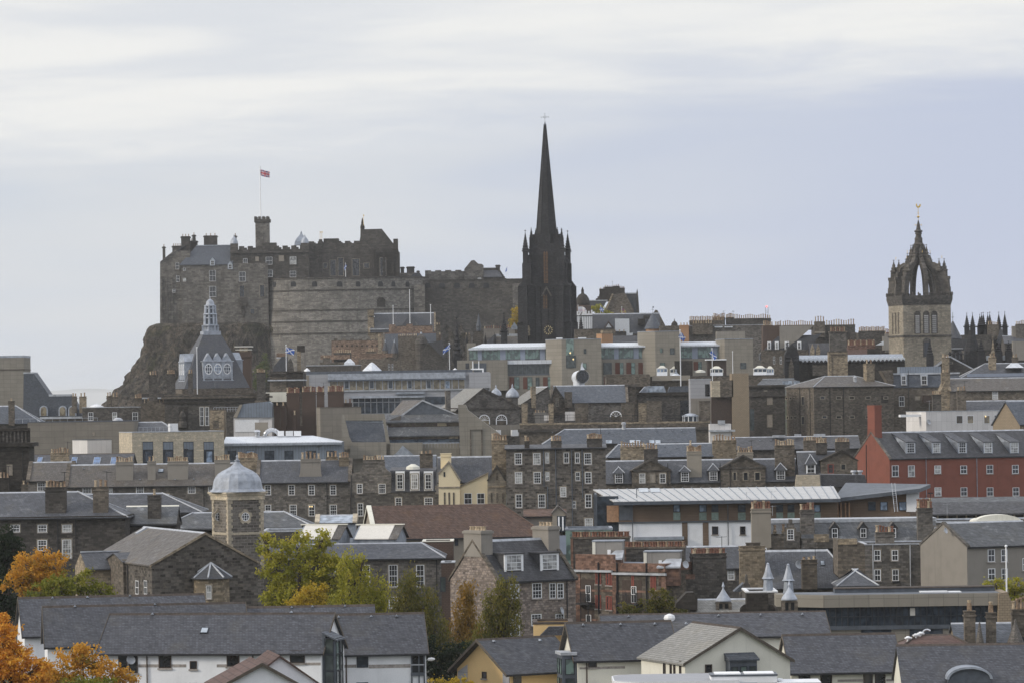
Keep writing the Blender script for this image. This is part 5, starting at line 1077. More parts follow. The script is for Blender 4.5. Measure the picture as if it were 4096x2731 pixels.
  u0,z = b2.pt(x0 + 50,y1 - 2,-2.2); u1 = b2.pt(x1,y1,-2.2)[0]; b2.part(MB().slab([(u0,-2.6,z),(u1,-2.6,z),(u1,0,z + .8),(u0 + 1,0,z + .8)],.2),'lead_roof','flash'); b2.part(MB().box(u0 + .2,u1 - .1,-2.4,0,z - 2.2,z - .1),'lower_wall','stone_red')
 b3.dish(2740,2256,-1.5,.45); 
 b = B('slate roofed house with one sash window behind the red tenement stacks',2735,2975,2330,535,8,0); b.gable((2855,2266),(2855,2182),'stone_dark','slate',cap='flash'); b.win(2911,2937,2274,2316,'s')
 b = B('modern timber clad block with pale standing seam metal roof',2475,3350,2012,585,13,0,'apartment_block','apartment block')
 z0 = b.pt(2900,1998,-1.5)[1]; z1 = b.pt(2860,1949,11)[1]; w = b.w; m = (z1 - z0) / 12.5; b.ze = z0 + 1.5 * m; b.zr = z1; b.rv = 11
 ul = b.pt(2372,1954,11)[0]; b.part(MB().slab([(-.7,-1.5,z0),(w + .3,-1.5,z0),(w + .3,11,z1),(ul,11,z1)],.12),'roof','roof_metal'); b.part(MB().slab([(-.75,-1.6,z0 - .06),(w + .3,-1.6,z0 - .06),(w + .3,-1.1,z0 + .0),(-.7,-1.1,z0 + .0)],.42),'fascia','metal_dark')
 k = MB()
 for i in range(26): u = -.7 + (w + 1) * (i + .7) / 26; k.tube((u,-1.5,z0 + .05),(u + (ul + .7) * (1 - i / 26) * 1.0,11,z1 + .05),.055,4)
 b.part(k,'roof_seam','lead')
 zw = b.pt(2900,2080)[1]; b.part(MB().box(0,w,0,12,zw,z0 - .1),'timber_wall','wood'); zb = b.pt(2800,2084)[1]; b.part(MB().box(-.1,w + .1,-.12,12,zb - .1,zw),'ledge','metal_dark'); b.part(MB().box(0,w,.1,12,-1,zb - .1),'wall','white_render')
 for x0,x1 in ((2476,2530),): b.rect(x0,x1,2016,2078,'metal_dark','corner_panel',out=.03)
 for x0,x1 in ((2693,2721),(2797,2826),(2846,2874),(2952,2982),(3002,3030),(3105,3132),(3150,3178),(3255,3282)): b.win(x0,x1,2015,2046,'d'); b.rect(x0,x1,2048,2078,'copper_green','spandrel',out=.03)
 b.wins([(2849,2872),(2961,2981)],2102,2136,'b',.1); b.rect(2454,2460,2108,2140,'dark_frame','slit',V=.1); 
 for x0,x1 in ((2728,2750),(2811,2834)): b.rect(x0,x1,2088,2180,'wood','timber_panel',out=-.05)
 for x in (2529,2911): b.pipe(x,2014,2180,'metal_dark')
 b.rect(2535,2735,2146,2155,'lead','canopy',out=.8); k = MB()
 for i in range(8): k.box(-3.2,-3.0,1 + i * 1.2,1.1 + i * 1.2,b.ze - 8,b.ze + .6)
 k.box(-3.1,-2.9,.5,11,b.ze - 8,b.ze + .8); b.part(k,'glazed_side','metal_dark'); b.part(MB().box(-2.9,-.02,1,11,b.ze - 12,b.ze + .5),'side_wall','glass_blue'); b.part(MB().box(-1.6,-.02,.3,1.0,zw,zw + 2.2),'copper_panel','copper_band')
 for x0,x1 in ((2557,2595),(2603,2642)): b.sky(x0,x1,1953,1968,'skylight','flash','roof_hatch')
 b.rect(2545,2548,1950,2000,'metal_dark','mast',V=2,out=.05); b.aerial(2546 + 440,1966,2000,0); b.aerial(3085,1962,1998,0); b.win
 b = B('timber clad wing with dark mono pitch roof and white end wall',3350,3640,2070,592,12,-12,'apartment_block','apartment block'); w = b.w
 q0 = b.pt(3335,1992,-1.5); q1 = b.pt(3680,1952,-1.5); zt0 = b.pt(3360,1947,10)[1]; 
 b.part(MB().slab([(q0[0],-1.5,q0[1]),(q1[0],-1.5,q1[1]),(q1[0],11,q1[1] + .3),(q0[0],11,zt0 + .6)],.5),'roof','metal_dark'); b.part(MB().prism([(0,-1),(w,-1),(w,q1[1] - .7),(0,q0[1] - .5)],'y',0,11),'timber_wall','wood'); b.poly([(3625,2045),(3625,1972),(3676,1964),(3676,2045)],'white_render','white_wall',-.15,.1); b.wins([(3474,3502),(3521,3550),(3597,3625)],2005,2040,'d',-.1)
 for x in (3350,3362,3380,3395): b.rect(x,x + 5,2008,2070,'copper_band','timber_fin',out=.3)
 e = empty('ladder','long aluminium ladder leaning against the dark mono pitch roof','ladder',P(3585,2045,586)); k = MB(); p0 = Vector((0,0,0)); p1 = P(3573,1930,590) - P(3585,2045,586)
 for dx in (-.22,.22): k.tube(p0 + Vector((dx,0,0)),p1 + Vector((dx,0,0)),.04,5)
 for i in range(15): q = p0.lerp(p1,(i + .5) / 15); k.tube(q + Vector((-.22,0,0)),q + Vector((.22,0,0)),.025,4)
 k.build('rail','flash',e)
second()
def second_right():
 b = B('slate roofed tenement with three gabled dormers and flat lead top',3085,3750,2180,545,10,0,'tenement','tenement')
 ze = b.zz(2180); zr = b.zz(2082,4.2); b.ze,b.zr,b.rv = ze,zr,4.2; w = b.w
 b.part(MB().box(0,w,0,10,-1,ze),'wall','stone_dark'); b.part(MB().slab([(-.2,-.3,ze - .2),(w + .2,-.3,ze - .2),(w + .2,4.2,zr),(-.2,4.2,zr)],.15),'roof','slate_streaked'); b.part(MB().box(-.3,w + .3,3.9,10.2,zr - .15,zr + .28),'flat_roof','flash'); b.part(MB().box(0,w,4,10,ze,zr - .2),'attic_wall','slate')
 for x in (3325,3439,3558): b.dormer(x,x + 29,2108,2152,'slate','slate_brown','s','gable',2084,None)
 b.chim(3006,3083,2036,2170,V=-1.5,dp=1.6,m='harl_beige',pots=7,pm='pot_red',ph=.85,rows=2); b.chim(3202,3257,2040,2120,V=2,dp=1.2,m='stone_grey',pots=6,pm='pot_red',ph=.8); b.chim(3671,3730,2033,2165,V=-.5,dp=1.8,m='stone_grey',pots=6,pm='pot_red',ph=1.0,rows=2)
 b.poly([(3135,2190),(3135,2125),(3142,2125),(3142,2108),(3150,2108),(3150,2092),(3157,2092),(3157,2076),(3170,2076),(3170,2092),(3177,2092),(3177,2108),(3185,2108),(3185,2125),(3200,2125),(3200,2190)],'stone_grey','crow_step_gable',-1.2,.5); b.win(3150,3175,2115,2157,'s',-1.2); b.rect(3083,3205,2133,2195,'stone_brown','front_wall',V=-1.0,out=.1,back=.5); b.rect(3200,3355,2152,2190,'stone_grey','front_wall',V=-1.0,out=.1,back=.5); b.rect(3255,3315,2135,2165,'stone_tan','balustrade',V=-2,out=.2); b.aerial(3090,2020,2060); b.win(3738,3765,2105,2150,'s',-.1)
 for x0,x1 in ((3095,3100),(3128,3136)): b.chim(x0,x1 + 4,2126,2135,V=-1,dp=.4,m='stone_tan',pots=1,pm='pot_pale')
 b = B('slate roofed house with broad tan stone chimney gable on its left',3062,3430,2345,508,9,0)
 b.gable((3200,2345),(3200,2198),'stone_brown','slate',cap='flash',hr=3.2,over=.2); b.chim(2958,3060,2186,2360,V=1.0,dp=1.4,m='stone_tan',pots=0); b.chim(2985,3040,2172,2186,V=1.2,dp=.8,m='stone_brown',pots=0); b.chim(3208,3268,2240,2335,V=-2,dp=1.6,m='stone_brown',pots=3,pm='pot_pale',ph=.4)
 b.sky(3282,3300,2243,2260); b.sky(3371,3389,2227,2246); b.aerial(3275,2265,2300,-1); b.dish(3195,2256,2,.5)
 b = B('low hipped slate roof with pale hips in front of the stone tenement',3360,3500,2338,488,6.5,0); b.hip((3425,2334),(3415,2274),'stone_tan','slate',h=2.3,cap='flash',over=.4)
 b = B('stone tenement with two rows of four white sash windows',3462,3868,2350,500,9,0,'tenement','tenement')
 b.flat((3650,2176),'stone_grey','lead',coping='flash',ct=.14); b.wins([(3497,3522),(3568,3592),(3733,3758),(3786,3811)],2198,2240,'s'); b.wins([(3498,3523),(3570,3594),(3735,3760),(3787,3812)],2276,2321,'s'); b.pipe(3491,2175,2355,'flash'); b.pipe(3640,2178,2355,'flash')
 b.chim(3504,3577,2130,2176,V=.4,dp=1.2,m='stone_grey',pots=6,pm='pot_red',ph=.7); b.poly([(3352,2300),(3352,2156),(3428,2168),(3462,2176),(3462,2345),(3400,2345)],'stone_brown','side_wall',.3,8); b.rect(3352,3428,2153,2176,'stone_tan','parapet',V=.3,out=.1)
 for x0,x1 in ((3568,3600),(3735,3770)): b.rect(x0,x1,2322,2328,'iron','window_box',out=.3)
 b = B('beige harled house with steep slate roof on the right edge',3870,4200,2350,488,10,26)
 b.gable((3960,2180),(3960,2084),'harl','slate_streaked',cap='flash',skew='stone_grey',over=.15,oe=.0)
 b.wins([(3952,3978),(4004,4029)],2194,2245,'c'); b.wins([(3953,3980),(4006,4030)],2273,2318,'c'); b.win(4090,4115,2230,2280,'c'); b.dish(3776,2120,3.5,.35)
 e = empty('barrel_rooflight','pale curved barrel rooflight on the flat roof behind the harled house','rooflight',P(3990,2082,560)); k = MB(); k.prism([(2.9 * math.cos(t),.85 * math.sin(t)) for t in [math.pi * i / 12 for i in range(13)]],'y',-1.5,1.5); k.build('vault','cream_render',e); MB().box(-3.4,2.9,-1.8,1.8,-.5,0).build('upstand','flash',e); MB().lathe(-2.9,-.8,[(.8,0),(.7,.25),(.2,.45)],12).build('dome','cream_render',e)
 b = B('flat roofed range under the barrel rooflight',3740,4200,2105,562,12,0,'outbuilding','building'); b.flat((3980,2086),'stone_dark','lead',coping='flash')
 b = B('long slate lean-to roof on timber posts below the red building',3675,4250,2080,630,14,0,'arcade','building'); ze = b.zz(2052); b.part(MB().slab([(-.5,-.5,ze),(b.w,-.5,ze),(b.w,5,b.zz(2005,5)),(-.5,5,b.zz(2005,5))],.2),'roof','slate_dark'); b.part(MB().slab([(-.5,5,b.zz(2007,5)),(b.w,5,b.zz(2007,5)),(b.w,9,b.zz(1986,9)),(-.5,9,b.zz(1986,9))],.2),'upper_roof','slate_streaked'); b.part(MB().box(0,b.w,2.5,12,-1,ze + .6),'wall','stone_sooty'); k = MB()
 for i in range(16): u = b.w * i / 15; b.part(MB().box(u - .12,u + .12,.1,.35,-1,ze),'post','stone_tan')
 b.aerial(3788,2012,2060,-1)
 b = B('long flat roofed concrete office with dark ribbon windows',3297,4000,2420,437,16,0,'office_block','office')
 z1 = b.zz(2375); z2 = b.zz(2424); z3 = b.zz(2500); w = b.w; k = MB(); xl = b.pt(3105,2365,3.5)[0]; b.part(MB().prism([(0,0),(w,0),(w,7),(xl,7),(xl,3.5)],'z',z2,z1),'fascia','concrete'); b.part(MB().prism([(.5,.6),(w,.6),(w,6.8),(xl + .8,6.8),(xl + .8,4)],'z',z1,z1 + .03),'roof','metal_dark'); b.part(MB().prism([(0,.8),(w,.8),(w,6.5),(xl + 1,6.5),(xl + 1,3.9)],'z',z3,z2),'ribbon_glazing','glass_blue'); b.part(MB().box(0,w,.6,6.5,z3 - .4,z3),'ledge','metal_dark'); b.part(MB().box(0,w,.8,6.5,-1,z3 - .4),'wall','concrete')
 k = MB()
 for i in range(30): u = w * i / 29; k.box(u - .06,u + .06,.68,.8,z3,z2)
 k.box(0,w,.66,.78,z3 + .85,z3 + .95); b.part(k,'mullion','dark_frame'); b.rect(3640,3660,2430,2460,'blind','blind',V=.7,out=.04); b.part(MB().box(xl + 6,w,4.5,6.9,z1 + .03,z1 + .4),'plant_screen','metal_dark'); b.part(MB().box(xl + 6,w,4.4,7,z1 + .4,z1 + .5),'coping','moss_ridge')
 b.wins([(3446,3565),(3640,3770)],2513,2560,'d',.8); b.poly([(3995,2490),(3995,2372),(4030,2366),(4052,2420),(4055,2490)],'brick_tan','end_wall',-.8,6); u,z = b.pt(3735,2366,3); b.part(MB().box(u - 1.4,u + 1.4,2.2,4,z - .2,z + .1),'rooflight','white_paint'); u,z = b.pt(3815,2366,3); b.part(MB().box(u - .7,u + .7,2.2,4,z - .2,z + .08),'rooflight','white_paint')
 flagpole('plain white flagpole on the concrete office roof at the right',4024,2180,2366,445,.09,base=2)
 def ventil(label,px,y0,y1,y2,w1,w2,d,body,grp,n=8):
  p = P(px,y2,d); z0 = P(px,y1,d).z - p.z; z1 = P(px,y0,d).z - p.z; s = d / F; r1,r2 = w1 * s / 2,w2 * s / 2
  e = empty('roof_ventilator',label,'ventilator',p,0,grp)
  if body == 'lead':
   MB().lathe(0,0,[(r2 * 1.12,-1),(r2 * 1.1,0),(r2,.3),(r2 * .82,z0 - .15),(r2 * .95,z0)],n,rot=R(22)).build('drum','lead',e)
   MB().lathe(0,0,[(r1,z0),(r1 * .8,z0 + .15),(r1 * .52,z0 + (z1 - z0) * .42),(r1 * .22,z0 + (z1 - z0) * .88),(r1 * .26,z0 + (z1 - z0) * .92),(.03,z1)],n,rot=R(22)).build('spirelet','lead_light',e)
  else:
   k = MB(); q = r2 * .9; k.box(-q,q,-q,q,-3,z0 * .15); k.box(-q * 1.08,q * 1.08,-q * 1.08,q * 1.08,z0 * .82,z0)
   for x in (-1,1):
    for y in (-1,1): k.box(x * q - .16,x * q + .16,y * q - .16,y * q + .16,z0 * .1,z0 * .9)
   k.box(-.12,.12,-q,q,z0 * .1,z0 * .9); k.build('drum','stone_brown',e); MB().box(-q * .8,q * .8,-q * .8,q * .8,z0 * .1,z0 * .85).build('louvre','iron',e)
   h = z1 - z0; MB().lathe(0,0,[(r1,z0),(r1 * .96,z0 + h * .08),(r1 * .8,z0 + h * .2),(r1 * .55,z0 + h * .34),(r1 * .3,z0 + h * .5),(r1 * .14,z0 + h * .62),(r1 * .1,z0 + h * .72),(r1 * .2,z0 + h * .76),(r1 * .16,z0 + h * .8),(.02,z1)],16).build('dome','lead_light',e,smooth=True)
 ventil('left of two bell cast lead spirelets on octagonal lead drums',3073,2248,2312,2368,54,44,455,'lead','lead spirelet ventilators'); ventil('right of two bell cast lead spirelets on octagonal lead drums',3154,2252,2320,2375,54,44,448,'lead','lead spirelet ventilators')
 ventil('ogee lead capped stone ventilator above pale slates',2894,2325,2404,2445,64,56,436,'stone','ogee capped stone ventilators'); ventil('ogee lead capped stone ventilator in front of the concrete office',3158,2320,2398,2445,66,56,425,'stone','ogee capped stone ventilators')
 b = B('low hall with pale grey slates under the ogee capped ventilator',2770,3010,2455,434,7,0,'hall','hall'); b.gable((2880,2462),(2880,2394),'stone_dark','slate_pale_and_lit',cap='flash'); b.poly([(2705,2430),(2705,2412),(2745,2370),(2775,2368),(2790,2390),(2790,2440)],'stone_sooty','gablet',.5,4)
 b.rect(2985,3072,2372,2445,'stone_sooty','parapet_block',V=-4,out=.5,back=2); b.poly([(2960,2445),(2962,2430),(2975,2418),(2995,2412),(2995,2445)],'stone_sooty','scroll',-4.2,-3.4); b.poly([(3070,2412),(3090,2418),(3100,2430),(3102,2445),(3070,2445)],'stone_sooty','scroll',-4.2,-3.4)
 b = B('sooty crow stepped gable with obelisk finial left of the lead spirelets',2960,3015,2400,470,5,0,'gable','building'); b.poly([(2955,2400),(2965,2365),(2972,2360),(2974,2335),(2980,2330),(2983,2300),(2986,2294),(2990,2300),(2993,2330),(3000,2336),(3003,2360),(3012,2366),(3018,2400)],'stone_dark','gable_wall',0,1.2); b.poly([(2935,2365),(2975,2330),(2975,2365)],'slate_blue','roof',1.2,4)
 b = B('flat lead roof beneath the two lead spirelets',2985,3110,2400,452,8,0,'outbuilding','building'); b.flat((3050,2368),'stone_dark','lead',coping='white_paint',ct=.15)
 b = B('old tan stone house with tall square chimneys at the right edge',3830,4180,2570,404,8,0); b.gable((4010,2570),(4010,2488),'stone_tan','slate_blue',cap='flash')
 for x0,x1,y0,y1,pm in ((3858,3901,2446,2560,'pot'),(3947,3984,2452,2565,'pot')): b.chim(x0,x1,y0,y1,V=-1.2,dp=.95,m='stone_brown',pots=1,pm=pm,ph=.9); b.part(MB().lathe((b.pt((x0 + x1) / 2,y0,-1.2)[0]),-.72,[(.3,b.pt(x0,y0,-1.2)[1]),(.27,b.pt(x0,y0,-1.2)[1] + .75),(.3,b.pt(x0,y0,-1.2)[1] + .8)],4,rot=math.pi / 4),'chimney_pot','pot')
 b.chim(4050,4110,2440,2520,V=0,dp=1.2,m='stone_brown',pots=4,pm='pot',ph=1.0)
 for px,y0,y1,w in ((4062,2474,2565,62),(3919,2484,2565,30)):
  u,z = b.pt(px,y1,-1.5); zt = b.pt(px,y0,-1.5)[1]; b.part(MB().lathe(u,-1.5,[(w * .5 * 404 / F,z - 1),(w * .5 * 404 / F * 1.05,z),(.1,zt - .3),(.12,zt - .25),(.02,zt)],10),'turret_roof','slate_brown')
 b = B('low red brown tiled roof with white flues beside the cream house',3600,3900,2575,396,7,0,'outbuilding','building'); b.gable((3750,2592),(3740,2536),'stone_brown','pantile_new',cap='moss_ridge',hl=2,hr=2)
 for x,y in ((3632,2561),(3664,2550),(3682,2543)):
  u,v,z = b.slope(x,y); o = b.part(MB().lathe(0,0,[(.09,-.2),(.09,.12),(.2,.13),(.22,.26),(.08,.32)],12).box(-.36,.36,-.1,.1,.1,.22),'roof_flue','white_paint',loc=(u,v,z + .1)); o.rotation_euler = (.3,0,.6)
 u,v,z = b.slope(3695,2535); k = MB(); pts = [Vector((.4 * math.cos(t) ,0,.4 * math.sin(t) + .05)) for t in [math.pi - math.pi * .75 * i / 8 for i in range(9)]]
 for p,q in zip(pts,pts[1:]): k.tube(p,q,.1,8)
 b.part(k,'flue_elbow','steel',loc=(u + .3,v,z))
second_right()
# ============================================================ third rank: the long tenement row
def third():
 TG3 = 'stone tenements of the long row'
 b = B('stone tenement in the left half of the row with four harled chimneys',265,1065,1938,662,9,0,'tenement','tenement',TG3)
 b.gable((660,1936),(660,1852),'stone_grey','slate_brown',cap='flash',skew='stone_brown')
 b.wins([(332,365),(430,452),(546,574),(752,782),(835,860)],1946,1971,'s'); b.wins([(650,675)],1975,2000,'s'); b.wins([(550,572),(640,664)],2020,2060,'s')
 for x0,x1,y0,y1,n,m in ((463,531,1848,1934,7,'harl'),(590,621,1845,1930,2,'harl'),(670,751,1846,1932,10,'harl'),(859,918,1840,1898,6,'harl')): b.chim(x0,x1,y0,y1,V=1.0,dp=1.0,m=m,pots=n,pm='pot_pale',ph=.7)
 b.chim(952,1030,1832,1895,V=3,dp=1.1,m='stone_tan',pots=11,ph=.75); b.sky(632,654,1875,1888); b.pipe(452,1938,2060); b.pipe(815,1936,2060); b.vents([(335,1874),(560,1918),(700,1918),(775,1916)])
 b = B('lower slate roof with pointed right gable at the left of the row',112,285,1920,668,9,0,'tenement','tenement',TG3); b.gable((190,1917),(190,1846),'stone_grey','slate_brown',cap='flash',skew='stone_brown'); b.win(150,182,1927,1962,'s')
 b = B('slate mansard with blue skylights and wide tan chimney on the left',118,525,1862,745,10,0,'tenement','tenement'); b.gable((320,1860),(320,1814),'stone_dark','slate_dark',cap='moss_ridge')
 for x0,x1 in ((145,165),(282,305),(371,399),(440,466)): b.sky(x0,x1,1828,1855,'skylight_blue','flash')
 b.chim(202,275,1812,1885,V=-1,dp=1.2,m='stone_tan',pots=7,ph=.8)
 b = B('dark sooty tower block with balustraded parapet on the left edge',-30,118,1960,705,8,0,'villa','building'); b.flat((60,1775),'stone_sooty','lead'); b.band(1770,1785,.7,'stone_sooty'); b.rect(-30,120,1712,1722,'stone_sooty','balustrade_rail',out=.25,back=.4); b.rect(-30,120,1722,1768,'stone_sooty','balustrade',out=.0,back=.3)
 for i in range(9): b.rect(-20 + i * 15,-14 + i * 15,1724,1768,'stone_dark','baluster',out=.14)
 b.win(28,50,1855,1900,'x'); b.pipe(90,1800,1950); b.chim(-6,36,1912,1960,V=-2.0,dp=1.5,m='stone_sooty',pots=3); b.chim(84,122,1938,1965,V=-2.2,dp=1.2,m='stone_brown',pots=2)
 b = B('stone tenement in the middle of the row with flared harled chimney',1030,1400,1926,660,9,0,'tenement','tenement',TG3)
 b.gable((1210,1922),(1210,1838),'stone_grey','slate',cap='flash',skew='stone_brown')
 b.wins([(1060,1083),(1155,1178),(1235,1258),(1320,1345)],1938,1978,'s'); b.wins([(1060,1085),(1160,1186),(1235,1260),(1320,1347)],2016,2062,'s'); b.chim(1202,1282,1836,1880,V=1.3,dp=1.0,m='harl',pots=5,ph=.95,pm='pot'); b.poly([(1202,1870),(1282,1870),(1284,1890),(1291,1915),(1193,1915),(1200,1890)],'harl','chimney_base',0.9,2.4); b.chim(1356,1395,1830,1895,V=3,dp=1.1,m='stone_tan',pots=4,ph=.7); b.chim(1305,1350,1828,1850,V=4.4,dp=1,m='stone_tan',pots=3,ph=.9); b.pipe(1307,1922,2060)
 for x,y in ((1243,2024),):
  u,z = b.pt(x,y); b.part(MB().lathe(u - .12,-.1,[(.02,z - .12),(.12,z),(.02,z + .12)],8).lathe(u + .2,-.1,[(.02,z - .12),(.12,z),(.02,z + .12)],8),'window_lamp','lamp')
 b = B('crow stepped stone tenement with three tall white mansard dormers',1402,1768,1960,655,9,0,'tenement','tenement',TG3)
 ze = b.zz(1964); b.ze = ze; b.part(MB().box(0,b.w,0,9,-1,ze),'wall','stone_grey'); b.zr = b.zz(1880,1.8); b.rv = 1.8; u0 = b.pt(1560,1960)[0]; u1 = b.pt(1745,1960)[0]; b.part(MB().slab([(u0,-.1,ze),(u1,-.1,ze),(u1,1.8,b.zr),(u0,1.8,b.zr)],.15).slab([(u0,1.8,b.zr),(u1,1.8,b.zr),(u1,8,b.zr + .4),(u0,8,b.zr + .4)],.15).box(u0 + .05,u1 - .05,1.0,8.8,ze,b.zr - .2),'roof','slate_dark')
 b.poly([(1402,1970),(1402,1895),(1425,1888),(1438,1880),(1448,1868),(1452,1842),(1536,1842),(1540,1868),(1548,1878),(1565,1890),(1565,1970)],'stone_grey','gable_wall',-.08,1.6); b.chim(1452,1537,1840,1850,V=0,dp=1.2,m='stone_grey',pots=8,ph=.6,pm='pot_pale')
 for x0,x1 in ((1582,1618),(1639,1678),(1695,1732)): b.rect(x0,x1,1884,1961,'white_paint','dormer',V=-.1,out=.12,back=1.6); b.win(x0 + 6,x1 - 6,1896,1954,'s',-.24)
 b.wins([(1428,1450),(1515,1542)],1935,1971,'s',-.09); b.wins([(1432,1452)],2012,2062,'s'); b.wins([(1582,1607),(1698,1731)],1990,2026,'s'); b.chim(1679,1730,1815,1880,V=6,dp=1.2,m='stone_brown',pots=3,ph=.5); b.pipe(1405,1900,2060); b.win(1742,1762,1940,1975,'x')
 b.part(MB().lathe(b.pt(1652,1880,4)[0],4,[(1.1,b.zr),(1.0,b.zr + .5),(.3,b.zr + .9)],12),'rooflight_dome','cream_render')
 b = B('bluish slate roof behind the crow stepped tenement',1515,1740,1890,690,8,0,'house','house'); b.gable((1620,1882),(1620,1820),'stone_dark','slate_blue',cap='flash')
 b = B('cream painted house with twin pointed gables and low pediment',1755,1965,1960,642,9,0)
 b.gable((1850,1925),(1880,1824),'cream_paint','slate',cap='flash',over=.1); b.poly([(1755,2060),(1755,1890),(1795,1846),(1840,1920),(1840,2060)],'cream_paint','gable_wall',-1.6,3); b.poly([(1750,1892),(1795,1841),(1845,1921),(1836,1921),(1795,1853),(1756,1897)],'stone_dressed','gable_coping',-1.75,-1.3); b.poly([(1828,2060),(1828,1948),(1952,1888),(1952,2060)],'cream_paint','pediment_wall',-.9,1); b.poly([(1826,1954),(1826,1947),(1954,1886),(1954,1893)],'stone_dressed','pediment_coping',-1.1,-.6)
 b.part(MB().slab([(b.pt(1797,1846,-1)[0],-1.3,b.pt(1797,1846,-1)[1]),(b.pt(1842,1922,-1)[0],-1.3,b.pt(1842,1922,-1)[1]),(b.pt(1842,1922,-1)[0] + 1,4,b.pt(1842,1922,-1)[1]),(b.pt(1797,1846,-1)[0],4,b.pt(1797,1846,-1)[1])],.15),'gable_roof','slate')
 b.chim(1762,1804,1814,1856,V=1,dp=1.2,m='cream_paint',pots=0); b.wins([(1858,1887),(1909,1938)],1970,2014,'c',-.9)
 for x in (1775,1793,1811): b.rect(x,x + 7,1968,2016,'stone_brown','slit_window',V=-1.6,out=.04)
 b.rect(1774,1781,1886,1905,'glass_dark','slit_window',V=-1.6,out=.04); b.rect(1755,1840,1945,1950,'stone_dressed','string_course',V=-1.6,out=.12)
 b = B('tall tan stone chimney gable beside the four storey tenement',1950,2026,1960,638,6,0,'tenement','tenement'); b.poly([(1950,2060),(1950,1918),(1987,1860),(2024,1918),(2024,2060)],'stone_dressed','gable_wall',-.5,3); b.poly([(1946,1922),(1987,1856),(2028,1922),(2020,1922),(1987,1868),(1954,1922)],'stone_dark','gable_coping',-.7,-.2); b.ze = b.zr = b.zz(1900); b.chim(1966,2028,1762,1925,V=2,dp=1.5,m='stone_tan',pots=6,ph=.9)
 for x in (1963,1985,2008): b.rect(x,x + 6,1970,2008,'stone_brown','slit_window',V=-.5,out=.04)
 b.rect(1984,1992,1890,1918,'stone_brown','slit_window',V=-.5,out=.04); b.rect(1950,2024,1942,1948,'stone_tan','string_course',V=-.5,out=.1)
 b = B('four storey dark stone tenement with many sash windows',2026,2424,1960,632,10,0,'tenement','tenement')
 b.gable((2220,1790),(2220,1775),'stone_rubble','slate',cap=None,over=.25)
 b.wins([(2060,2087),(2134,2161),(2338,2365)],1811,1855,'s'); b.wins([(2182,2196),(2256,2275),(2301,2318)],1809,1850,'s'); b.wins([(2061,2088),(2136,2163),(2340,2366)],1886,1931,'s'); b.wins([(2183,2197),(2303,2320)],1886,1920,'s'); b.win(2243,2264,1946,1985,'s'); b.wins([(2063,2089),(2154,2181),(2341,2367)],1976,2028,'s'); b.win(2291,2303,2002,2030,'s'); b.wins([(2341,2370)],2072,2116,'s')
 for x0,x1,y0,n in ((2098,2118,1765,2),(2204,2246,1764,4),(2348,2408,1755,7)): b.chim(x0,x1,y0,1790,V=.3,dp=1.1,m='stone_dark',pots=n,ph=.7)
 for x,y0,y1 in ((2174,1790,1945),(2190,1945,2060),(2222,1790,2060),(2286,1790,2140),(2328,1790,1990)): b.pipe(x,y0,y1,'metal_dark',r=.075)
 b = B('stone tenement row with hipped dormers and two pedimented gables',2424,3200,1930,694,10,0,'tenement','tenement',TG3)
 b.gable((2800,1924),(2800,1836),'stone_brown','slate',cap='flash',over=.2)
 for x0,x1,y0,y1,t in ((2458,2494,1890,1933,1866),(2722,2758,1884,1927,1862),(2836,2872,1880,1922,1853),(3104,3143,1878,1918,1850)): b.dormer(x0,x1,y0,y1,'stone_grey','slate','s','hip',t,None)
 for x0,x1,ya,yw,yb in ((2528,2682,1837,1878,1950),(2884,3062,1821,1867,1945)):
  xm = (x0 + x1) / 2; b.poly([(x0,yb),(x0,yw),(xm,ya),(x1,yw),(x1,yb)],'stone_brown','pediment_wall',-.4,4); b.poly([(x0 - 8,yw + 4),(xm,ya - 5),(x1 + 8,yw + 4),(x1 - 4,yw + 4),(xm,ya + 4),(x0 + 4,yw + 4)],'stone_dark','pediment_coping',-.65,4.2); b.rect(x0,x1,yw,yw + 4,'stone_dark','string_course',V=-.4,out=.15)
  u0,z0 = b.pt(x0 - 4,yw,0); um,zm = b.pt(xm,ya,0); u1 = b.pt(x1 + 4,yw,0)[0]; b.part(MB().slab([(u0,.0,z0),(um,.0,zm),(um,5,zm),(u0,2,z0)],.1).slab([(um,.0,zm),(u1,.0,z0),(u1,2,z0),(um,5,zm)],.1),'pediment_roof','slate_brown')
 b.wins([(2558,2581),(2640,2662)],1892,1930,'s',-.4); b.win(2599,2622,1892,1930,'x',-.4); b.wins([(2930,2948),(2972,2994),(3018,3042)],1884,1922,'k',-.4)
 for x0,x1,y0,y1,n,m,pm in ((2576,2631,1797,1845,5,'stone_dark','pot'),(2748,2806,1806,1892,8,'harl_beige','pot'),(2950,3012,1810,1840,6,'harl_beige','pot'),(3100,3178,1782,1890,8,'stone_brown','pot_pale')): b.chim(x0,x1,y0,y1,V=.9,dp=1.2,m=m,pots=n,pm=pm,ph=.85)
 for x in (2671,2880,2920): b.pipe(x,1850,1945,V=-.4)
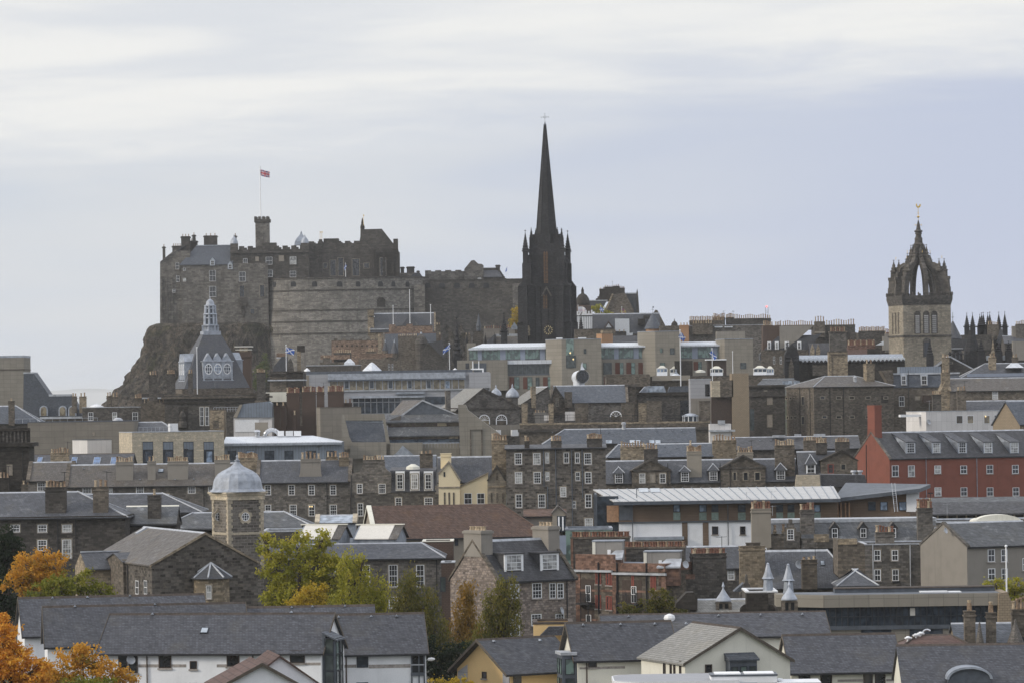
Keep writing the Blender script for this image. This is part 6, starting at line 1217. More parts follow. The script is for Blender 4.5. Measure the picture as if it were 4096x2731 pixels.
 b = B('slate roofed end house of the row left of the red building',3200,3440,1930,690,10,0,'tenement','tenement',TG3); b.gable((3320,1900),(3320,1802),'stone_dark','slate',cap='flash',hr=3); b.dormer(3226,3262,1855,1892,'stone_tan','slate','c','hip',1816); b.poly([(3285,1945),(3285,1838),(3368,1802),(3430,1840),(3430,1945)],'stone_brown','gable_wall',-.5,4); b.poly([(3278,1842),(3368,1797),(3438,1842),(3428,1842),(3368,1808),(3292,1842)],'stone_sooty','gable_coping',-.7,3); b.chim(3342,3398,1768,1830,V=1,dp=1.2,m='stone_dark',pots=6,ph=.6); b.wins([(3312,3334)],1855,1892,'r',-.5); b.wins([(3362,3385)],1852,1880,'k',-.5); b.chim(3265,3308,1772,1800,V=4,dp=1.2,m='stone_dark',pots=5,pm='pot_pale')
 b = B('tan rendered gable in front of the red building',3178,3285,1950,612,8,0,'outbuilding','building'); b.poly([(3178,1970),(3186,1898),(3278,1898),(3284,1970)],'cream_render' if 0 else 'orange_stone' if 0 else 'ashlar_tan','end_wall',0,1); b.poly([(3286,1945),(3284,1896),(3460,1898),(3470,1945)],'slate_dark','roof',.2,6); u,z = b.pt(3440,1896,2); b.part(MB().lathe(u,2,[(.25,z - .3),(.25,z + .3),(.45,z + .35),(.4,z + .6)],10).lathe(u - .9,2,[(.25,z - .3),(.25,z + .3),(.45,z + .35),(.4,z + .6)],10),'roof_vent','flash')
 b = B('long brick red painted building with slate roof and white dormers',3560,4180,1990,705,12,24,'warehouse','building')
 b.gable((3800,1826),(3800,1722),'red_paint','slate_dark',cap='flash',over=.15,oe=.02,skew='stone_grey')
 for x0,x1 in ((3624,3661),(3728,3763),(3832,3867),(3935,3970),(4040,4075)): b.dormer(x0,x1,1765,1812,'lead_light','slate','s','shed',1729,'lead_light')
 b.wins([(3568,3594),(3633,3658)],1860,1904,'c'); b.wins([(3738,3763),(3842,3867),(3946,3972),(4048,4074)],1859,1892,'c'); b.wins([(3739,3764),(3843,3868),(3947,3973),(4051,4076)],1947,1982,'c'); b.pipe(3703,1828,1990,'lead'); b.pipe(3906,1828,1990,'lead'); b.band(1826,1831,.12,'slate','eaves_course',False)
 z1 = b.sd(3505,1622,.5)[1]; v = b.rv; b.part(MB().box(0,1.3,-1.2,1.2,b.zr - 1 - z1,0).box(-.05,1.35,-1.25,1.25,-.35,.1),'chimney_stack','red_paint',loc=(0,v,z1)); b.part(MB().prism([(v - 1.5,b.zr - 3),(v + 1.5,b.zr - 3),(v + 1.2,b.zr + .6),(v - 1.2,b.zr + .6)],'x',-.03,1.3),'chimney_base','red_paint')
 b.part(MB().tube((-.06,v + 1.9,-1),(-.06,v + 1.7,b.zr - 2),.07,5),'crack_pipe' if 0 else 'downpipe','iron')
third()
# ============================================================ fourth rank
def fourth():
 b = B('white flat roofed block with four white windows behind the red building',3705,4090,1715,790,10,16,'building','building'); b.flat((3880,1643),'white_wall','panel_grey',coping='flash',ct=.08); b.wins([(3825,3851),(3868,3895),(3935,3960),(3977,4003)],1659,1693,'l'); b.aerial(3717,1600,1660,-.2); u,z = b.pt(3941,1664); b.part(MB().lathe(u,-.2,[(.02,z - .15),(.15,z),(.02,z + .15)],8),'window_lamp','lamp'); b.dish(3712,1686,0,.5); b.part(MB().box(-4.0,0,2.5,3.4,b.ze - .9,b.ze - .45),'duct','white_paint')
 b = B('tan brick gable at the right edge beside the white block',4080,4200,1715,768,8,30,'building','building'); b.gable((4090,1690),(4120,1600),'brick_tan','slate_blue',cap='flash',barge='metal_dark')
 b = B('bare grey concrete wall block on the left with flat top',112,536,1820,865,12,0,'concrete_block','building'); b.flat((320,1686),'concrete_grey','lead',coping='metal_dark',ct=.15); k = MB(); u0,z = b.pt(60,1674,1); u1 = b.pt(390,1674,1)[0]; k.tube((u0,1,z),(u1,1,z),.05,4)
 for i in range(12): x = u0 + (u1 - u0) * i / 11; k.tube((x,1,z - .9),(x,1,z),.04,4)
 b.part(k,'guard_rail','flash'); u,z = b.pt(472,1682,2); b.part(MB().lathe(u,2,[(1.0,z),(.9,z + .35),(.5,z + .6),(.1,z + .65)],14),'rooflight_dome','flash'); b.win(370,380,1726,1742,'x')
 b = B('low slate roof joining the bare concrete wall',534,700,1740,872,9,0); b.gable((610,1725),(600,1686),'stone_dark','slate',hr=3,cap='flash')
 b = B('small white plant room on the roof left of the sandstone block',350,447,1803,838,7,30,'plant_room','plant room'); b.flat((400,1758),'white_wall','panel_grey',coping='metal_dark',ct=.1)
 b = B('modern sandstone block with four tall window bays',530,898,1865,826,12,17,'building','building'); b.flat((715,1726),'ashlar_tan','panel_grey',coping='flash',ct=.12)
 for x0,x1 in ((570,612),(651,693),(733,774),(814,855)): b.rect(x0,x1,1765,1855,'dark_frame','bay_frame',out=.05); b.rect(x0 + 2,x1 - 2,1768,1796,'zinc','spandrel',out=.1); b.win(x0 + 10,x1 - 4,1801,1848,'d',-.1)
 k = MB(); z = b.ze + .1
 for i in range(9): x = 2 + i * .8; k.tube((x,3,z),(x,3,z + .9),.04,4)
 k.tube((2,3,z + .9),(8.4,3,z + .9),.05,4); b.part(k,'guard_rail','flash'); b.part(MB().box(8,9.6,3,4.4,z,z + 1.5),'plant_box','white_paint')
 b = B('zinc clad block with pale standing seam roof',898,1368,1840,836,12,0,'building','building'); z0 = b.zz(1768,-.6); z1 = b.zz(1742,8); w = b.w; b.part(MB().box(0,w,0,12,-1,z0 - .1),'wall','zinc'); b.part(MB().slab([(-.2,-.7,z0),(w * .92,-.7,z0),(w * .74,8,z1),(-.2,8,z1)],.15).slab([(w * .92,-.7,z0),(w,-.7,z0 - .1),(w,8,z0),(w * .74,8,z1)],.15),'roof','roof_white'); b.part(MB().box(-.2,w,-.75,-.0,z0 - .55,z0 - .14),'fascia','lead'); b.ze = z0; b.zr = z1; b.rv = 8
 b.wins([(912,945),(985,1020),(1060,1097),(1138,1174),(1226,1264),(1306,1340)],1801,1838,'d'); k = MB()
 u,z = b.pt(1030,1742,7)[0],z1
 b.part(MB().lathe(u,7,[(.5,z),(.55,z + .8),(.7,z + .9),(.5,z + 1.2),(.2,z + 1.3)],12),'flue','steel'); k = MB(); pts = [Vector((u + 2.8 + 1.4 * math.cos(t),7,z + 1.2 * math.sin(t))) for t in [math.pi - math.pi * i / 10 for i in range(11)]]
 for p,q in zip(pts,pts[1:]): k.tube(p,q,.42,10)
 b.part(k,'duct','steel')
 for x0,x1 in ((1112,1136),(1143,1172),(1176,1204)): b.rect(x0,x1,1722,1742,'white_paint','plant_unit',V=7,out=.6,back=.5)
 b.rect(1020,1070,1688,1742,'harl_beige','stair_tower',V=9.5,out=.5,back=1.5)
 b = B('tan concrete hall with stepped glazed roof and steep slate slopes',1367,1840,1860,850,16,0,'lecture_hall','building')
 z2 = b.pt(1600,1775)[1]; b.part(MB().box(0,b.w,0,16,-1,z2),'wall','concrete'); b.poly([(1367,1800),(1367,1655),(1374,1655),(1397,1745),(1420,1790)],'concrete','side_wall',-.3,1.5); b.poly([(1367,1680),(1367,1655),(1536,1654),(1536,1680)],'concrete','parapet',3.2,4.2); q = [b.pt(1398,1762,0),b.pt(1545,1765,0),b.pt(1530,1688,3.5),b.pt(1378,1685,3.5)]; b.part(MB().slab([(*q[0][:1],0,q[0][1]),(q[1][0],0,q[1][1]),(q[2][0],3.5,q[2][1]),(q[3][0],3.5,q[3][1])],.2),'roof','slate_blue'); b.part(MB().slab([(q[3][0],3.45,q[3][1] + .05),(q[2][0],3.45,q[2][1] + .05),(q[2][0],3.7,q[2][1] + .5),(q[3][0],3.7,q[3][1] + .5)],.1),'roof_flashing','lead'); b.poly([(1530,1660),(1537,1655),(1560,1775),(1545,1775)],'concrete','skew_wall',-.3,1.0)
 def tier(y0,y1,V0,V1,m,name,x0=1550,x1=1850):
  a,z0 = b.pt(x0,y1,V0); c = b.pt(x1,y1,V0)[0]; z1 = b.pt(1700,y0,V1)[1]; b.part(MB().slab([(a,V0,z0),(c,V0,z0),(c,V1,z1),(a,V1,z1)],.2),name,m)
 tier(1755,1782,.5,2.5,'glass_blue','glazed_tier'); tier(1705,1742,2.2,4.6,'slate_streaked','roof_tier'); tier(1656,1687,4.4,6.8,'slate_streaked','roof_tier',1545,1852)
 for y0,y1,V in ((1740,1757,2.8),(1686,1706,4.9)): 
  o = b.rect(1552,1845,y0,y1,'brown_frame','clerestory',V=V,out=.05,back=.5)
  for i in range(6): x = 1565 + i * 46; b.rect(x,x + 38,y0 + 4,y1 - 4,'glass_warm','window',V=V,out=.12)
 q = b.poly([(1605,1658),(1690,1601),(1832,1657)],'metal_dark','glazed_gable',6.8,8); b.poly([(1600,1660),(1690,1597),(1838,1659),(1828,1660),(1690,1603),(1612,1660)],'flash','gable_flashing',6.6,6.9)
 A = b.pt(1690,1599,6.8); L0 = b.pt(1608,1600,13); L1 = b.pt(1528,1688,4.4); b.part(MB().slab([(b.pt(1602,1660,6.8)[0],6.6,b.pt(1602,1660,6.8)[1]),(A[0],6.8,A[1]),(b.pt(1610,1600,14)[0],14,b.pt(1610,1600,14)[1]),(b.pt(1530,1690,10)[0],10,b.pt(1530,1690,10)[1])],.2),'side_slope','slate_brown'); b.poly([(1530,1690),(1603,1660),(1603,1700),(1545,1700)],'slate_brown','side_slope',5.0,9)
 b.rect(1400,1545,1768,1830,'concrete','lower_block',V=-1.5,out=.2,back=1); b.rect(1560,1690,1770,1860,'concrete','lower_block',V=-1.2,out=.2,back=1); k = MB(); u0,z = b.pt(1690,1772,-.8); u1 = b.pt(1850,1770,-.8)[0]; k.tube((u0,-.8,z),(u1,-.8,z),.05,4)
 for i in range(14): x = u0 + (u1 - u0) * i / 13; k.tube((x,-.8,z - .9),(x,-.8,z),.035,4)
 k.tube((b.pt(1418,1775,-1.4)[0],-1.4,z),(b.pt(1505,1775,-1.4)[0],-1.4,z),.05,4); b.part(k,'guard_rail','flash'); b.poly([(1560,1830),(1590,1805),(1610,1780),(1660,1822),(1660,1832)],'lead','gablet',-2.0,-.4)
 b = B('tan concrete buttress wall right of the stepped glazed roof',1840,2010,1830,846,12,0,'concrete_wall','building'); b.poly([(1845,1900),(1832,1617),(1862,1617),(1872,1640),(2000,1735),(2010,1840),(2010,1900)],'concrete','wall',0,11); b.rect(1880,1930,1710,1716,'concrete','ledge',out=.25); b.rect(1880,1884,1716,1830,'stone_brown','pilaster',out=.15); b.rect(1925,1929,1716,1830,'stone_brown','pilaster',out=.15)
 b = B('plain grey brown block with pale left edge beside the concrete hall',1282,1446,1740,872,10,7,'building','building'); b.flat((1365,1628),'concrete_grey','lead',coping='stone_brown',ct=.1)
 b = B('dark brick building with four tall rows of chimney stacks',1140,1380,1735,885,9,0,'building','building'); b.ze = b.zr = b.zz(1700); b.rv = 4; b.part(MB().box(0,b.w,0,9,-1,b.ze),'wall','brick_brown')
 for x0,x1,y0,y1,n,rw in ((1146,1198,1572,1735,7,2),(1208,1262,1568,1720,7,2),(1266,1296,1568,1720,5,2),(1311,1374,1566,1680,9,2)): b.chim(x0,x1,y0,y1,V=.5,dp=1.6,m='brick_brown',pots=n,pm='pot_red',ph=1.0,rows=rw)
 b.chim(1097,1119,1622,1735,V=-1,dp=1.1,m='brick_brown',pots=1,pm='pot_red'); b.chim(1122,1144,1622,1735,V=-1,dp=1.1,m='brick_brown',pots=1,pm='pot_red'); b.chim(1171,1186,1660,1735,V=-2,dp=.8,m='brick_brown',pots=1,pm='pot_red'); b.chim(1375,1408,1612,1650,V=3,dp=1,m='brick_brown',pots=2,pm='pot_red',ph=.8)
 b = B('curved dark grey hood above a white plant room',935,1088,1735,880,8,0,'plant_room','plant room'); b.part(MB().box(0,b.w,0,8,-1,b.zz(1670)),'wall','white_wall'); b.poly([(933,1668),(960,1618),(990,1612),(1075,1604),(1086,1612),(1088,1668)],'zinc','hood',-.3,6); b.poly([(932,1668),(958,1618),(970,1616),(948,1668)],'harl_beige','hood_edge',-.5,6); b.rect(940,1036,1678,1725,'white_paint','panel',out=.1)
 b = B('small tan stone block left of the white plant room',840,896,1740,882,8,0,'building','building'); b.flat((868,1640),'stone_tan','lead',coping='stone_brown'); b.rect(852,876,1680,1712,'stone_brown','panel',out=.05)
 b = B('long bluish slate roof with a row of vents in the middle distance',2175,2782,1775,800,9,0); b.gable((2480,1768),(2480,1712),'stone_dark','slate_blue',cap='flash',hl=4); b.vents([(2210,1729),(2246,1728),(2315,1727),(2380,1727),(2435,1730),(2562,1724),(2627,1723),(2692,1722),(2727,1722)])
 for x0,x1 in ((2424,2448),(2519,2540),(2544,2562),(2598,2618),(2622,2642)): b.sky(x0,x1,1760,1772,'skylight','flash')
 u,z = b.pt(2495,1708,4.5); b.part(MB().lathe(u,4.5,[(.5,z - .6),(.35,z),(.3,z + .5),(.45,z + .55),(.42,z + .9),(.1,z + 1.0)],10),'roof_vent','flash')
 b = B('lower bluish slate roof in front of the long slate roof',2432,2850,1825,760,8,0); b.gable((2630,1822),(2630,1773),'stone_dark','slate_blue',cap='flash',hl=2); b.vents([(2460,1784),(2660,1785),(2707,1790),(2795,1782)])
 b.chim(2482,2580,1788,1850,V=-1,dp=1.2,m='stone_tan',pots=9,ph=.85); b.chim(2850,2945,1762,1830,V=0,dp=1.4,m='stone_tan',pots=8,ph=.9); b.chim(2755,2770,1782,1800,V=1,dp=.8,m='stone_dark',pots=1)
 b = B('far slate roofs with small pale chimneys left of the red building',2940,3440,1800,770,12,0); b.gable((3190,1792),(3190,1744),'stone_dark','slate_dark',cap='flash'); b.chim(3215,3290,1762,1800,V=-2,dp=1.2,m='stone_brown',pots=8,pm='pot_pale',ph=.6); b.vents([(3040,1762),(3085,1760)]); 
 for x0,x1,y in ((3090,3140,1739),(3178,3204,1735),(3255,3300,1734)): b.rect(x0,x1,y,y + 8,'flash','rooflight',V=5,out=.8,back=.4)
 b = B('old classical stone range with cut down chimney piers along its parapet',2080,2840,1770,905,14,0,'building','building'); b.flat((2460,1694),'stone_brown','lead',par=.4,coping='stone_tan',ct=.3); b.band(1710,1722,.4,'stone_dark')
 b.ze = b.zr = b.zz(1690); b.rv = 3
 for x0,x1,y0 in ((2086,2110,1614),(2194,2214,1614),(2300,2352,1614),(2486,2536,1612),(2554,2586,1612),(2588,2646,1604),(2797,2840,1604)): b.chim(x0,x1,y0,1690,V=1,dp=1.4,m='stone_tan' if x1 - x0 < 40 else 'stone_brown',pots=0)
 k = MB()
 for x0,x1 in ((2110,2350),(2420,2585),(2650,2800)):
  u0,z = b.pt(x0,1660,.4); u1 = b.pt(x1,1660,.4)[0]; k.tube((u0,.4,z),(u1,.4,z),.05,4); k.tube((u0,.4,z - .6),(u1,.4,z - .6),.04,4)
  for i in range(10): x = u0 + (u1 - u0) * i / 9; k.tube((x,.4,z - 1.4),(x,.4,z),.04,4)
 b.part(k,'guard_rail','iron')
 for x0,x1,y0,y1 in ((2260,2348,1645,1680),(2176,2196,1658,1680)): b.rect(x0,x1,y0,y1,'white_wall','plant_screen',V=2,out=.5,back=.5)
 u,z = b.pt(2762,1674,1.5); b.part(MB().lathe(u,1.5,[(1.5,z - .5),(1.5,z + .55)],10),'lantern','glass_blue'); b.part(MB().lathe(u,1.5,[(1.8,z + .55),(1.7,z + .7),(.9,z + 1.05),(.1,z + 1.2)],10),'lantern_roof','lead_light')
 if 1:
  for i in range(10): a = i * math.pi / 5; b.part(MB().tube((u + 1.55 * math.cos(a),1.5 + 1.55 * math.sin(a),z - .5),(u + 1.55 * math.cos(a),1.5 + 1.55 * math.sin(a),z + .56),.1,5),'lantern_post','white_paint')
 b = B('square glazed panel box in grey between the museum roofs',2763,2846,1680,940,9,0,'plant_room','plant room'); b.flat((2805,1517),'panel_grey','lead',coping='flash'); b.rect(2820,2838,1535,1583,'glass_dark','window',out=.05); b.rect(2763,2846,1592,1680,'harl','lower_wall',out=.1); b.rect(2862,2866,1612,1660,'white_paint','light_tube',out=.3)
 b = B('low white plant units beside the tall tan stair tower',2840,2925,1735,880,6,0,'plant_room','plant room'); b.flat((2880,1694),'white_wall','lead'); b.rect(2872,2900,1680,1696,'flash','plant_unit',out=.2,back=1); b.rect(2835,2940,1718,1724,'flash','walkway',out=.8)
 b = B('tall tan concrete stair tower in the middle distance',2930,2998,1740,925,9,0,'stair_tower','tower'); b.flat((2964,1492),'brick_tan','lead'); b.rect(2846,2880,1522,1586,'ashlar_tan','side_block',out=0,back=6); b.rect(2880,2932,1520,1586,'stone_brown','side_block',out=0,back=6); b.rect(2846,2932,1586,1740,'brown_frame','recess',V=1,back=3); b.rect(3000,3016,1635,1720,'glass_green','glazing',V=.5)
 b = B('stone pedimented building with fan windows and two small lead domes',1835,2080,1690,935,20,12,'chapel','building'); b.fgable((1835,1630),(1932,1551),'stone_grey','slate_pale_and_lit',of=.4,over=.8,cap=None,barge='stone_dark'); b.band(1628,1636,.3,'stone_dark',x1=2060)
 u,z = b.pt(1934,1607); b.part(MB().prism([(u + 1.0 * math.cos(2 * math.pi * i / 16),z + 1.0 * math.sin(2 * math.pi * i / 16)) for i in range(16)],'y',-.12,.05),'round_window','stone_dark')
 for px in (1937,2006):
  u,z = b.pt(px,1696); r = 1.05; k = MB().prism([(-r,0),(r,0)] + [(r * math.cos(t),.9 + r * math.sin(t)) for t in [math.pi * i / 10 for i in range(11)]],'y',-.08,.05); o = b.part(k,'window','glass_warm',loc=(u,0,z)); k = MB()
  for i in range(10): t0,t1 = math.pi * i / 10,math.pi * (i + 1) / 10; k.prism([(r * math.cos(t0),.9 + r * math.sin(t0)),(r * 1.18 * math.cos(t0),.9 + r * 1.18 * math.sin(t0)),(r * 1.18 * math.cos(t1),.9 + r * 1.18 * math.sin(t1)),(r * math.cos(t1),.9 + r * math.sin(t1))],'y',-.15,.0)
  for i in range(1,6): t = math.pi * i / 6; k.tube((0,-.12,.9),(r * math.cos(t),-.12,.9 + r * math.sin(t)),.04,4)
  k.box(-r,r,-.14,-.02,.86,.96).box(-r * 1.18,-r,-.15,0,0,.9).box(r,r * 1.18,-.15,0,0,.9); k.build('window_frame','white_paint',o)
 b.ze = b.zr = b.zz(1630); b.rv = 3; b.chim(1783,1802,1562,1640,V=1,dp=1,m='stone_grey',pots=0)
 for px,yb,yt,yd,wd in ((2050,1588,1533,1622,56),(1984,1582,1538,1600,48)):
  V = 3 if px > 2000 else 9; u,z = b.pt(px,yb,V); zt = b.pt(px,yt,V)[1]; zb = b.pt(px,yd,V)[1]; r = wd * 935 / F / 2; h = zt - z
  o = b.part(MB().lathe(u,V,[(r * .8,zb - 4),(r * .8,z - .2),(r * .95,z - .1),(r * .95,z)],8,rot=R(22)),'drum','stone_grey'); b.part(MB().lathe(u,V,[(r,z),(r * .98,z + h * .15),(r * .85,z + h * .35),(r * .55,z + h * .52),(r * .22,z + h * .66),(r * .1,z + h * .75),(r * .16,z + h * .8),(.03,zt)],16),'dome','lead_light',o,smooth=True)
 b.rect(1930,2085,1699,1740,'concrete_grey','forecourt_wall',V=-3,out=.2,back=1)
 for x0,x1 in ((1985,2002),(2045,2072)): b.rect(x0,x1,1718,1742,'white_paint','plant_unit',V=-4.5,out=.5,back=.5)
 b = B('twin gabled stone range with slate roof left of the museum roofs',2210,2510,1660,955,12,0,'building','building'); b.gable((2360,1606),(2360,1540),'stone_grey','slate_blue',cap='flash',skew='stone_brown'); b.poly([(2205,1660),(2205,1610),(2222,1548),(2275,1625),(2275,1660)],'stone_brown','gable_wall',-.6,4); b.poly([(2198,1616),(2220,1540),(2280,1625),(2270,1625),(2221,1555),(2206,1616)],'stone_dark','gable_coping',-.9,3); b.win(2224,2233,1588,1625,'k',-.6); b.chim(2258,2288,1568,1618,V=-2,dp=1.4,m='stone_brown',pots=0)
 u,z = b.pt(2464,1678,-1.2); r = 1.1; k = MB().prism([(-r,0),(r,0)] + [(r * math.cos(t),.7 + r * math.sin(t)) for t in [math.pi * i / 10 for i in range(11)]],'y',-.1,.05); o = b.part(k,'window','glass_warm',loc=(u,-1.2,z)); k = MB()
 for i in range(10): t0,t1 = math.pi * i / 10,math.pi * (i + 1) / 10; k.prism([(r * math.cos(t0),.7 + r * math.sin(t0)),(r * 1.2 * math.cos(t0),.7 + r * 1.2 * math.sin(t0)),(r * 1.2 * math.cos(t1),.7 + r * 1.2 * math.sin(t1)),(r * math.cos(t1),.7 + r * math.sin(t1))],'y',-.2,.0)
 for i in range(1,6): t = math.pi * i / 6; k.tube((0,-.14,.7),(r * math.cos(t),-.14,.7 + r * math.sin(t)),.05,4)
 k.build('window_frame','white_paint',o)
 b = B('sloping slate roof with stone stack between the chapel and the gabled range',2090,2205,1660,948,12,14,'building','building'); b.fgable((2088,1612),(2190,1545),'stone_grey','slate_pale_and_lit',cap='flash',barge='stone_dark',ru=.9); b.ze = b.zr = b.zz(1610); b.chim(2126,2143,1546,1620,V=-.5,dp=1,m='stone_tan',pots=0); b.chim(2140,2185,1650,1690,V=-3,dp=1.2,m='harl',pots=4,pm='pot_pale',ph=.5)
 b = B('dark stone museum wing with domed lantern lights and square corner tower',2505,2765,1680,962,14,0,'museum_wing','building'); b.flat((2640,1570),'stone_dark','lead'); b.band(1568,1582,.5,'stone_sooty'); b.rect(2503,2545,1540,1690,'stone_brown','corner_tower',V=-1,out=.4,back=3); b.rect(2498,2548,1536,1546,'stone_dark','tower_cornice',V=-1,out=.8,back=3.4); b.poly([(2560,1568),(2580,1545),(2600,1542),(2655,1542),(2665,1568)],'lead','roof_vault',2,8); b.rect(2592,2652,1544,1566,'skylight','glazing',V=2,out=.1); b.poly([(2672,1570),(2680,1545),(2750,1542),(2766,1566)],'slate_blue','hipped_roof',2,9); b.rect(2720,2762,1600,1680,'glass_dark','tall_window',out=.06); b.rect(2530,2600,1620,1690,'stone_brown','bay',out=.5,back=1)
fourth()
# ============================================================ fifth rank
def tower_pyramid():
 D = 1010; b = B('grey slate pyramid tower with white triple dormer and tall lead lantern',738,1000,1552,D,15,15,'pyramid_tower','tower')
 w = b.w; b.dp = dp = w * .95; ze = b.pt(865,1552)[1]; b.part(MB().box(.4,w - .4,.4,dp - .4,-1,ze - .5),'wall','stone_dark'); b.part(MB().box(-.6,w + .6,-.6,dp + .6,ze - 1.2,ze - .1),'cornice','stone_brown'); b.part(MB().box(-6,w + 6,-2.5,dp,-1,b.pt(865,1590,-2)[1]),'lower_block','stone_dark'); b.part(MB().box(-6.3,w + 6.3,-2.8,dp,b.pt(865,1590,-2)[1],b.pt(865,1572,-2)[1]),'lower_cornice','stone_brown')
 c = w / 2; d2 = dp / 2; lev_ = []
 for py,q in ((1552,1.0),(1530,.93),(1480,.77),(1410,.555),(1338,.27)):
  lev_.append((q,b.pt(840,py,d2)[1]))
 k = MB()
 for (q0,z0),(q1,z1) in zip(lev_,lev_[1:]):
  A = [(c - q0 * c,d2 - q0 * d2,z0),(c + q0 * c,d2 - q0 * d2,z0),(c + q0 * c,d2 + q0 * d2,z0),(c - q0 * c,d2 + q0 * d2,z0)]; T = [(c - q1 * c,d2 - q1 * d2,z1),(c + q1 * c,d2 - q1 * d2,z1),(c + q1 * c,d2 + q1 * d2,z1),(c - q1 * c,d2 + q1 * d2,z1)]
  k.add(A + T,[(i,(i + 1) % 4,4 + (i + 1) % 4,4 + i) for i in range(4)])
 b.part(k,'roof','slate')
 def zq(py): return b.pt(825,py,d2)[1]
 z0 = zq(1340); k = MB(); q = 2.05; k.box(c - q,c + q,d2 - q,d2 + q,z0 - .4,zq(1325)); k.build('lantern_base','lead_light',b.e)
 k = MB(); r = 1.9
 for i in range(8):
  a = i * math.pi / 4 + R(22); k.box(c + r * math.cos(a) - .12,c + r * math.cos(a) + .12,d2 + r * math.sin(a) - .12,d2 + r * math.sin(a) + .12,zq(1325),zq(1302))
 k.lathe(c,d2,[(2.1,zq(1304)),(2.1,zq(1301))],8,rot=R(22)); k.lathe(c,d2,[(1.45,zq(1325)),(1.4,zq(1300))],8,rot=R(22)); b.part(k,'lantern_gallery','lead_light')
 def stage(y0,y1,r,name):
  k = MB(); k.lathe(c,d2,[(r * .78,zq(y1)),(r * .78,zq(y0))],8,rot=R(22)); o = b.part(k,name + '_core','glass_blue'); k = MB()
  for i in range(8): a = i * math.pi / 4 + R(22); k.tube((c + r * math.cos(a),d2 + r * math.sin(a),zq(y1)),(c + r * .93 * math.cos(a),d2 + r * .93 * math.sin(a),zq(y0)),.27,6)
  for yy,g in ((y1,1.12),(y0,1.15),((y0 * .65 + y1 * .35),1.0)): k.lathe(c,d2,[(r * g,zq(yy) - .12),(r * g * 1.05,zq(yy)),(r * g,zq(yy) + .14)],8,rot=R(22))
  b.part(k,name,'lead_light')
 stage(1258,1300,1.42,'lantern_stage'); stage(1224,1256,1.22,'lantern_stage')
 zt,zb = zq(1188),zq(1224); h = zt - zb; b.part(MB().lathe(c,d2,[(1.35,zb),(1.1,zb + .1),(.98,zb + h * .2),(.95,zb + h * .4),(.75,zb + h * .56),(.42,zb + h * .68),(.14,zb + h * .76),(.1,zb + h * .82),(.22,zb + h * .86),(.04,zt)],14),'dome','lead_light',smooth=True)
 def trip(side):
  o = None; k = MB(); W3 = 2.2
  z0 = b.pt(858,1524,.6)[1]; z1 = b.pt(858,1443,1.5)[1]; z2 = b.pt(858,1412,1.5)[1]
  k.box(-3.5,3.5,0,4.5,z0,z1)
  for i in (-1,0,1): k.prism([(i * W3 - 1.1,z1),(i * W3 + 1.1,z1),(i * W3,z2)],'y',-.1,5.5)
  k.box(-3.8,3.8,-.25,4.5,z1 - .18,z1 + .02).box(-3.7,3.7,-.2,.1,z0 - .1,z0 + .25).box(-3.6,3.6,-.12,.1,z0 + .9,z0 + 1.05)
  for i in range(4): x = -3.3 + i * 2.2; k.box(x - .18,x + .18,-.18,.1,z0,z1)
  o = b.part(k,'dormer','lead_light',loc=(c + .35,.9,0) if side == 0 else (.9,d2,0),rz=0 if side == 0 else -math.pi / 2)
  for i in (-1,0,1):
   zc = (z0 + z1) / 2 + .5; g = MB().prism([(i * W3 + .78 * math.cos(2 * math.pi * j / 18),zc + 1.1 * math.sin(2 * math.pi * j / 18)) for j in range(18)],'y',-.07,.05); wi = b.part(g,'window','glass_blue',o); f = MB()
   for j in range(18):
    t0,t1 = 2 * math.pi * j / 18,2 * math.pi * (j + 1) / 18; f.prism([(i * W3 + .74 * math.cos(t0),zc + 1.06 * math.sin(t0)),(i * W3 + .92 * math.cos(t0),zc + 1.28 * math.sin(t0)),(i * W3 + .92 * math.cos(t1),zc + 1.28 * math.sin(t1)),(i * W3 + .74 * math.cos(t1),zc + 1.06 * math.sin(t1))],'y',-.16,.03)
   for t in (-.25,.25): f.box(i * W3 + t - .045,i * W3 + t + .045,-.12,-.03,zc - 1,zc + 1)
   for t in (-.4,.4): f.box(i * W3 - .72,i * W3 + .72,-.115,-.03,zc + t - .045,zc + t + .045)
   b.part(f,'window_frame','white_paint',wi)
 trip(0); trip(1)
 z0 = b.pt(858,1524,.6)[1]; z1 = b.pt(858,1440,1.5)[1]; b.part(MB().box(w - 4.2,w - .9,d2 - 3.5,d2 + 3.5,z0,z1).box(w - 4.2,w - .7,d2 - 3.7,d2 + 3.7,z1 - .1,z1 + .1).prism([(d2 - 3.5,z1),(d2 + 3.5,z1),(d2,z1 + 1.8)],'x',w - 5,w - 1),'side_dormer','lead')
 b.ze = b.zr = ze
 flagpole('bare white flagpole standing before the slate pyramid tower',787,1388,1566,985,.11,base=4)
 b = B('tall dark brick chimney block right of the slate pyramid tower',945,1005,1560,1035,5,0,'chimney_block','chimney'); b.flat((975,1400),'brick_brown','lead',coping='cream_render',ct=.2); b.band(1420,1428,.2,'brick_brown'); b.rect(958,990,1388,1406,'stone_tan','cap_panel',out=.05,back=2); b.part(MB().box(-.3,b.w + .3,-.3,5.3,b.zz(1388),b.zz(1384)),'cap','blind')
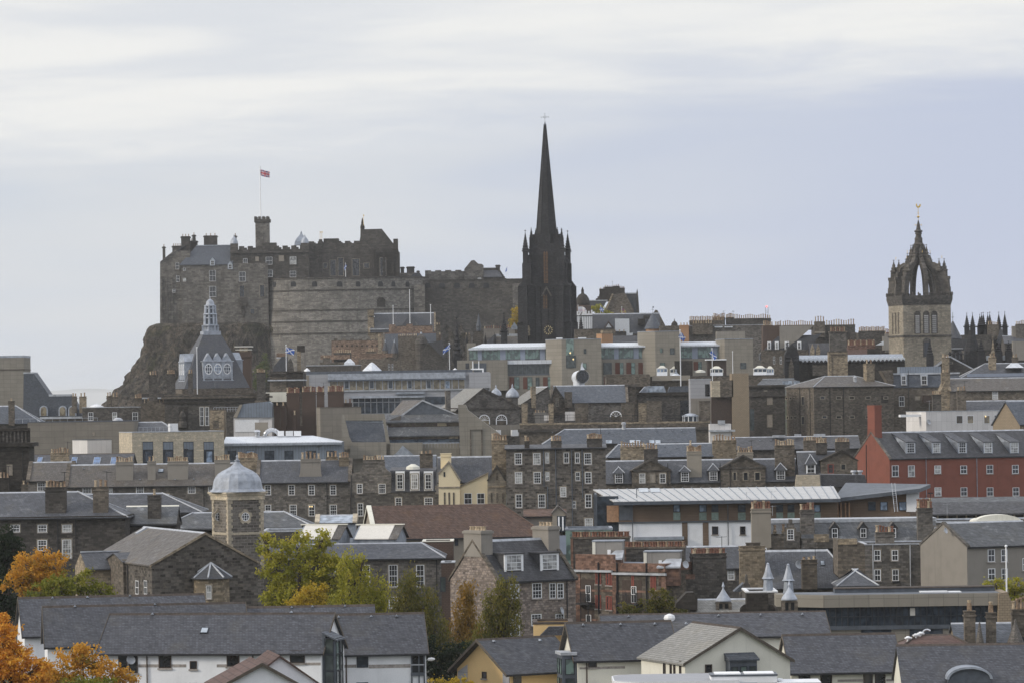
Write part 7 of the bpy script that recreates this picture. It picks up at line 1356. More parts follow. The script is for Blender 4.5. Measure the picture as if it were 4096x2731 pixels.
 for i,(lab,x0,x1,y0,yb,n) in enumerate((('tan topped stone stack left of the pyramid tower, leftmost',595,627,1500,1600,3),('tan topped stone stack just left of the pyramid tower',667,699,1496,1600,4),('thin stone stack in front of the pyramid tower',752,770,1494,1600,2),('dark stone stack on the right of the pyramid tower',1026,1060,1490,1600,5))):
  b = B(lab,x0,x1,yb,975 - i * 3,1.5,0,'chimney_stack','chimney','stone stacks round the pyramid tower'); b.ze = b.zr = b.zz(yb); b.part(MB().box(-.4,b.w + .4,-.4,2,-1,b.ze),'base','stone_brown'); b.chim(x0,x1,y0,yb,V=0,dp=1.5,m='stone_dark',pots=n)
 b = B('dark classical stone range with cornice under the pyramid tower',660,1068,1730,968,12,0,'classical_range','building'); b.flat((860,1578),'stone_dark','lead',coping='stone_brown'); b.band(1584,1592,.7,'stone_brown'); b.band(1604,1612,.3,'stone_sooty'); b.wins([(800,815),(821,836)],1626,1700,'s'); b.rect(715,752,1625,1720,'stone_sooty','statue_niche',out=.1); b.win(722,742,1640,1665,'k')
 k = MB(); u,z = b.pt(730,1690,-.6); b.part(MB().lathe(u,-.6,[(.9,z - 1),(1.0,z),(.6,z + .5),(.9,z + 1.4),(.5,z + 2.2),(.25,z + 2.6),(.35,z + 3)],10),'statue','stone_dark')
 k = MB(); u0,z = b.pt(855,1628,-.5); u1 = b.pt(965,1626,-.5)[0]
 for i in range(11): x = u0 + (u1 - u0) * i / 10; k.tube((x,-.8,z - 1),(x,-.8,z),.06,4)
 k.tube((u0,-.8,z),(u1,-.8,z),.06,4).tube((u0,-.8,z - .5),(u1,-.8,z - .5),.05,4); b.part(k,'guard_rail','flash')
 b = B('stone terrace of low flat roofs and chimneys below the castle rock',330,664,1710,975,10,0,'tenement','tenement'); b.flat((500,1628),'stone_dark','lead',coping='flash',ct=.15); b.wins([(353,373),(450,468),(530,552),(568,580)],1648,1680,'c'); b.ze = b.zr = b.zz(1630); b.rv = 3
 for x0,x1,y0,y1,n,m in ((287,306,1586,1640,2,'stone_brown'),(317,344,1586,1640,2,'stone_tan'),(426,444,1584,1630,2,'stone_brown'),(447,473,1588,1630,2,'stone_brown'),(538,566,1592,1630,4,'stone_brown'),(570,660,1612,1640,6,'stone_brown')): b.chim(x0,x1,y0,y1,V=1,dp=1.2,m=m,pots=n,ph=.9)
 b.rect(564,665,1612,1690,'stone_brown','front_block',V=-1,out=.3,back=2); u,z = b.pt(385,1624,2); b.part(MB().lathe(u,2,[(1.9,z - .3),(1.5,z + .1),(.1,z + .6)],14),'rooflight_dome','white_paint')
 b = B('narrow dark parapet block with balustrade left of the pyramid tower',555,668,1612,1000,8,0,'building','building'); b.flat((610,1573),'stone_dark','lead',coping='stone_brown'); b.band(1588,1594,.4,'flash'); 
 b = B('plain sandstone concrete tower rising at the left edge',-60,98,1650,1010,14,0,'concrete_tower','tower'); b.flat((40,1430),'concrete','lead',coping='lead_light',ct=.5); b.band(1476,1480,.08,'stone_brown',x0=-60)
 b = B('steep dark mansard roof beside the concrete tower',92,335,1680,985,12,0,'mansard_building','building'); b.flat((220,1668),'stone_brown','lead'); b.poly([(92,1668),(95,1492),(134,1491),(200,1585),(196,1668)],'slate_blue','steep_roof',.8,10); b.poly([(190,1668),(197,1580),(283,1579),(333,1668)],'slate_blue','mansard_roof',.6,8); b.rect(93,134,1488,1493,'flash','ridge_cap',V=.8,out=.1,back=9); b.rect(195,284,1576,1583,'flash','ridge_cap',V=.6,out=.1,back=7); b.rect(160,350,1666,1672,'flash','gutter',out=.3)
 for px in (176,252,290):
  u,z = b.pt(px,1662,.6); r = .72; k = MB().prism([(-r * 1.3,0),(r * 1.3,0)] + [(r * 1.3 * math.cos(t),1.4 + r * 1.3 * math.sin(t)) for t in [math.pi * i / 8 for i in range(9)]],'y',-.6,.3); o = b.part(k,'dormer','lead_light',loc=(u,.6,z)); g = MB().prism([(-r * .9,.05),(r * .9,.05)] + [(r * .9 * math.cos(t),1.4 + r * .9 * math.sin(t)) for t in [math.pi * i / 8 for i in range(9)]],'y',-.68,-.55); b.part(g,'window','glass_warm',o)
 b = B('low grey slate roof with lead edge at the far left',-60,165,1690,945,8,0); b.gable((20,1688),(-10,1622),'stone_dark','slate_blue',cap='flash',hr=6); b.chim(33,56,1604,1690,V=-1,dp=1.2,m='stone_brown',pots=1)
tower_pyramid()
def library():
 b = B('long grey library with ribbon windows and blue grey canopy roof',1208,1960,1650,1005,16,0,'library','building')
 zt = b.zz(1492); b.ze = b.zr = zt; w = b.w; b.part(MB().box(0,w,0,16,-1,zt),'wall','panel_grey'); b.part(MB().box(-.4,w - 4,4,16,zt,b.zz(1481,4)),'roof','metal_dark'); b.rect(1312,1862,1495,1511,'lead_light','canopy',out=1.2); b.rect(1312,1862,1511,1516,'panel_blue','canopy_soffit',out=.9)
 b.rect(1316,1860,1516,1558,'glass_warm','ribbon_window',out=.08); k = MB()
 xs = [1318,1349,1376,1397,1425,1453,1477,1502,1530,1552,1579,1607,1629,1656,1684,1705,1732,1760,1780,1808,1834,1860]
 for x in xs:
  u,z1 = b.pt(x,1516,-.1); z0 = b.pt(x,1558,-.1)[1]; k.box(u - .11,u + .11,-.2,-.09,z0,z1)
 u0,z = b.pt(1316,1559,-.1); u1 = b.pt(1860,1559,-.1)[0]; z = b.zz(1558); k.box(u0,u1,-.3,-.09,z - .25,z + .1); b.part(k,'window_frame','flash')
 for i in (3,6,9,12,15,18): b.rect(xs[i] if i != 3 else 1377,(xs[i] if i != 3 else 1377) + 20,1520,1554,'flash','opening_light',out=.16); b.rect((xs[i] if i != 3 else 1377) + 3,(xs[i] if i != 3 else 1377) + 17,1523,1551,'glass_blue','pane',out=.2)
 b.rect(1400,1700,1583,1588,'lead_light','canopy',out=1.0); b.rect(1582,1700,1566,1574,'lead','canopy',out=1.3); b.rect(1410,1600,1590,1650,'glass_blue','glazed_wall',out=.05); k = MB()
 for i in range(9): u,z1 = b.pt(1411 + i * 24,1590); k.box(u - .08,u + .08,-.14,-.05,b.zz(1650),z1)
 for y in (1590,1608): u0,z = b.pt(1410,y); k.box(u0,b.pt(1602,y)[0],-.14,-.05,z - .1,z + .05)
 b.part(k,'mullion','flash'); b.rect(1700,1785,1585,1615,'glass_blue','glazed_wall',out=.05); b.rect(1208,1236,1500,1620,'harl_beige','end_panel',out=.06); b.rect(1876,1962,1492,1550,'panel_grey','side_panel',V=-1.5,out=0,back=1.5)
 for x,r in ((1228,13),(1820,14),(1488,40)):
  u,z = b.pt(x,1481,8); s = 1005 / F * r; b.part(MB().lathe(u,8,[(s,z - .2),(s * .95,z + .05),(s * .2,z + .2 + (1.5 if r > 20 else .25)),(.1,z + .3 + (1.6 if r > 20 else .3))],8),'rooflight','roof_white' if r > 20 else 'white_paint')
 u,z = b.pt(1900,1478,6); b.part(MB().box(u - 1,u + 2,5.8,7,z,z + .3).box(u + 1.7,u + 2,5.8,7,z - 1.5,z).box(u - .6,u - .4,6,6.2,z,z + 2).box(u + .8,u + 1,6,6.2,z,z + 2),'gantry','white_paint')
 b = B('sooty banded stone block with flat roof at the left end of the library',1082,1210,1680,985,14,0,'building','building'); b.flat((1145,1487),'stone_brown','lead',coping='stone_dark'); b.band(1517,1522,.5,'flash'); b.band(1498,1502,.2,'stone_sooty'); b.band(1490,1494,.35,'stone_dark'); b.part(MB().box(b.w - 3.5,b.w + .3,-.35,14,b.zz(1565),b.zz(1486)),'dark_bay','stone_sooty'); b.rect(1050,1170,1568,1605,'cream_render','pale_block',V=-2,out=.3,back=2)
 flagpole('white flagpole flying a saltire above the banded stone block',1144,1379,1487,988,.1,(2.1,1.25,'saltire',25,14,.25),base=1)
 b = B('steep grey roofed stone house with crow steps behind the saltire',1085,1200,1500,1060,8,0); b.poly([(1090,1500),(1095,1465),(1128,1425),(1145,1425),(1148,1500)],'slate','roof',0,8); b.poly([(1148,1500),(1150,1450),(1160,1432),(1170,1450),(1176,1500)],'stone_dark','gable',-.6,2); b.rect(1188,1202,1405,1500,'stone_tan','chimney_stack',V=2,back=2); b.rect(1188,1218,1382,1408,'stone_sooty','chimney_stack',V=3,back=2); b.rect(1106,1144,1412,1432,'orange_stone' if 0 else 'wall_pink_far','chimney_stack',V=4,back=2); b.rect(1106,1144,1428,1432,'flash','flashing',V=3.9,back=.1)
library()
def under_castle():
 def H(lab,x0,x1,ey,ry,d,wm,rm,**k):
  b = B(lab,x0,x1,ey + 40,d,k.pop('dp',8),k.pop('rot',0),k.pop('nm','house'),k.pop('ct','house')); b.gable(((x0 + x1) / 2,ey),((x0 + x1) / 2,ry),wm,rm,**k); return b
 b = H('dark slate roofed house with tan gable wall below the curved battery',1478,1740,1322,1252,1480,'stone_tan','slate',skew='stone_tan'); b.rect(1470,1495,1240,1345,'stone_tan','gable_stack',V=1,out=.3,back=3); b.rect(1478,1498,1265,1269,'white_paint','flashing',V=.8,out=.1); b.rect(1478,1555,1315,1318,'flash','gutter',out=.4); b.poly([(1598,1320),(1638,1256),(1690,1320)],'slate','cross_roof',-.8,6)
 b = B('pinkish crenellated wall below the slate roofed house',1556,1730,1345,1440,6,0,'wall','wall'); b.flat((1645,1305),'wall_pink_far','lead',coping='stone_brown'); b.rect(1556,1582,1298,1345,'wall_pink_far','pier',out=.3,back=2); b.rect(1625,1650,1296,1345,'wall_pink_far','pier',out=.3,back=2)
 for i,(px,y0,y1) in enumerate(((1572,1222,1298),(1638,1160,1294),(1722,1219,1296))): flagpole(('short bare flagpole on the left pier of the pinkish wall','tallest bare flagpole on the middle pier of the pinkish wall','short bare flagpole at the right end of the pinkish wall')[i],px,y0,y1,1443,.12,None,'bare flagpoles on the pinkish wall')
 b = B('long pinkish wall with small loopholes left of the turreted house',1327,1530,1430,1430,6,0,'wall','wall'); b.flat((1430,1362),'wall_pink_far','lead',coping='stone_brown'); 
 for i in range(9): b.rect(1345 + i * 20,1351 + i * 20,1379,1387,'stone_sooty','loophole',out=.05)
 for i in range(6): b.rect(1335 + i * 33,1350 + i * 33,1354,1361,'stone_brown','merlon',V=0,out=.05,back=.6)
 b = B('stone house with red topped chimney wall below the long pinkish wall',1280,1415,1490,1330,8,0); b.flat((1345,1448),'stone_brown','slate',coping=None); b.ze = b.zr = b.zz(1448); b.rect(1282,1400,1420,1436,'wall_pink_far','chimney_wall',V=3,out=.3,back=1.5); b.chim(1335,1405,1412,1440,V=5,dp=1.2,m='stone_dark',pots=8,pm='pot_pale',ph=1.0)
 b = B('slate roofed turreted stone house with red ridge and conic turrets',1535,1755,1420,1300,9,0); b.gable((1640,1412),(1640,1331),'stone_brown','slate_blue',cap='pantile',skew='stone_brown')
 for x,y0,y1,w in ((1541,1358,1402,24),(1578,1358,1412,32)):
  V = -2.5; u,z = b.pt(x,y1,V); zt = b.pt(x,y0,V)[1]; r = w * 1300 / F / 2; o = b.part(MB().lathe(u,V,[(r * .85,z - 7),(r * .85,z)],12),'turret','stone_brown'); h = zt - z; b.part(MB().lathe(u,V,[(r * 1.1,z),(r,z + .2),(r * .15,z + h * .8),(.03,zt)],12),'turret_roof','slate',o); b.part(MB().lathe(u,V,[(r * .25,z + h * .68),(r * .15,z + h * .82),(.03,zt + .2)],8),'turret_cap','lead_light',o)
 b.chim(1592,1668,1345,1480,V=-3,dp=1.6,m='stone_brown',pots=11,pm='pot_pale',ph=.6); b.chim(1512,1526,1345,1420,V=-2,dp=1,m='stone_tan',pots=2); b.chim(1744,1762,1300,1400,V=0,dp=1.2,m='stone_brown',pots=2); b.chim(1755,1764,1340,1420,V=-2,dp=1,m='brick_brown',pots=1)
 V = -3.5; u,z = b.pt(1685,1376,V); s = 1300 / F; b.part(MB().lathe(u,V,[(24 * s,z - 9),(24 * s,z),(27 * s,z + .1),(24 * s,z + .9),(16 * s,z + 2.2),(5 * s,z + 2.9),(3 * s,z + 3.4),(.05,z + 4.2)],14),'domed_turret','stone_dark'); b.part(MB().lathe(u,V,[(5 * s,z + 2.8),(4 * s,z + 3.4),(1.5 * s,z + 3.7),(.05,z + 4.4)],8),'turret_cap','lead_light')
 b.rect(1560,1672,1435,1480,'stone_brown','lower_wall',V=-4,out=.2,back=3); b.rect(1700,1715,1390,1480,'stone_tan','quoin',V=-4,out=.3,back=1)
 b = B('dark stone house with steep slate slope right of the domed turret',1690,1790,1480,1290,9,0); b.poly([(1690,1490),(1690,1400),(1712,1370),(1790,1370),(1790,1490)],'stone_dark','wall',0,8); b.poly([(1712,1372),(1770,1360),(1782,1440)],'slate_dark','roof',-.8,2)
 b = B('stone house with red chimney wall above the library roof',1435,1600,1490,1250,8,0); b.flat((1520,1435),'stone_brown','slate',coping=None); b.ze = b.zr = b.zz(1435); b.rect(1437,1570,1414,1428,'wall_pink_far','chimney_wall',V=1,out=.3,back=1.5); b.chim(1464,1505,1406,1416,V=3,dp=1.2,m='stone_brown',pots=5,pm='pot_pale',ph=1.0); b.rect(1564,1590,1428,1440,'stone_dark','balustrade',V=-2,out=.2); b.wins([(1553,1560),(1567,1573)],1455,1478,'c',-.1)
 b = B('low slate roofs with white rooflight pyramid left of the red chimney walls',1225,1440,1490,1230,10,0); b.flat((1330,1462),'stone_dark','lead',coping='flash',ct=.2); u,z = b.pt(1398,1450,4); b.part(MB().lathe(u,4,[(2.2,z - .6),(2.0,z),(.5,z + 1.1)],4,rot=math.pi / 4),'rooflight','roof_white'); b.chim(1292,1320,1432,1470,V=3,dp=1.2,m='stone_brown',pots=3)
 b = B('stepped gabled stone houses with chimney rows left of the black spire',1890,2090,1420,1390,10,0,'tenement','tenement'); b.gable((2000,1372),(2000,1345),'harl','slate_brown',cap=None); b.poly([(1888,1400),(1890,1340),(1905,1322),(1925,1318),(1932,1340),(1935,1400)],'stone_brown','gable_wall',-1,3); b.poly([(1945,1400),(1948,1368),(1975,1340),(1985,1338),(1985,1400)],'slate','cross_roof',-2,3)
 b.ze = b.zr = b.zz(1360); b.chim(1935,2060,1316,1372,V=4,dp=1.5,m='harl',pots=14,pm='pot_red',ph=.9); b.chim(1860,1882,1340,1420,V=-2,dp=1.4,m='stone_brown',pots=2); b.rect(1982,2088,1336,1344,'flash','lead_flat',V=-1.5,out=.4,back=1)
 u,z = b.pt(1915,1320,-1); s = 1390 / F; b.part(MB().lathe(u,-1,[(9 * s,z - .3),(9 * s,z + 1),(11 * s,z + 1.1),(6.5 * s,z + 2.6),(2 * s,z + 4.5),(.05,z + 5.2)],8),'turret_roof','slate_blue')
 u,z = b.pt(2058,1318,-2); b.part(MB().prism([(-.9,0),(.9,0),(1.1,.6),(0,2.4),(-1.1,.6)],'y',-.3,3),'dormer','lead',loc=(u,-2,z))
 for i,(px,y0,y1,w,d,lab) in enumerate(((1830,1262,1510,34,1240,'tall black crocketed spire behind the glass topped hotel, leftmost'),(2017,1250,1372,32,1260,'black crocketed spire beside the clock tower'),(1868,1330,1372,12,1245,'small black pinnacle right of the tall black crocketed spire'),(1942,1332,1372,12,1250,'small black pinnacle in the middle of the gap between the two black spires'),(1979,1328,1372,12,1255,'small black pinnacle just left of the spire beside the clock tower'),(2325,1254,1372,26,1300,'black crocketed spire in front of the white castellated tower'))):
  p = P(px,y1,d); e = empty('pinnacle',lab,'spire',(p.x,d,p.z),0,'black gothic spires around the clock tower'); zt = P(px,y0,d).z - p.z; r = w * d / F / 2; k = MB(); zb = zt * (.35 if w > 14 else .1); k.box(-r * .8,r * .8,-r * .8,r * .8,-14,zb)
  if w > 14:
   for sx in (-1,1):
    for sy in (-1,1): spike(k,sx * r,sy * r,zb - zt * .1,zb + zt * .14,r * .2,4,3)
   k.box(-r * 1.1,r * 1.1,-r * 1.1,r * 1.1,-14,-2)
  k.build('shaft','stone_black',e); k = MB(); spike(k,0,0,zb,zt,r * .95,8,8,rot=R(22)); k.build('spire','stone_black',e)
under_castle()
def hotel():
 b = B('modern concrete hotel with glazed attics and three square towers',2027,3010,1600,1090,20,0,'hotel','hotel')
 def blk(x0,x1,y0,V,dp,name='block',m='concrete',cop=None,left=None):
  u0,z1 = b.pt(x0,y0,V); u1 = b.pt(x1,y0,V)[0]; z1 = b.pt((x0 + x1) / 2,y0,V)[1]; o = b.part(MB().box(u0,u1,V,V + dp,-1,z1),name,m)
  if cop: b.part(MB().box(u0 - .08,u1 + .08,V - .08,V + dp + .08,z1,z1 + .18),'coping',cop)
  return o
 def glaz(x0,x1,y0,y1,V,n,m='glass_green',piers=()):
  b.rect(x0,x1,y0,y1,m,'glazed_attic',V=V,out=0,back=3); k = MB(); u0,z1 = b.pt(x0,y0,V); u1,z0 = b.pt(x1,y1,V); z1 = b.pt((x0 + x1) / 2,y0,V)[1]; z0 = b.pt((x0 + x1) / 2,y1,V)[1]
  for i in range(n + 1): u = u0 + (u1 - u0) * i / n; k.box(u - .05,u + .05,V - .08,V,z0,z1)
  k.box(u0,u1,V - .1,V,z0 - .05,z0 + .3); b.part(k,'mullion','metal_dark')
  for a,c in piers: b.rect(a,c,y0,y1,'panel_blue','pier',V=V,out=.15)
 def roof(x0,x1,ye,yr,V,D=7,fasc=.35):
  u0,z0 = b.pt(x0,ye,V - .8); u1 = b.pt(x1,ye,V - .8)[0]; z0 = b.pt((x0 + x1) / 2,ye,V - .8)[1]; z1 = b.pt((x0 + x1) / 2,yr,V + D)[1]; b.part(MB().slab([(u0,V - .8,z0),(u1,V - .8,z0),(u1,V + D,z1),(u0 + min(3.5,D * .5) * (x0 < 1900),V + D,z1)],.18),'attic_roof','roof_white'); b.part(MB().box(u0,u1,V - .9,V - .55,z0 - fasc,z0 + .02),'fascia','roof_white')
 blk(1868,2250,1440,2,16); blk(1866,1902,1372,9,8); b.rect(1828,2030,1441,1560,'concrete','front_block',V=-1.0,out=0,back=10); glaz(1877,2240,1391,1440,3,26,piers=((1911,1927),(2000,2022),(2081,2100),(2160,2180))); roof(1873,2244,1392,1373,3); b.rect(1862,1876,1452,1474,'glass_dark','window',V=-1,out=.05); b.rect(1895,1945,1452,1490,'metal_dark','roof_terrace',V=-1,out=.06)
 blk(2027,2252,1500,0,8); glaz(2028,2245,1452,1499,.2,14,piers=()); b.rect(2026,2248,1441,1453,'roof_white','fascia',V=.0,out=.5,back=2)
 for x0,x1,xr in ((2037,2077,2057),(2092,2129,2110),(2172,2205,2191)): b.rect(x0,xr,1507,1555,'brick_red','brick_panel',out=.04); b.win(xr,x1,1507,1556,'g',-.03)
 b.win(2143,2158,1508,1550,'g',-.03); b.win(2217,2238,1507,1552,'g',-.03)
 for x0,xs,x1,y0,yb in ((2183,2246,2405,1357,1540),(2553,2620,2718,1326,1485),(2866,2898,3012,1357,1480)):
  a = b.pt(x0,y0,1)[0]; c,z1 = b.pt(xs,y0,-3.2); d2 = b.pt(x1,y0,-3.2)[0]; z1 = b.pt((xs + x1) / 2,y0,-3.2)[1]; b.part(MB().prism([(c,-3.2),(d2,-3.2),(d2,9),(a,9),(a,1)],'z',-1,z1),'tower','concrete'); b.part(MB().prism([(c - .05,-3.28),(d2 + .05,-3.28),(d2 + .05,9),(a - .05,9),(a - .05,1)],'z',z1,z1 + .15),'coping','lead')
 V = -3.2; b.rect(2264,2294,1358,1420,'glass_green','stair_glazing',V=V,out=.06); b.win(2265,2303,1422,1471,'g',V - .03)
 for x,y in ((2281,1411),(2293,1436)):
  u,z = b.pt(x,y,V); b.part(MB().lathe(u,V - .12,[(.02,z - .25),(.2,z),(.02,z + .25)],8),'stair_lamp','lamp')
 b.win(2335,2345,1394,1414,'g',V - .03); b.win(2325,2346,1452,1477,'g',V - .03); b.win(2640,2650,1392,1410,'g',V - .03); b.win(2680,2698,1392,1417,'g',V - .03); b.win(2640,2660,1450,1474,'g',V - .03); b.win(2962,2984,1450,1474,'g',V - .03); b.rect(2225,2250,1351,1355,'white_paint','roof_box',V=2,out=.5,back=1); b.rect(2312,2345,1350,1354,'white_paint','roof_box',V=2,out=.5,back=1)
 blk(2404,2560,1438,.5,9); glaz(2404,2612,1386,1436,.2,14,piers=((2456,2474),(2534,2554))); roof(2402,2622,1384,1370,.2,5); b.rect(2403,2622,1436,1537,'concrete','wall',V=.0,out=.0,back=6); 
 b.win(2414,2447,1449,1496,'g',-.03)
 for x0,xr,x1 in ((2460,2480,2494),(2505,2525,2541),(2553,2573,2590)): b.rect(x0,xr,1449,1495,'brick_red','brick_panel',out=.04); b.win(xr,x1,1449,1496,'g',-.03)
 b.win(2603,2613,1448,1494,'g',-.03); b.rect(2415,2428,1505,1535,'brick_red','brick_panel',out=.04)
 blk(2716,2870,1434,0,10); glaz(2719,2926,1384,1434,.2,14,piers=((2768,2790),(2846,2868))); roof(2717,2930,1380,1366,.2,5); b.rect(2774,2793,1446,1480,'brick_red','brick_panel',out=.04); b.win(2793,2807,1446,1480,'g',-.03); blk(2866,2980,1325,6,5); b.win(2914,2922,1443,1475,'g',-.03)
 b = B('old stone museum block with pale lanterns and glass pyramid on its flat roof',2425,3140,1560,1010,14,0,'museum','museum'); b.flat((2700,1507),'stone_brown','lead',coping='stone_dark',par=.3); b.rect(2425,2600,1498,1545,'stone_brown','front_block',V=-2,out=.3,back=2); b.rect(2608,2760,1502,1520,'harl_beige','lower_roof',V=-1,out=.4)
 for px,yb,w in ((2648,1488,42),(2702,1490,44),(2866,1490,50),(3040,1488,52),(3080,1490,30)):
  V = 5; u,z = b.pt(px,yb,V); q = w * 1010 / F / 2; o = b.part(MB().box(u - q,u + q,V - q * .6,V + q * .6,z - .8,z + .1).box(u - q,u + q,V - q * .6,V + q * .6,z + .75,z + .95),'lantern','white_paint'); b.part(MB().box(u - q * .93,u + q * .93,V - q * .55,V + q * .55,z + .1,z + .75),'lantern_glass','glass_blue',o); k = MB()
  for sx in (-1,-.33,.33,1): k.box(u + sx * q - .08,u + sx * q + .08,V - q * .62,V - q * .5,z,z + .8)
  k.lathe(u,V,[(q * 1.15,z + .95),(q * .5,z + 1.5),(.1,z + 1.55)],4,rot=math.pi / 4); b.part(k,'lantern_roof','cream_render',o)
 u,z = b.pt(2704,1518,1); zt = b.pt(2704,1487,1)[1]; q = 42 * 1010 / F; b.part(MB().lathe(u,1,[(q * 1.1,z),(q * 1.05,z + .1),(q * .22,zt - .4)],8,rot=R(22)),'glass_pyramid','roof_white'); b.part(MB().lathe(u,1,[(q * .22,zt - .4),(.2,zt),(.25,zt + .5),(.05,zt + .7)],8),'pyramid_cap','lead')
 b.part(MB().box(b.pt(2700,1500,3)[0],b.pt(2770,1440,3)[0],3,6,b.zz(1505,3),b.zz(1442,3)),'dark_block','stone_sooty'); b.part(MB().box(b.pt(2830,1500,8)[0],b.pt(2905,1440,8)[0],8,12,b.zz(1505,8),b.zz(1440,8)),'dark_block','brown_frame'); b.part(MB().box(b.pt(2824,1500,7.5)[0],b.pt(2906,1440,7.5)[0],7.5,12.5,b.zz(1441,8),b.zz(1437,8)),'dark_block_roof','white_paint')
 u,z = b.pt(2800,1484,4); b.part(MB().lathe(u,4,[(1.3,z - .3),(1.2,z + .1),(.2,z + .4)],12),'rooflight_dome','cream_render')
 e = empty('white_cowl','round white ventilation cowl open to the right with a tall fin','cowl',P(2322,1545,975)); s = 975 / F; k = MB(); rr = 27 * s; n = 22; V0 = -rr * 1.2
 k.v += [(8 * s + rr * math.cos(t),-.6,40 * s + rr * math.sin(t)) for t in [2 * math.pi * i / n for i in range(n)]] + [(-8 * s + rr * math.cos(t),2.2,36 * s + rr * math.sin(t)) for t in [2 * math.pi * i / n for i in range(n)]]
 k.f += [[i,(i + 1) % n,n + (i + 1) % n,n + i] for i in range(n)]; k.mi += [0] * n
 k.lathe(-6 * s,1.2,[(rr * .85,-2),(rr * .85,30 * s)],16); MB.build(k,'cowl','roof_white',e); MB().prism([(8 * s + rr * .88 * math.cos(2 * math.pi * i / 20),40 * s + rr * .88 * math.sin(2 * math.pi * i / 20)) for i in range(20)],'y',-.55,.0).build('opening','glass_dark',e); MB().prism([(0,62 * s),(18 * s,68 * s),(10 * s,80 * s),(9 * s,98 * s),(4 * s,88 * s)],'y',.0,.8).build('fin','roof_white',e)
 flagpole('tall white flagpole with saltire in front of the second hotel tower',2720,1320,1526,985,.13,(2.0,1.3,'saltire',35,30,.3),base=2)
 flagpole('white flagpole with drooping saltire before the right hotel wing',2848,1393,1515,985,.09,(2.0,1.0,'saltire',30,52,.2),base=2)
 flagpole('bare white flagpole before the right hotel tower',2930,1405,1490,985,.08,base=2)
 flagpole('white flagpole with furled saltire left of the glass topped hotel',1797,1371,1478,1070,.11,(1.0,2.6,'saltire',35,55,.1),base=3)
hotel()
def right_mid():
 b = B('dark stone block with blank panels and heavy cornice',3000,3142,1740,940,12,0,'building','building'); b.flat((3075,1538),'stone_dark','lead'); b.band(1543,1549,.5,'stone_sooty'); b.band(1583,1587,.2,'stone_sooty'); b.wins([(3068,3091)],1588,1618,'x'); b.wins([(3068,3091)],1656,1708,'x'); b.win(3054,3070,1556,1566,'x'); q = MB(); u0,z0 = b.pt(3025,1540,2); u1,z1 = b.pt(3050,1517,5); u2 = b.pt(3250,1517,5)[0]; b.part(MB().slab([(u0,1,z0),(u2 - 2,1,z0),(u2 - 4,5,z1),(u1,5,z1)],.2),'roof','slate_streaked'); b.part(MB().box(u1,u2 - 4,4.8,5.4,z1,z1 + .2),'ridge_cap','flash')
 for x0,x1 in ((3130,3168),(3174,3198)): b.rect(x0,x1,1522,1538,'skylight','skylight',V=2,out=.5,back=.1)
 b = B('brown stone court house with rows of small barred windows',3258,3578,1745,925,14,21,'court_house','building'); b.hip((3410,1543),(3400,1502),'stone_brown','slate_brown',h=6,cap='flash',over=.25)
 b.wins([(3280,3300),(3344,3366),(3396,3418),(3462,3482),(3534,3552)],1582,1596,'k'); b.wins([(3288,3308),(3344,3366),(3398,3418),(3462,3484)],1660,1673,'k')
 for x in (3142,3158,3172): b.lwin(x,x + 9,1586,1598,'k'); b.lwin(x + 4,x + 13,1662,1676,'k')
 for x in (3206,): b.lwin(x,x + 12,1582,1620,'k'); b.lwin(x,x + 12,1662,1698,'k')
 for x in (3319,3373): b.pipe(x,1545,1740)
 for x in (3200,3240): b.lpipe(x,1545,1740)
 b.chim(3466,3498,1455,1535,V=3,dp=1.6,m='stone_tan',pots=2); u,z = b.pt(3420,1524,3); b.part(MB().lathe(u,3,[(.35,z - 1),(.35,z + .6),(.5,z + .7),(.1,z + 1.2)],8),'roof_vent','flash'); b.rect(3525,3552,1580,1610,'stone_sooty','blocked_window',out=.04)
 b = B('blue slate mansard building with two white dormers',3572,3850,1640,935,12,0,'mansard_building','building'); z0 = b.zz(1545); z1 = b.zz(1496,1.6); w = b.w; b.part(MB().box(0,w,0,12,-1,z0),'wall','stone_brown'); b.part(MB().slab([(0,-.2,z0),(w,-.2,z0),(w - .6,1.6,z1),(.2,1.6,z1)],.2).box(.3,w - .6,1.4,12,z0,z1 - .1),'roof','slate_blue'); b.part(MB().box(-.2,w - .3,1.3,12.3,z1,z1 + .35),'flat_roof','flash'); b.ze,b.zr,b.rv = z0,z1,1.6
 for x0,x1 in ((3603,3628),(3683,3711)): b.rect(x0,x1,1496,1541,'lead_light','dormer',V=0,out=.2,back=2); b.win(x0 + 4,x1 - 4,1501,1537,'c',-.25)
 b.wins([(3597,3617)],1583,1623,'c'); b.wins([(3660,3680)],1584,1600,'x'); b.pipe(3633,1480,1640,V=-.3); b.part(MB().box(2,w - 4,5,11,z1 + .3,b.zz(1465,5)),'plant_screen','zinc'); b.rect(3690,3735,1580,1610,'brown_frame','vent_panel',V=-3,out=.2,back=2); b.poly([(3560,1545),(3525,1482),(3572,1478),(3576,1545)],'stone_brown','skew_wall',.4,8)
 b = B('long plain slate roofed stone range at the right edge',3800,4200,1640,905,10,0); b.gable((3980,1558),(3980,1510),'stone_brown','slate_brown',cap='flash',skew='stone_tan'); b.win(3970,3992,1565,1595,'s'); b.chim(3766,3800,1490,1560,V=2,dp=1.5,m='stone_tan',pots=2); b.poly([(3757,1640),(3760,1570),(3780,1525),(3802,1560),(3802,1640)],'stone_tan','gable_wall',.5,8)
 b = B('lower slate roof with broad tan chimney before the long stone range',3860,4200,1680,870,9,0); b.gable((4030,1640),(4030,1600),'stone_brown','slate',cap='flash'); b.chim(3829,3864,1562,1650,V=-.5,dp=1.4,m='stone_brown',pots=3,ph=.8); b.chim(3730,3765,1578,1650,V=2,dp=1.5,m='stone_dark',pots=5,pm='pot_pale',ph=.7)
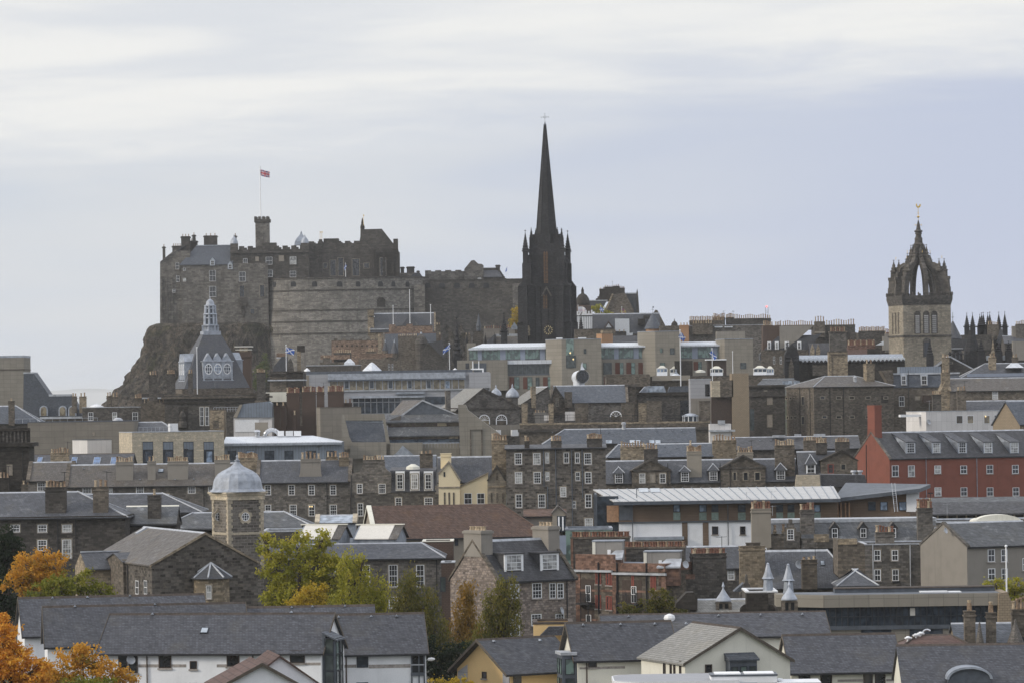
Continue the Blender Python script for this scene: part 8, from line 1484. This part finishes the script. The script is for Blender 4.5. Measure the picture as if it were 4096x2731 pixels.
 b = B('slate roofs with glass rooflight pyramid behind the blue mansard',3850,4200,1520,1010,12,0); b.gable((4000,1505),(4000,1452),'panel_blue','slate',cap='flash',hl=6); u,z = b.pt(4058,1470,2); b.part(MB().lathe(u,2,[(2.8,z),(1.0,z + 1.1)],4,rot=math.pi / 4),'rooflight','roof_white'); b.chim(3956,3984,1430,1480,V=3,dp=1.4,m='stone_tan',pots=2); b.chim(4050,4072,1430,1460,V=4,dp=1.4,m='stone_brown',pots=2); b.rect(3868,4096,1494,1504,'panel_blue','clerestory',out=.2)
 b = B('dark gabled stone house front with pale coping under the crown steeple',3730,3890,1500,1040,8,0); b.fgable((3730,1475),(3800,1425),'stone_dark','slate',skew='flash'); b.win(3795,3812,1445,1455,'k'); b.ze = b.zr = b.zz(1470); b.chim(3769,3797,1430,1480,V=-1,dp=1.4,m='stone_tan',pots=3,pm='pot')
 b = B('tall tan stone chimney pier with darker upper stage and red pots',3315,3392,1510,1005,3,0,'chimney_pier','chimney'); b.flat((3353,1408),'stone_tan','lead',coping='stone_brown'); z0,z1 = b.zz(1408),b.zz(1330); b.part(MB().box(.4,b.w - .2,.3,2.6,z0,z1),'upper_stage','stone_grey'); b.part(MB().box(.2,b.w,.1,2.8,z1,z1 + .3),'coping','stone_brown')
 for i in range(7): inst('chimney_pot',pot_mesh(1.0,'pot_red' if i % 2 else 'pot'),b.e,(.8 + i * (b.w - 1.4) / 6,1.4,z1 + .3))
 b.rect(3323,3383,1415,1420,'stone_brown','string_course',out=.15); b.rect(3326,3329,1420,1500,'stone_brown','pilaster',out=.1)
 b = B('dark church nave with pale fleur crested parapet under the crown steeple',3195,3620,1500,1110,14,0,'church_nave','church'); b.part(MB().box(0,b.w,0,14,-1,b.zz(1446)),'wall','stone_sooty'); z = b.zz(1446); k = MB().box(0,b.w,-.2,.3,z,b.zz(1433)); n = 26
 for i in range(n): u = b.w * (i + .5) / n; k.prism([(u - .25,b.zz(1433)),(u + .25,b.zz(1433)),(u + .1,b.zz(1429)),(u - .1,b.zz(1429))],'y',-.15,.2)
 b.part(k,'cresting','roof_white'); k = MB()
 for i in range(n): u = b.w * i / n + .6; k.lathe(u,-.35,[(.05,z - .5),(.5,z - .1),(.4,z + .2),(.05,z + .5)],6)
 b.part(k,'cusping','stone_black'); b.part(MB().slab([(0,.4,z + .2),(b.w,.4,z + .2),(b.w,7,b.zz(1418,7)),(0,7,b.zz(1418,7))],.2),'roof','lead'); b.rect(3250,3310,1460,1500,'stone_brown','aisle_wall',V=-1.5,out=.3,back=1)
 b = B('black gothic transept gable with twin pinnacles left of the chimney pier',3140,3196,1520,1105,6,0,'church_gable','church'); b.poly([(3138,1520),(3140,1420),(3150,1395),(3168,1375),(3186,1395),(3196,1420),(3198,1520)],'stone_black','wall',0,5); b.poly([(3155,1510),(3155,1465),(3165,1430),(3175,1465),(3175,1510)],'stone_brown','panel',-.3,.2); 
 for x in (3152,3186): k = MB(); u,z = b.pt(x,1420,.5); spike(k,u,.5,z - 2,b.pt(x,1366,.5)[1],1.0,4,5); b.part(k,'pinnacle','stone_black')
 b = B('row of stone dormer gables with crosses behind the church nave',3240,3330,1440,1150,6,0,'church_aisle','church'); b.gable((3285,1428),(3285,1372),'stone_brown','slate_dark',cap=None)
 for x in (3250,3273): b.poly([(x - 8,1425),(x - 8,1400),(x,1375),(x + 8,1400),(x + 8,1425)],'stone_tan','gablet',-.5,.5)
 p = P(3720,1440,1095); e = empty('pinnacle','single black crocketed pinnacle in front of the crown steeple','spire',p); zt = P(3730,1356,1095).z - p.z; k = MB().box(-.85,.85,-.85,.85,-10,zt * .25); spike(k,0,0,zt * .25,zt,1.0,4,5); k.build('spire','stone_black',e)
 b = B('dark church choir with pyramid roof and black pinnacles right of the steeple',3790,4060,1470,1105,10,0,'church_choir','church'); b.flat((3920,1435),'stone_sooty','lead'); b.rect(3945,4025,1422,1440,'roof_white','cresting',V=-.5,out=.2); u,z = b.pt(3888,1400,2); zt = b.pt(3890,1320,2)[1]; s = 1105 / F; b.part(MB().lathe(u,2,[(32 * s,z - 4),(32 * s,z),(9 * s,zt)],8,rot=R(22)),'pyramid_roof','stone_black'); b.part(MB().box(u - 1.2,u + 1.2,-.5,1,z - 6,z - .5),'porch','stone_black'); 
 for i in range(9): v,zz = b.pt(3800 + i * 15,1420,0); b.part(MB().lathe(v,0,[(.35,zz - 2),(.3,zz),(.5,zz + .3),(.1,zz + .9)],6),'finial','stone_black')
 for x,y0 in ((3995,1358),(4035,1362),(3925,1350)): k = MB(); v,zz = b.pt(x,1440,-1); k.box(v - .9,v + .9,-1.9,-.1,zz - 3,zz + 2.2); spike(k,v,-1,zz + 2.2,b.pt(x,y0,-1)[1],1.0,4,5); b.part(k,'pinnacle','stone_black')
 k = MB(); v,zz = b.pt(3972,1420,-2); spike(k,v,-2,zz - 1,b.pt(3974,1345,-2)[1],.8,4,5); k.box(v - .7,v + .7,-2.7,-1.3,zz - 4,zz - .5); b.part(k,'tall_pinnacle','stone_tan')
 b = B('ornate black gothic tower tops with crocketed pinnacles on the far right',3855,4035,1400,1330,12,0,'gothic_tower','tower'); s = 1330 / F
 for x,y0,yb in ((3868,1251,1340),(3891,1250,1342),(3920,1256,1340),(3927,1250,1340),(3934,1248,1340),(3952,1250,1340),(3960,1247,1340),(3996,1247,1340),(4020,1246,1342)):
  k = MB(); v,zb = b.pt(x,yb,0); zm = b.pt(x,1304,0)[1]; k.box(v - .75,v + .75,-.75,.75,zb - 4,zm); k.box(v - 1.0,v + 1.0,-1,1,zm - .4,zm); spike(k,v,0,zm,b.pt(x,y0,0)[1],.95,4,6); b.part(k,'pinnacle','stone_black')
 b.flat((3945,1345),'stone_dark','lead'); b.ze = b.zr = b.zz(1345); b.chim(3952,3996,1300,1350,V=-3,dp=2,m='stone_brown',pots=6,pm='pot',ph=1.0); b.poly([(3985,1370),(4005,1310),(4025,1370)],'slate','cone_roof',-4,-1); b.rect(3845,3965,1340,1400,'stone_dark','lower_range',V=-5,out=.2,back=2)
 b = B('stone houses with chimney stacks at the far right skyline',4020,4200,1440,1300,10,0,'tenement','tenement'); b.gable((4080,1370),(4080,1342),'stone_dark','slate',cap='flash'); b.chim(4064,4110,1298,1350,V=3,dp=2,m='stone_grey',pots=7,ph=1.0); b.chim(4048,4066,1306,1350,V=4,dp=1.5,m='harl',pots=0); b.rect(4050,4100,1365,1440,'harl','front_wall',V=-3,out=.2,back=2)
 b = B('grey conical slate turret roof tucked behind the crown steeple',3800,3850,1370,1250,6,0,'turret','turret'); u,z = b.pt(3812,1355,2); zt = b.pt(3810,1285,2)[1]; s = 1250 / F; b.part(MB().lathe(u,2,[(34 * s,-1),(34 * s,z),(36 * s,z + .1),(.2,zt)],14),'cone_roof','slate'); b.part(MB().tube((u,2,zt - .5),(u,2,zt + 2.5),.1,5).lathe(u,2,[(.02,zt + .9),(.4,zt + 1.2),(.02,zt + 1.5)],8),'finial','lead'); b.rect(3805,3870,1358,1400,'slate_dark','low_roof',V=-2,out=.3,back=2); b.rect(3806,3852,1392,1395,'flash','gutter',V=-2.4,out=.1)
right_mid()
def skyline():
 b = B('skyline tenement with long rows of tall chimney pots right of the clock tower',2752,3085,1400,1260,12,0,'tenement','tenement'); b.flat((2900,1302),'stone_grey','slate',coping='flash',ct=.15); b.ze = b.zr = b.zz(1302); b.rv = 4
 for x0,x1,y0,n,r in ((2758,2896,1284,20,2),(2854,2900,1272,8,1),(2904,2936,1272,6,1),(2936,3084,1276,17,1)): b.chim(x0,x1,y0,1310,V=2 if r == 1 else .5,dp=1.8,m='stone_dark' if r == 1 else 'stone_brown',pots=n,rows=r,ph=1.1)
 b.chim(2770,2850,1296,1330,V=-1,dp=1.4,m='stone_brown',pots=8,pm='pot_pale',ph=1.0); b.chim(2718,2755,1302,1360,V=-1,dp=1.4,m='orange_stone',pots=3,ph=.8)
 for x0,x1 in ((2858,2890),(2898,2930)): b.rect(x0,x1,1306,1310,'roof_white','flashing',out=.4)
 b = B('brown and grey gabled tenement with white dormers on the skyline',3050,3260,1440,1220,12,0,'tenement','tenement'); b.poly([(3052,1440),(3052,1302),(3118,1302),(3118,1400),(3122,1440)],'brick_brown','left_gable',.6,8); b.poly([(3119,1395),(3119,1304),(3255,1302),(3190,1360),(3145,1388)],'harl','right_gable',-.5,4); b.poly([(3040,1415),(3112,1345),(3118,1345),(3119,1400),(3190,1358),(3290,1332),(3225,1400),(3170,1440),(3040,1440)],'slate','roof',-.2,6); b.rect(3045,3262,1400,1540,'stone_brown','front_wall',V=-.8,out=.1,back=2); b.rect(3118,3262,1342,1540,'slate','rear_roof',V=5,out=0,back=4)
 for x0,x1 in ((3070,3084),(3100,3115),(3139,3156),(3189,3205)): b.rect(x0,x1,1365,1398,'white_paint','dormer',V=-1.2,out=.0,back=1); b.win(x0 + 3,x1 - 3,1369,1395,'c',-1.25)
 b.wins([(3093,3100),(3120,3127),(3137,3144)],1425,1455,'c',-.9); b.ze = b.zr = b.zz(1303); b.rv = 3
 for x0,x1,n in ((3053,3092,6),(3100,3126,4),(3130,3252,14)): b.chim(x0,x1,1303,1312,V=1,dp=1.6,m='stone_brown',pots=n,ph=1.2)
 b = B('tall dark tenement block with widely spaced pots on the skyline',3258,3422,1420,1235,12,0,'tenement','tenement'); b.flat((3345,1302),'stone_dark','slate',coping='stone_brown'); b.ze = b.zr = b.zz(1302); b.rv = 3; b.chim(3258,3300,1288,1340,V=-1,dp=2,m='stone_brown',pots=4,ph=1.4); b.chim(3303,3420,1302,1316,V=1,dp=1.6,m='stone_dark',pots=12,ph=1.5); b.rect(3258,3300,1326,1332,'harl_beige','coping',V=-1,out=.3); b.rect(3400,3426,1330,1420,'stone_dark','buttress',V=-.5,out=.2,back=2)
 b = B('dark stack with many short pots left of the crown steeple',3434,3570,1400,1225,8,0,'tenement','tenement'); b.flat((3490,1330),'stone_dark','slate',coping=None); b.ze = b.zr = b.zz(1330); b.chim(3436,3540,1326,1345,V=0,dp=2,m='stone_dark',pots=15,ph=1.1,rows=2); b.chim(3540,3572,1336,1400,V=-2,dp=1.5,m='harl',pots=5,pm='pot_red',ph=1.2); b.rect(3530,3570,1345,1400,'harl','wall',V=-2.2,out=.2,back=1.5)
 b = B('red roofed stone house with a crowded row of red pots',3392,3510,1440,1185,8,0); b.gable((3450,1425),(3450,1388),'stone_red','pantile_new',cap=None); b.ze = b.zr = b.zz(1385); b.chim(3392,3500,1382,1395,V=3,dp=2.2,m='stone_red',pots=18,pm='pot_red',ph=1.3,rows=2); u,z = b.pt(3521,1380,3); b.part(MB().prism([(u - 1.2,z),(u + .9,z),(u + .9,z + 1.1)],'y',2.5,4),'rooflight','roof_white'); b.rect(3470,3520,1395,1440,'stone_sooty','dark_gable',V=-1,out=.2,back=1)
 e = empty('mast','thin lattice mast with a red warning lamp on the skyline','mast',P(3068,1300,1900)); e.location.z = ground(1900); h = P(3067,1230,1900).z - e.location.z; k = MB(); q = .55
 for sx in (-q,q): 
  for sy in (-q,q): k.tube((sx,sy,0),(sx,sy,h),.12,4)
 for i in range(40): z = h - i * 1.2; k.tube((-q,-q,z),(q,-q,z - 1.2 if i % 2 else z),.08,4)
 k.build('lattice','flash',e); MB().lathe(0,0,[(.05,h),(.28,h + .15),(.28,h + .5),(.05,h + .65)],8).build('lamp','red_lamp',e)
 b = B('tall gabled stone mansion with black chimney clusters on the skyline right',2395,2557,1260,1470,12,0,'mansion','house'); s = 1470 / F; b.poly([(2440,1300),(2440,1240),(2410,1240),(2455,1170),(2452,1190),(2500,1158),(2560,1240),(2560,1300)],'stone_brown','gable_wall',0,6) if 0 else b.poly([(2415,1300),(2418,1240),(2450,1178),(2500,1172),(2535,1240),(2540,1300)],'stone_brown','gable_wall',0,6)
 b.poly([(2350,1235),(2356,1203),(2428,1203),(2405,1245),(2350,1245)],'slate','roof',1,6); b.rect(2354,2430,1201,1204,'flash','ridge_cap',V=.9,out=.1); b.poly([(2384,1203),(2402,1180),(2420,1178),(2420,1203)],'slate_pale_and_lit','lit_roof',4,7); b.poly([(2382,1203),(2384,1194),(2390,1194),(2390,1186),(2396,1186),(2396,1178),(2402,1178),(2402,1170),(2404,1203)],'stone_dark','crow_steps',3.4,4)  # lit_roof: sunlight put into the colour, a paler slate than the other slopes
 b.poly([(2498,1245),(2498,1174),(2546,1173),(2556,1240),(2556,1300),(2498,1300)],'slate','right_roof',2,9); b.rect(2496,2548,1172,1176,'flash','ridge_cap',V=1.9,out=.1); b.poly([(2546,1300),(2546,1170),(2549,1155),(2552,1170),(2557,1240),(2557,1300)],'stone_dark','right_gable',1.6,3); b.poly([(2415,1250),(2448,1175),(2454,1176),(2424,1250)],'stone_tan','coping',-.5,1)
 b.ze = b.zr = b.zz(1180); b.rv = 3
 for x0,x1,y0,n in ((2398,2420,1157,2),(2418,2453,1149,4),(2453,2478,1146,3),(2478,2499,1153,3)): b.chim(x0,x1,y0,1200,V=1.5,dp=2.2,m='stone_sooty',pots=n,pm='pot_red',ph=.5)
 b = B('squat brown dome with lantern chimney beside the clock tower',2296,2372,1300,1420,8,0,'domed_house','house'); u,z = b.pt(2331,1222,3); s = 1420 / F; b.part(MB().lathe(u,3,[(33 * s,-1),(33 * s,z - .3),(31 * s,z)],12),'drum','brick_brown'); b.part(MB().lathe(u,3,[(30 * s,z),(29 * s,z + 1),(25 * s,z + 2.2),(17 * s,z + 3.3),(6 * s,z + 3.9)],16),'dome','stone_sooty',smooth=True); b.part(MB().box(u - .45,u + .45,2.5,3.5,z + 3.5,z + 5.2).lathe(u,3,[(.2,z + 5.2),(.3,z + 5.6),(.05,z + 6)],8),'chimney_stack','stone_sooty'); v,zz = b.pt(2352,1222,3); b.part(MB().lathe(v + .1,3,[(.5,zz),(.3,zz + .9),(.2,zz + 1),(.1,zz + 2.5)],6),'finial','stone_sooty')
 b = B('bright white castellated tower right of the clock tower',2298,2372,1320,1400,6,0,'castellated_tower','tower'); b.part(MB().box(0,b.w,0,6,-1,b.zz(1264)),'wall','white_paint'); k = MB(); z = b.zz(1262); k.box(-.3,b.w + .3,-.35,6.3,z,z + .55); n = 7
 for i in range(n): u = -.3 + (b.w + .6) * (i + .08) / n; k.box(u,u + (b.w + .6) / n * .5,-.35,.2,z + .55,z + 1.35 + (.0 if i % 2 else .35))
 b.part(k,'battlement','white_paint'); b.part(MB().box(-.1,b.w + .1,-.12,6,z - .3,z - .01),'string_course','stone_sooty'); k = MB()
 for i in range(8): u = b.w * i / 8; k.box(u,u + .2,-.08,.0,4,z - .3)
 b.part(k,'shaft_gap','panel_grey'); b.rect(2370,2404,1276,1320,'white_wall','side_wing',V=.5,out=0,back=4)
 e,f = flagpole('flagpole flying a pink lettered white banner above the white castellated tower',2312,1221,1300,1385,.08,(2.5,1.9,'plain',8,4,.2),base=3)
 cu = bpy.data.curves.new('flag_lettering','FONT'); cu.body = 'HELLO'; cu.size = .72; cu.extrude = .01; cu.align_x = 'CENTER'; to = bpy.data.objects.new('flag_lettering',cu); C.objects.link(to); me = bpy.data.meshes.new_from_object(to); bpy.data.objects.remove(to); me.materials.append(M['flag_pink']())
 for vv in me.vertices:
  x,y = vv.co.x + 1.25,vv.co.y; vv.co = (x,-.48 - vv.co.z,y - 1.45)
 inst('flag_lettering',me,f)
 flagpole('flagpole with small saltire between the white tower and the mansion',2402,1223,1300,1385,.07,(1.6,1.1,'saltire',40,30,.1),base=3)
 flagpole('flagpole flying a yellow and dark red flag before the white wall',2487,1227,1345,1385,.08,(2.2,1.5,'royal',15,30,.2),base=3)
 b = B('dark slate roofed terrace with white rendered gable right of the clock tower',2375,2640,1400,1370,10,0,'terrace','house'); b.gable((2500,1330),(2500,1254),'stone_brown','slate',cap='flash'); b.poly([(2460,1325),(2460,1275),(2517,1275),(2518,1332),(2532,1331),(2530,1342),(2506,1344),(2504,1325)],'white_paint','white_gable',-.6,1); b.poly([(2422,1310),(2434,1291),(2448,1310)],'white_paint','half_timber_gable',-.9,1); b.poly([(2416,1312),(2434,1284),(2454,1312),(2448,1312),(2434,1292),(2422,1312)],'brick_brown','bargeboard',-1.1,1); b.ze = b.zr = b.zz(1310); b.chim(2370,2455,1316,1380,V=-4,dp=2,m='stone_dark',pots=0); b.chim(2452,2505,1330,1370,V=-4,dp=2,m='stone_dark',pots=3,pm='pot_pale'); b.rect(2452,2560,1343,1372,'slate_dark','low_roof',V=-5,out=.2,back=2)
 for x0,x1,y0,y1 in ((2552,2580,1276,1300),(2574,2598,1262,1276)): b.rect(x0,x1,y0,y1,'stone_sooty','dormer',V=.5,out=.8,back=2)
 u,z = b.pt(2322,1300,-3); 
 b = B('round turret with tall grey slate cone and weather vane',2575,2650,1360,1330,6,0,'round_turret','turret'); u,z = b.pt(2612,1314,2); zt = b.pt(2614,1252,2)[1]; s = 1330 / F; b.part(MB().lathe(u,2,[(29 * s,-1),(29 * s,z)],16),'drum','orange_stone'); b.part(MB().lathe(u,2,[(36 * s,z - .1),(34 * s,z + .1),(28 * s,z + 1.1),(14 * s,z + 3.1),(3 * s,zt - .3),(.05,zt)],24),'cone_roof','slate_blue'); b.part(MB().tube((u,2,zt - .5),(u,2,zt + 2),.06,5).box(u - .4,u + .4,1.97,2.03,zt + .9,zt + 1.0).box(u - .1,u + .4,1.97,2.03,zt + 1.5,zt + 2.0),'weather_vane','lead')
 b = B('stone gable end sloping down behind the round slate turret',2600,2665,1360,1380,8,0,'house','house'); b.poly([(2600,1360),(2600,1262),(2618,1248),(2622,1240),(2630,1242),(2660,1300),(2662,1360)],'stone_brown','gable_wall',0,6)
 b = B('low stone pavilion with small dark dome left of the chimney rows',2640,2722,1360,1320,8,0,'pavilion','building'); b.flat((2675,1303),'stone_brown','lead'); u,z = b.pt(2698,1304,2); s = 1320 / F; b.part(MB().lathe(u,2,[(14 * s,z - 2),(14 * s,z),(12 * s,z + .7),(8 * s,z + 1.2),(2 * s,z + 1.5),(.05,z + 2.2)],12),'dome','stone_sooty')
 b = B('orange sandstone chimney block beside the hotel roof',2408,2452,1390,1150,4,20,'chimney_block','chimney'); b.flat((2430,1335),'orange_stone','lead',coping='stone_tan'); b.ze = b.zr = b.zz(1335); b.chim(2412,2448,1322,1336,V=.8,dp=1.6,m='stone_tan',pots=0)
 b = B('rubble stone house wall behind the hotel towers',2300,2460,1400,1200,8,0); b.flat((2380,1318),'stone_brown','slate',coping='stone_dark')
 b = B('dark slate roof between the hotel towers',2440,2570,1400,1180,8,0); b.gable((2505,1375),(2505,1343),'stone_dark','slate_dark',cap=None)
skyline()
# ============================================================ trees
def trees():
 T = 'autumn trees among the houses'
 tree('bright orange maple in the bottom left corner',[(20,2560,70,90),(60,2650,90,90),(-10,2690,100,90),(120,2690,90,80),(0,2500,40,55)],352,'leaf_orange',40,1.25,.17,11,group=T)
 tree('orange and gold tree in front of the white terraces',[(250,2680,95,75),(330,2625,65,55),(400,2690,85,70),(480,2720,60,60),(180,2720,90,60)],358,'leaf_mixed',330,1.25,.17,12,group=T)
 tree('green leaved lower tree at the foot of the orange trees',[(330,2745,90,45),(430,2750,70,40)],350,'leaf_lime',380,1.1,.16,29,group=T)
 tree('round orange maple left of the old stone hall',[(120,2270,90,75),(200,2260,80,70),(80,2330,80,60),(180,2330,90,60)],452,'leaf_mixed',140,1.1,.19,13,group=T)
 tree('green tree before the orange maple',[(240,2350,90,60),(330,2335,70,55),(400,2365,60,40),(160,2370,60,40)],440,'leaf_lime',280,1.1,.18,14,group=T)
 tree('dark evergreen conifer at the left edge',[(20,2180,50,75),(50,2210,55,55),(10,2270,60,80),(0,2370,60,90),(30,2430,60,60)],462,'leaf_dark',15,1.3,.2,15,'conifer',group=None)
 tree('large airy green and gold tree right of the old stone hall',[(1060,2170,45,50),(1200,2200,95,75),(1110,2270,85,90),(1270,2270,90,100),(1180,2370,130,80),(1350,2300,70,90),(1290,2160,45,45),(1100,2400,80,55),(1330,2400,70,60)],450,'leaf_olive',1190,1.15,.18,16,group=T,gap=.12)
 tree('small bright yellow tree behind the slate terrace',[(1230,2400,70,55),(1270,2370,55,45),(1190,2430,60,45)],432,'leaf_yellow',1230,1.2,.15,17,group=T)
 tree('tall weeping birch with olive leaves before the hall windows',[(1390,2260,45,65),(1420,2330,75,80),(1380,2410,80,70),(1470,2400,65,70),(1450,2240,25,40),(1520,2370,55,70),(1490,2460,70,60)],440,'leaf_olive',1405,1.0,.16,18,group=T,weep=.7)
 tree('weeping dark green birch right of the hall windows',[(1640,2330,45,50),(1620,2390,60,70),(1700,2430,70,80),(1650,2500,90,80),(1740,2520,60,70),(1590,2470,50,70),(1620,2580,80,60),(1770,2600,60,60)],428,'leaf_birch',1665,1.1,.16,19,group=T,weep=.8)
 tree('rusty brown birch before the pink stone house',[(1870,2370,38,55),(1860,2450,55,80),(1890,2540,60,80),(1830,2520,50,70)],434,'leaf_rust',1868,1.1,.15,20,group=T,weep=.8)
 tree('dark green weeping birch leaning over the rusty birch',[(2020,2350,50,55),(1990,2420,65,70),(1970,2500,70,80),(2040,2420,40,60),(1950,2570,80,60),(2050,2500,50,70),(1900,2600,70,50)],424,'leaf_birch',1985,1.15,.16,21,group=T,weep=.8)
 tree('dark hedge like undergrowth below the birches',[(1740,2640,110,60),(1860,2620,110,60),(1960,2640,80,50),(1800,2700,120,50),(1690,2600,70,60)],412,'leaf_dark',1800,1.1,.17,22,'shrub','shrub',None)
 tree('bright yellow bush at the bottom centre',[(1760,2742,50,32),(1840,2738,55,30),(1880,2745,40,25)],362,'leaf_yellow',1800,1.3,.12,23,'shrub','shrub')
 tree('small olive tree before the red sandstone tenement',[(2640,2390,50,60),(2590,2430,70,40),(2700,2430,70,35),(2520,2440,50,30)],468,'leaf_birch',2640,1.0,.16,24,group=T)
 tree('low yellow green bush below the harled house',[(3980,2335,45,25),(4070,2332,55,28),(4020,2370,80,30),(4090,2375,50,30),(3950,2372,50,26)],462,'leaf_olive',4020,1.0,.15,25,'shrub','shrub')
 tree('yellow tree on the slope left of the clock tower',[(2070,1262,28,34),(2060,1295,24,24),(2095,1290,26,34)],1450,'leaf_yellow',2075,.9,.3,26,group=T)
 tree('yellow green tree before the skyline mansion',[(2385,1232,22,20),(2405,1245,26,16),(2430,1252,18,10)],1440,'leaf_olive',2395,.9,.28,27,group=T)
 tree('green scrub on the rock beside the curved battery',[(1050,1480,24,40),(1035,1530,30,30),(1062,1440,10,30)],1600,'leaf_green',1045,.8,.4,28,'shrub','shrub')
 p = P(775,2731,368); e = empty('bare_shrub','leafless twiggy shrub in front of the white terrace wall','shrub',(p.x,368,ground(368))); k = MB(); rnd = random.Random(4); hz = P(775,2740,368).z - ground(368)
 for i in range(34):
  a = Vector((rnd.gauss(0,.25),rnd.gauss(0,.2),0)); m_ = Vector((a.x * 2 + rnd.gauss(0,.35),rnd.gauss(0,.3),hz * .8)); t = m_ + Vector((rnd.gauss(0,.5),rnd.gauss(0,.3),.4 + rnd.random() * .8)); k.tube(a,m_,.03,4,.018); k.tube(m_,t,.018,4,.006)
  for j in range(3): q = m_.lerp(t,.3 + .25 * j); k.tube(q,q + Vector((rnd.gauss(0,.3),rnd.gauss(0,.2),.3)),.008,3,.004)
 k.build('twigs','bark',e)
trees()
# ------------------------------------------------------------ air between here and the hills
def haze():
 k = MB().box(-21000,21000,-70,66000,-230,192); me = k.mesh('haze','iron'); me.materials.clear()
 m = bpy.data.materials.new('haze'); m.use_nodes = True; nt = m.node_tree; nt.nodes.clear()
 v = nt.nodes.new('ShaderNodeVolumePrincipled'); v.inputs['Color'].default_value = (.985,.99,1.0,1); v.inputs['Density'].default_value = HAZE; v.inputs['Anisotropy'].default_value = .1
 o = nt.nodes.new('ShaderNodeOutputMaterial'); nt.links.new(v.outputs[0],o.inputs['Volume']); me.materials.append(m); ob = inst('haze',me); ob['kind'] = 'stuff'
HAZE = 4.4e-5
haze()
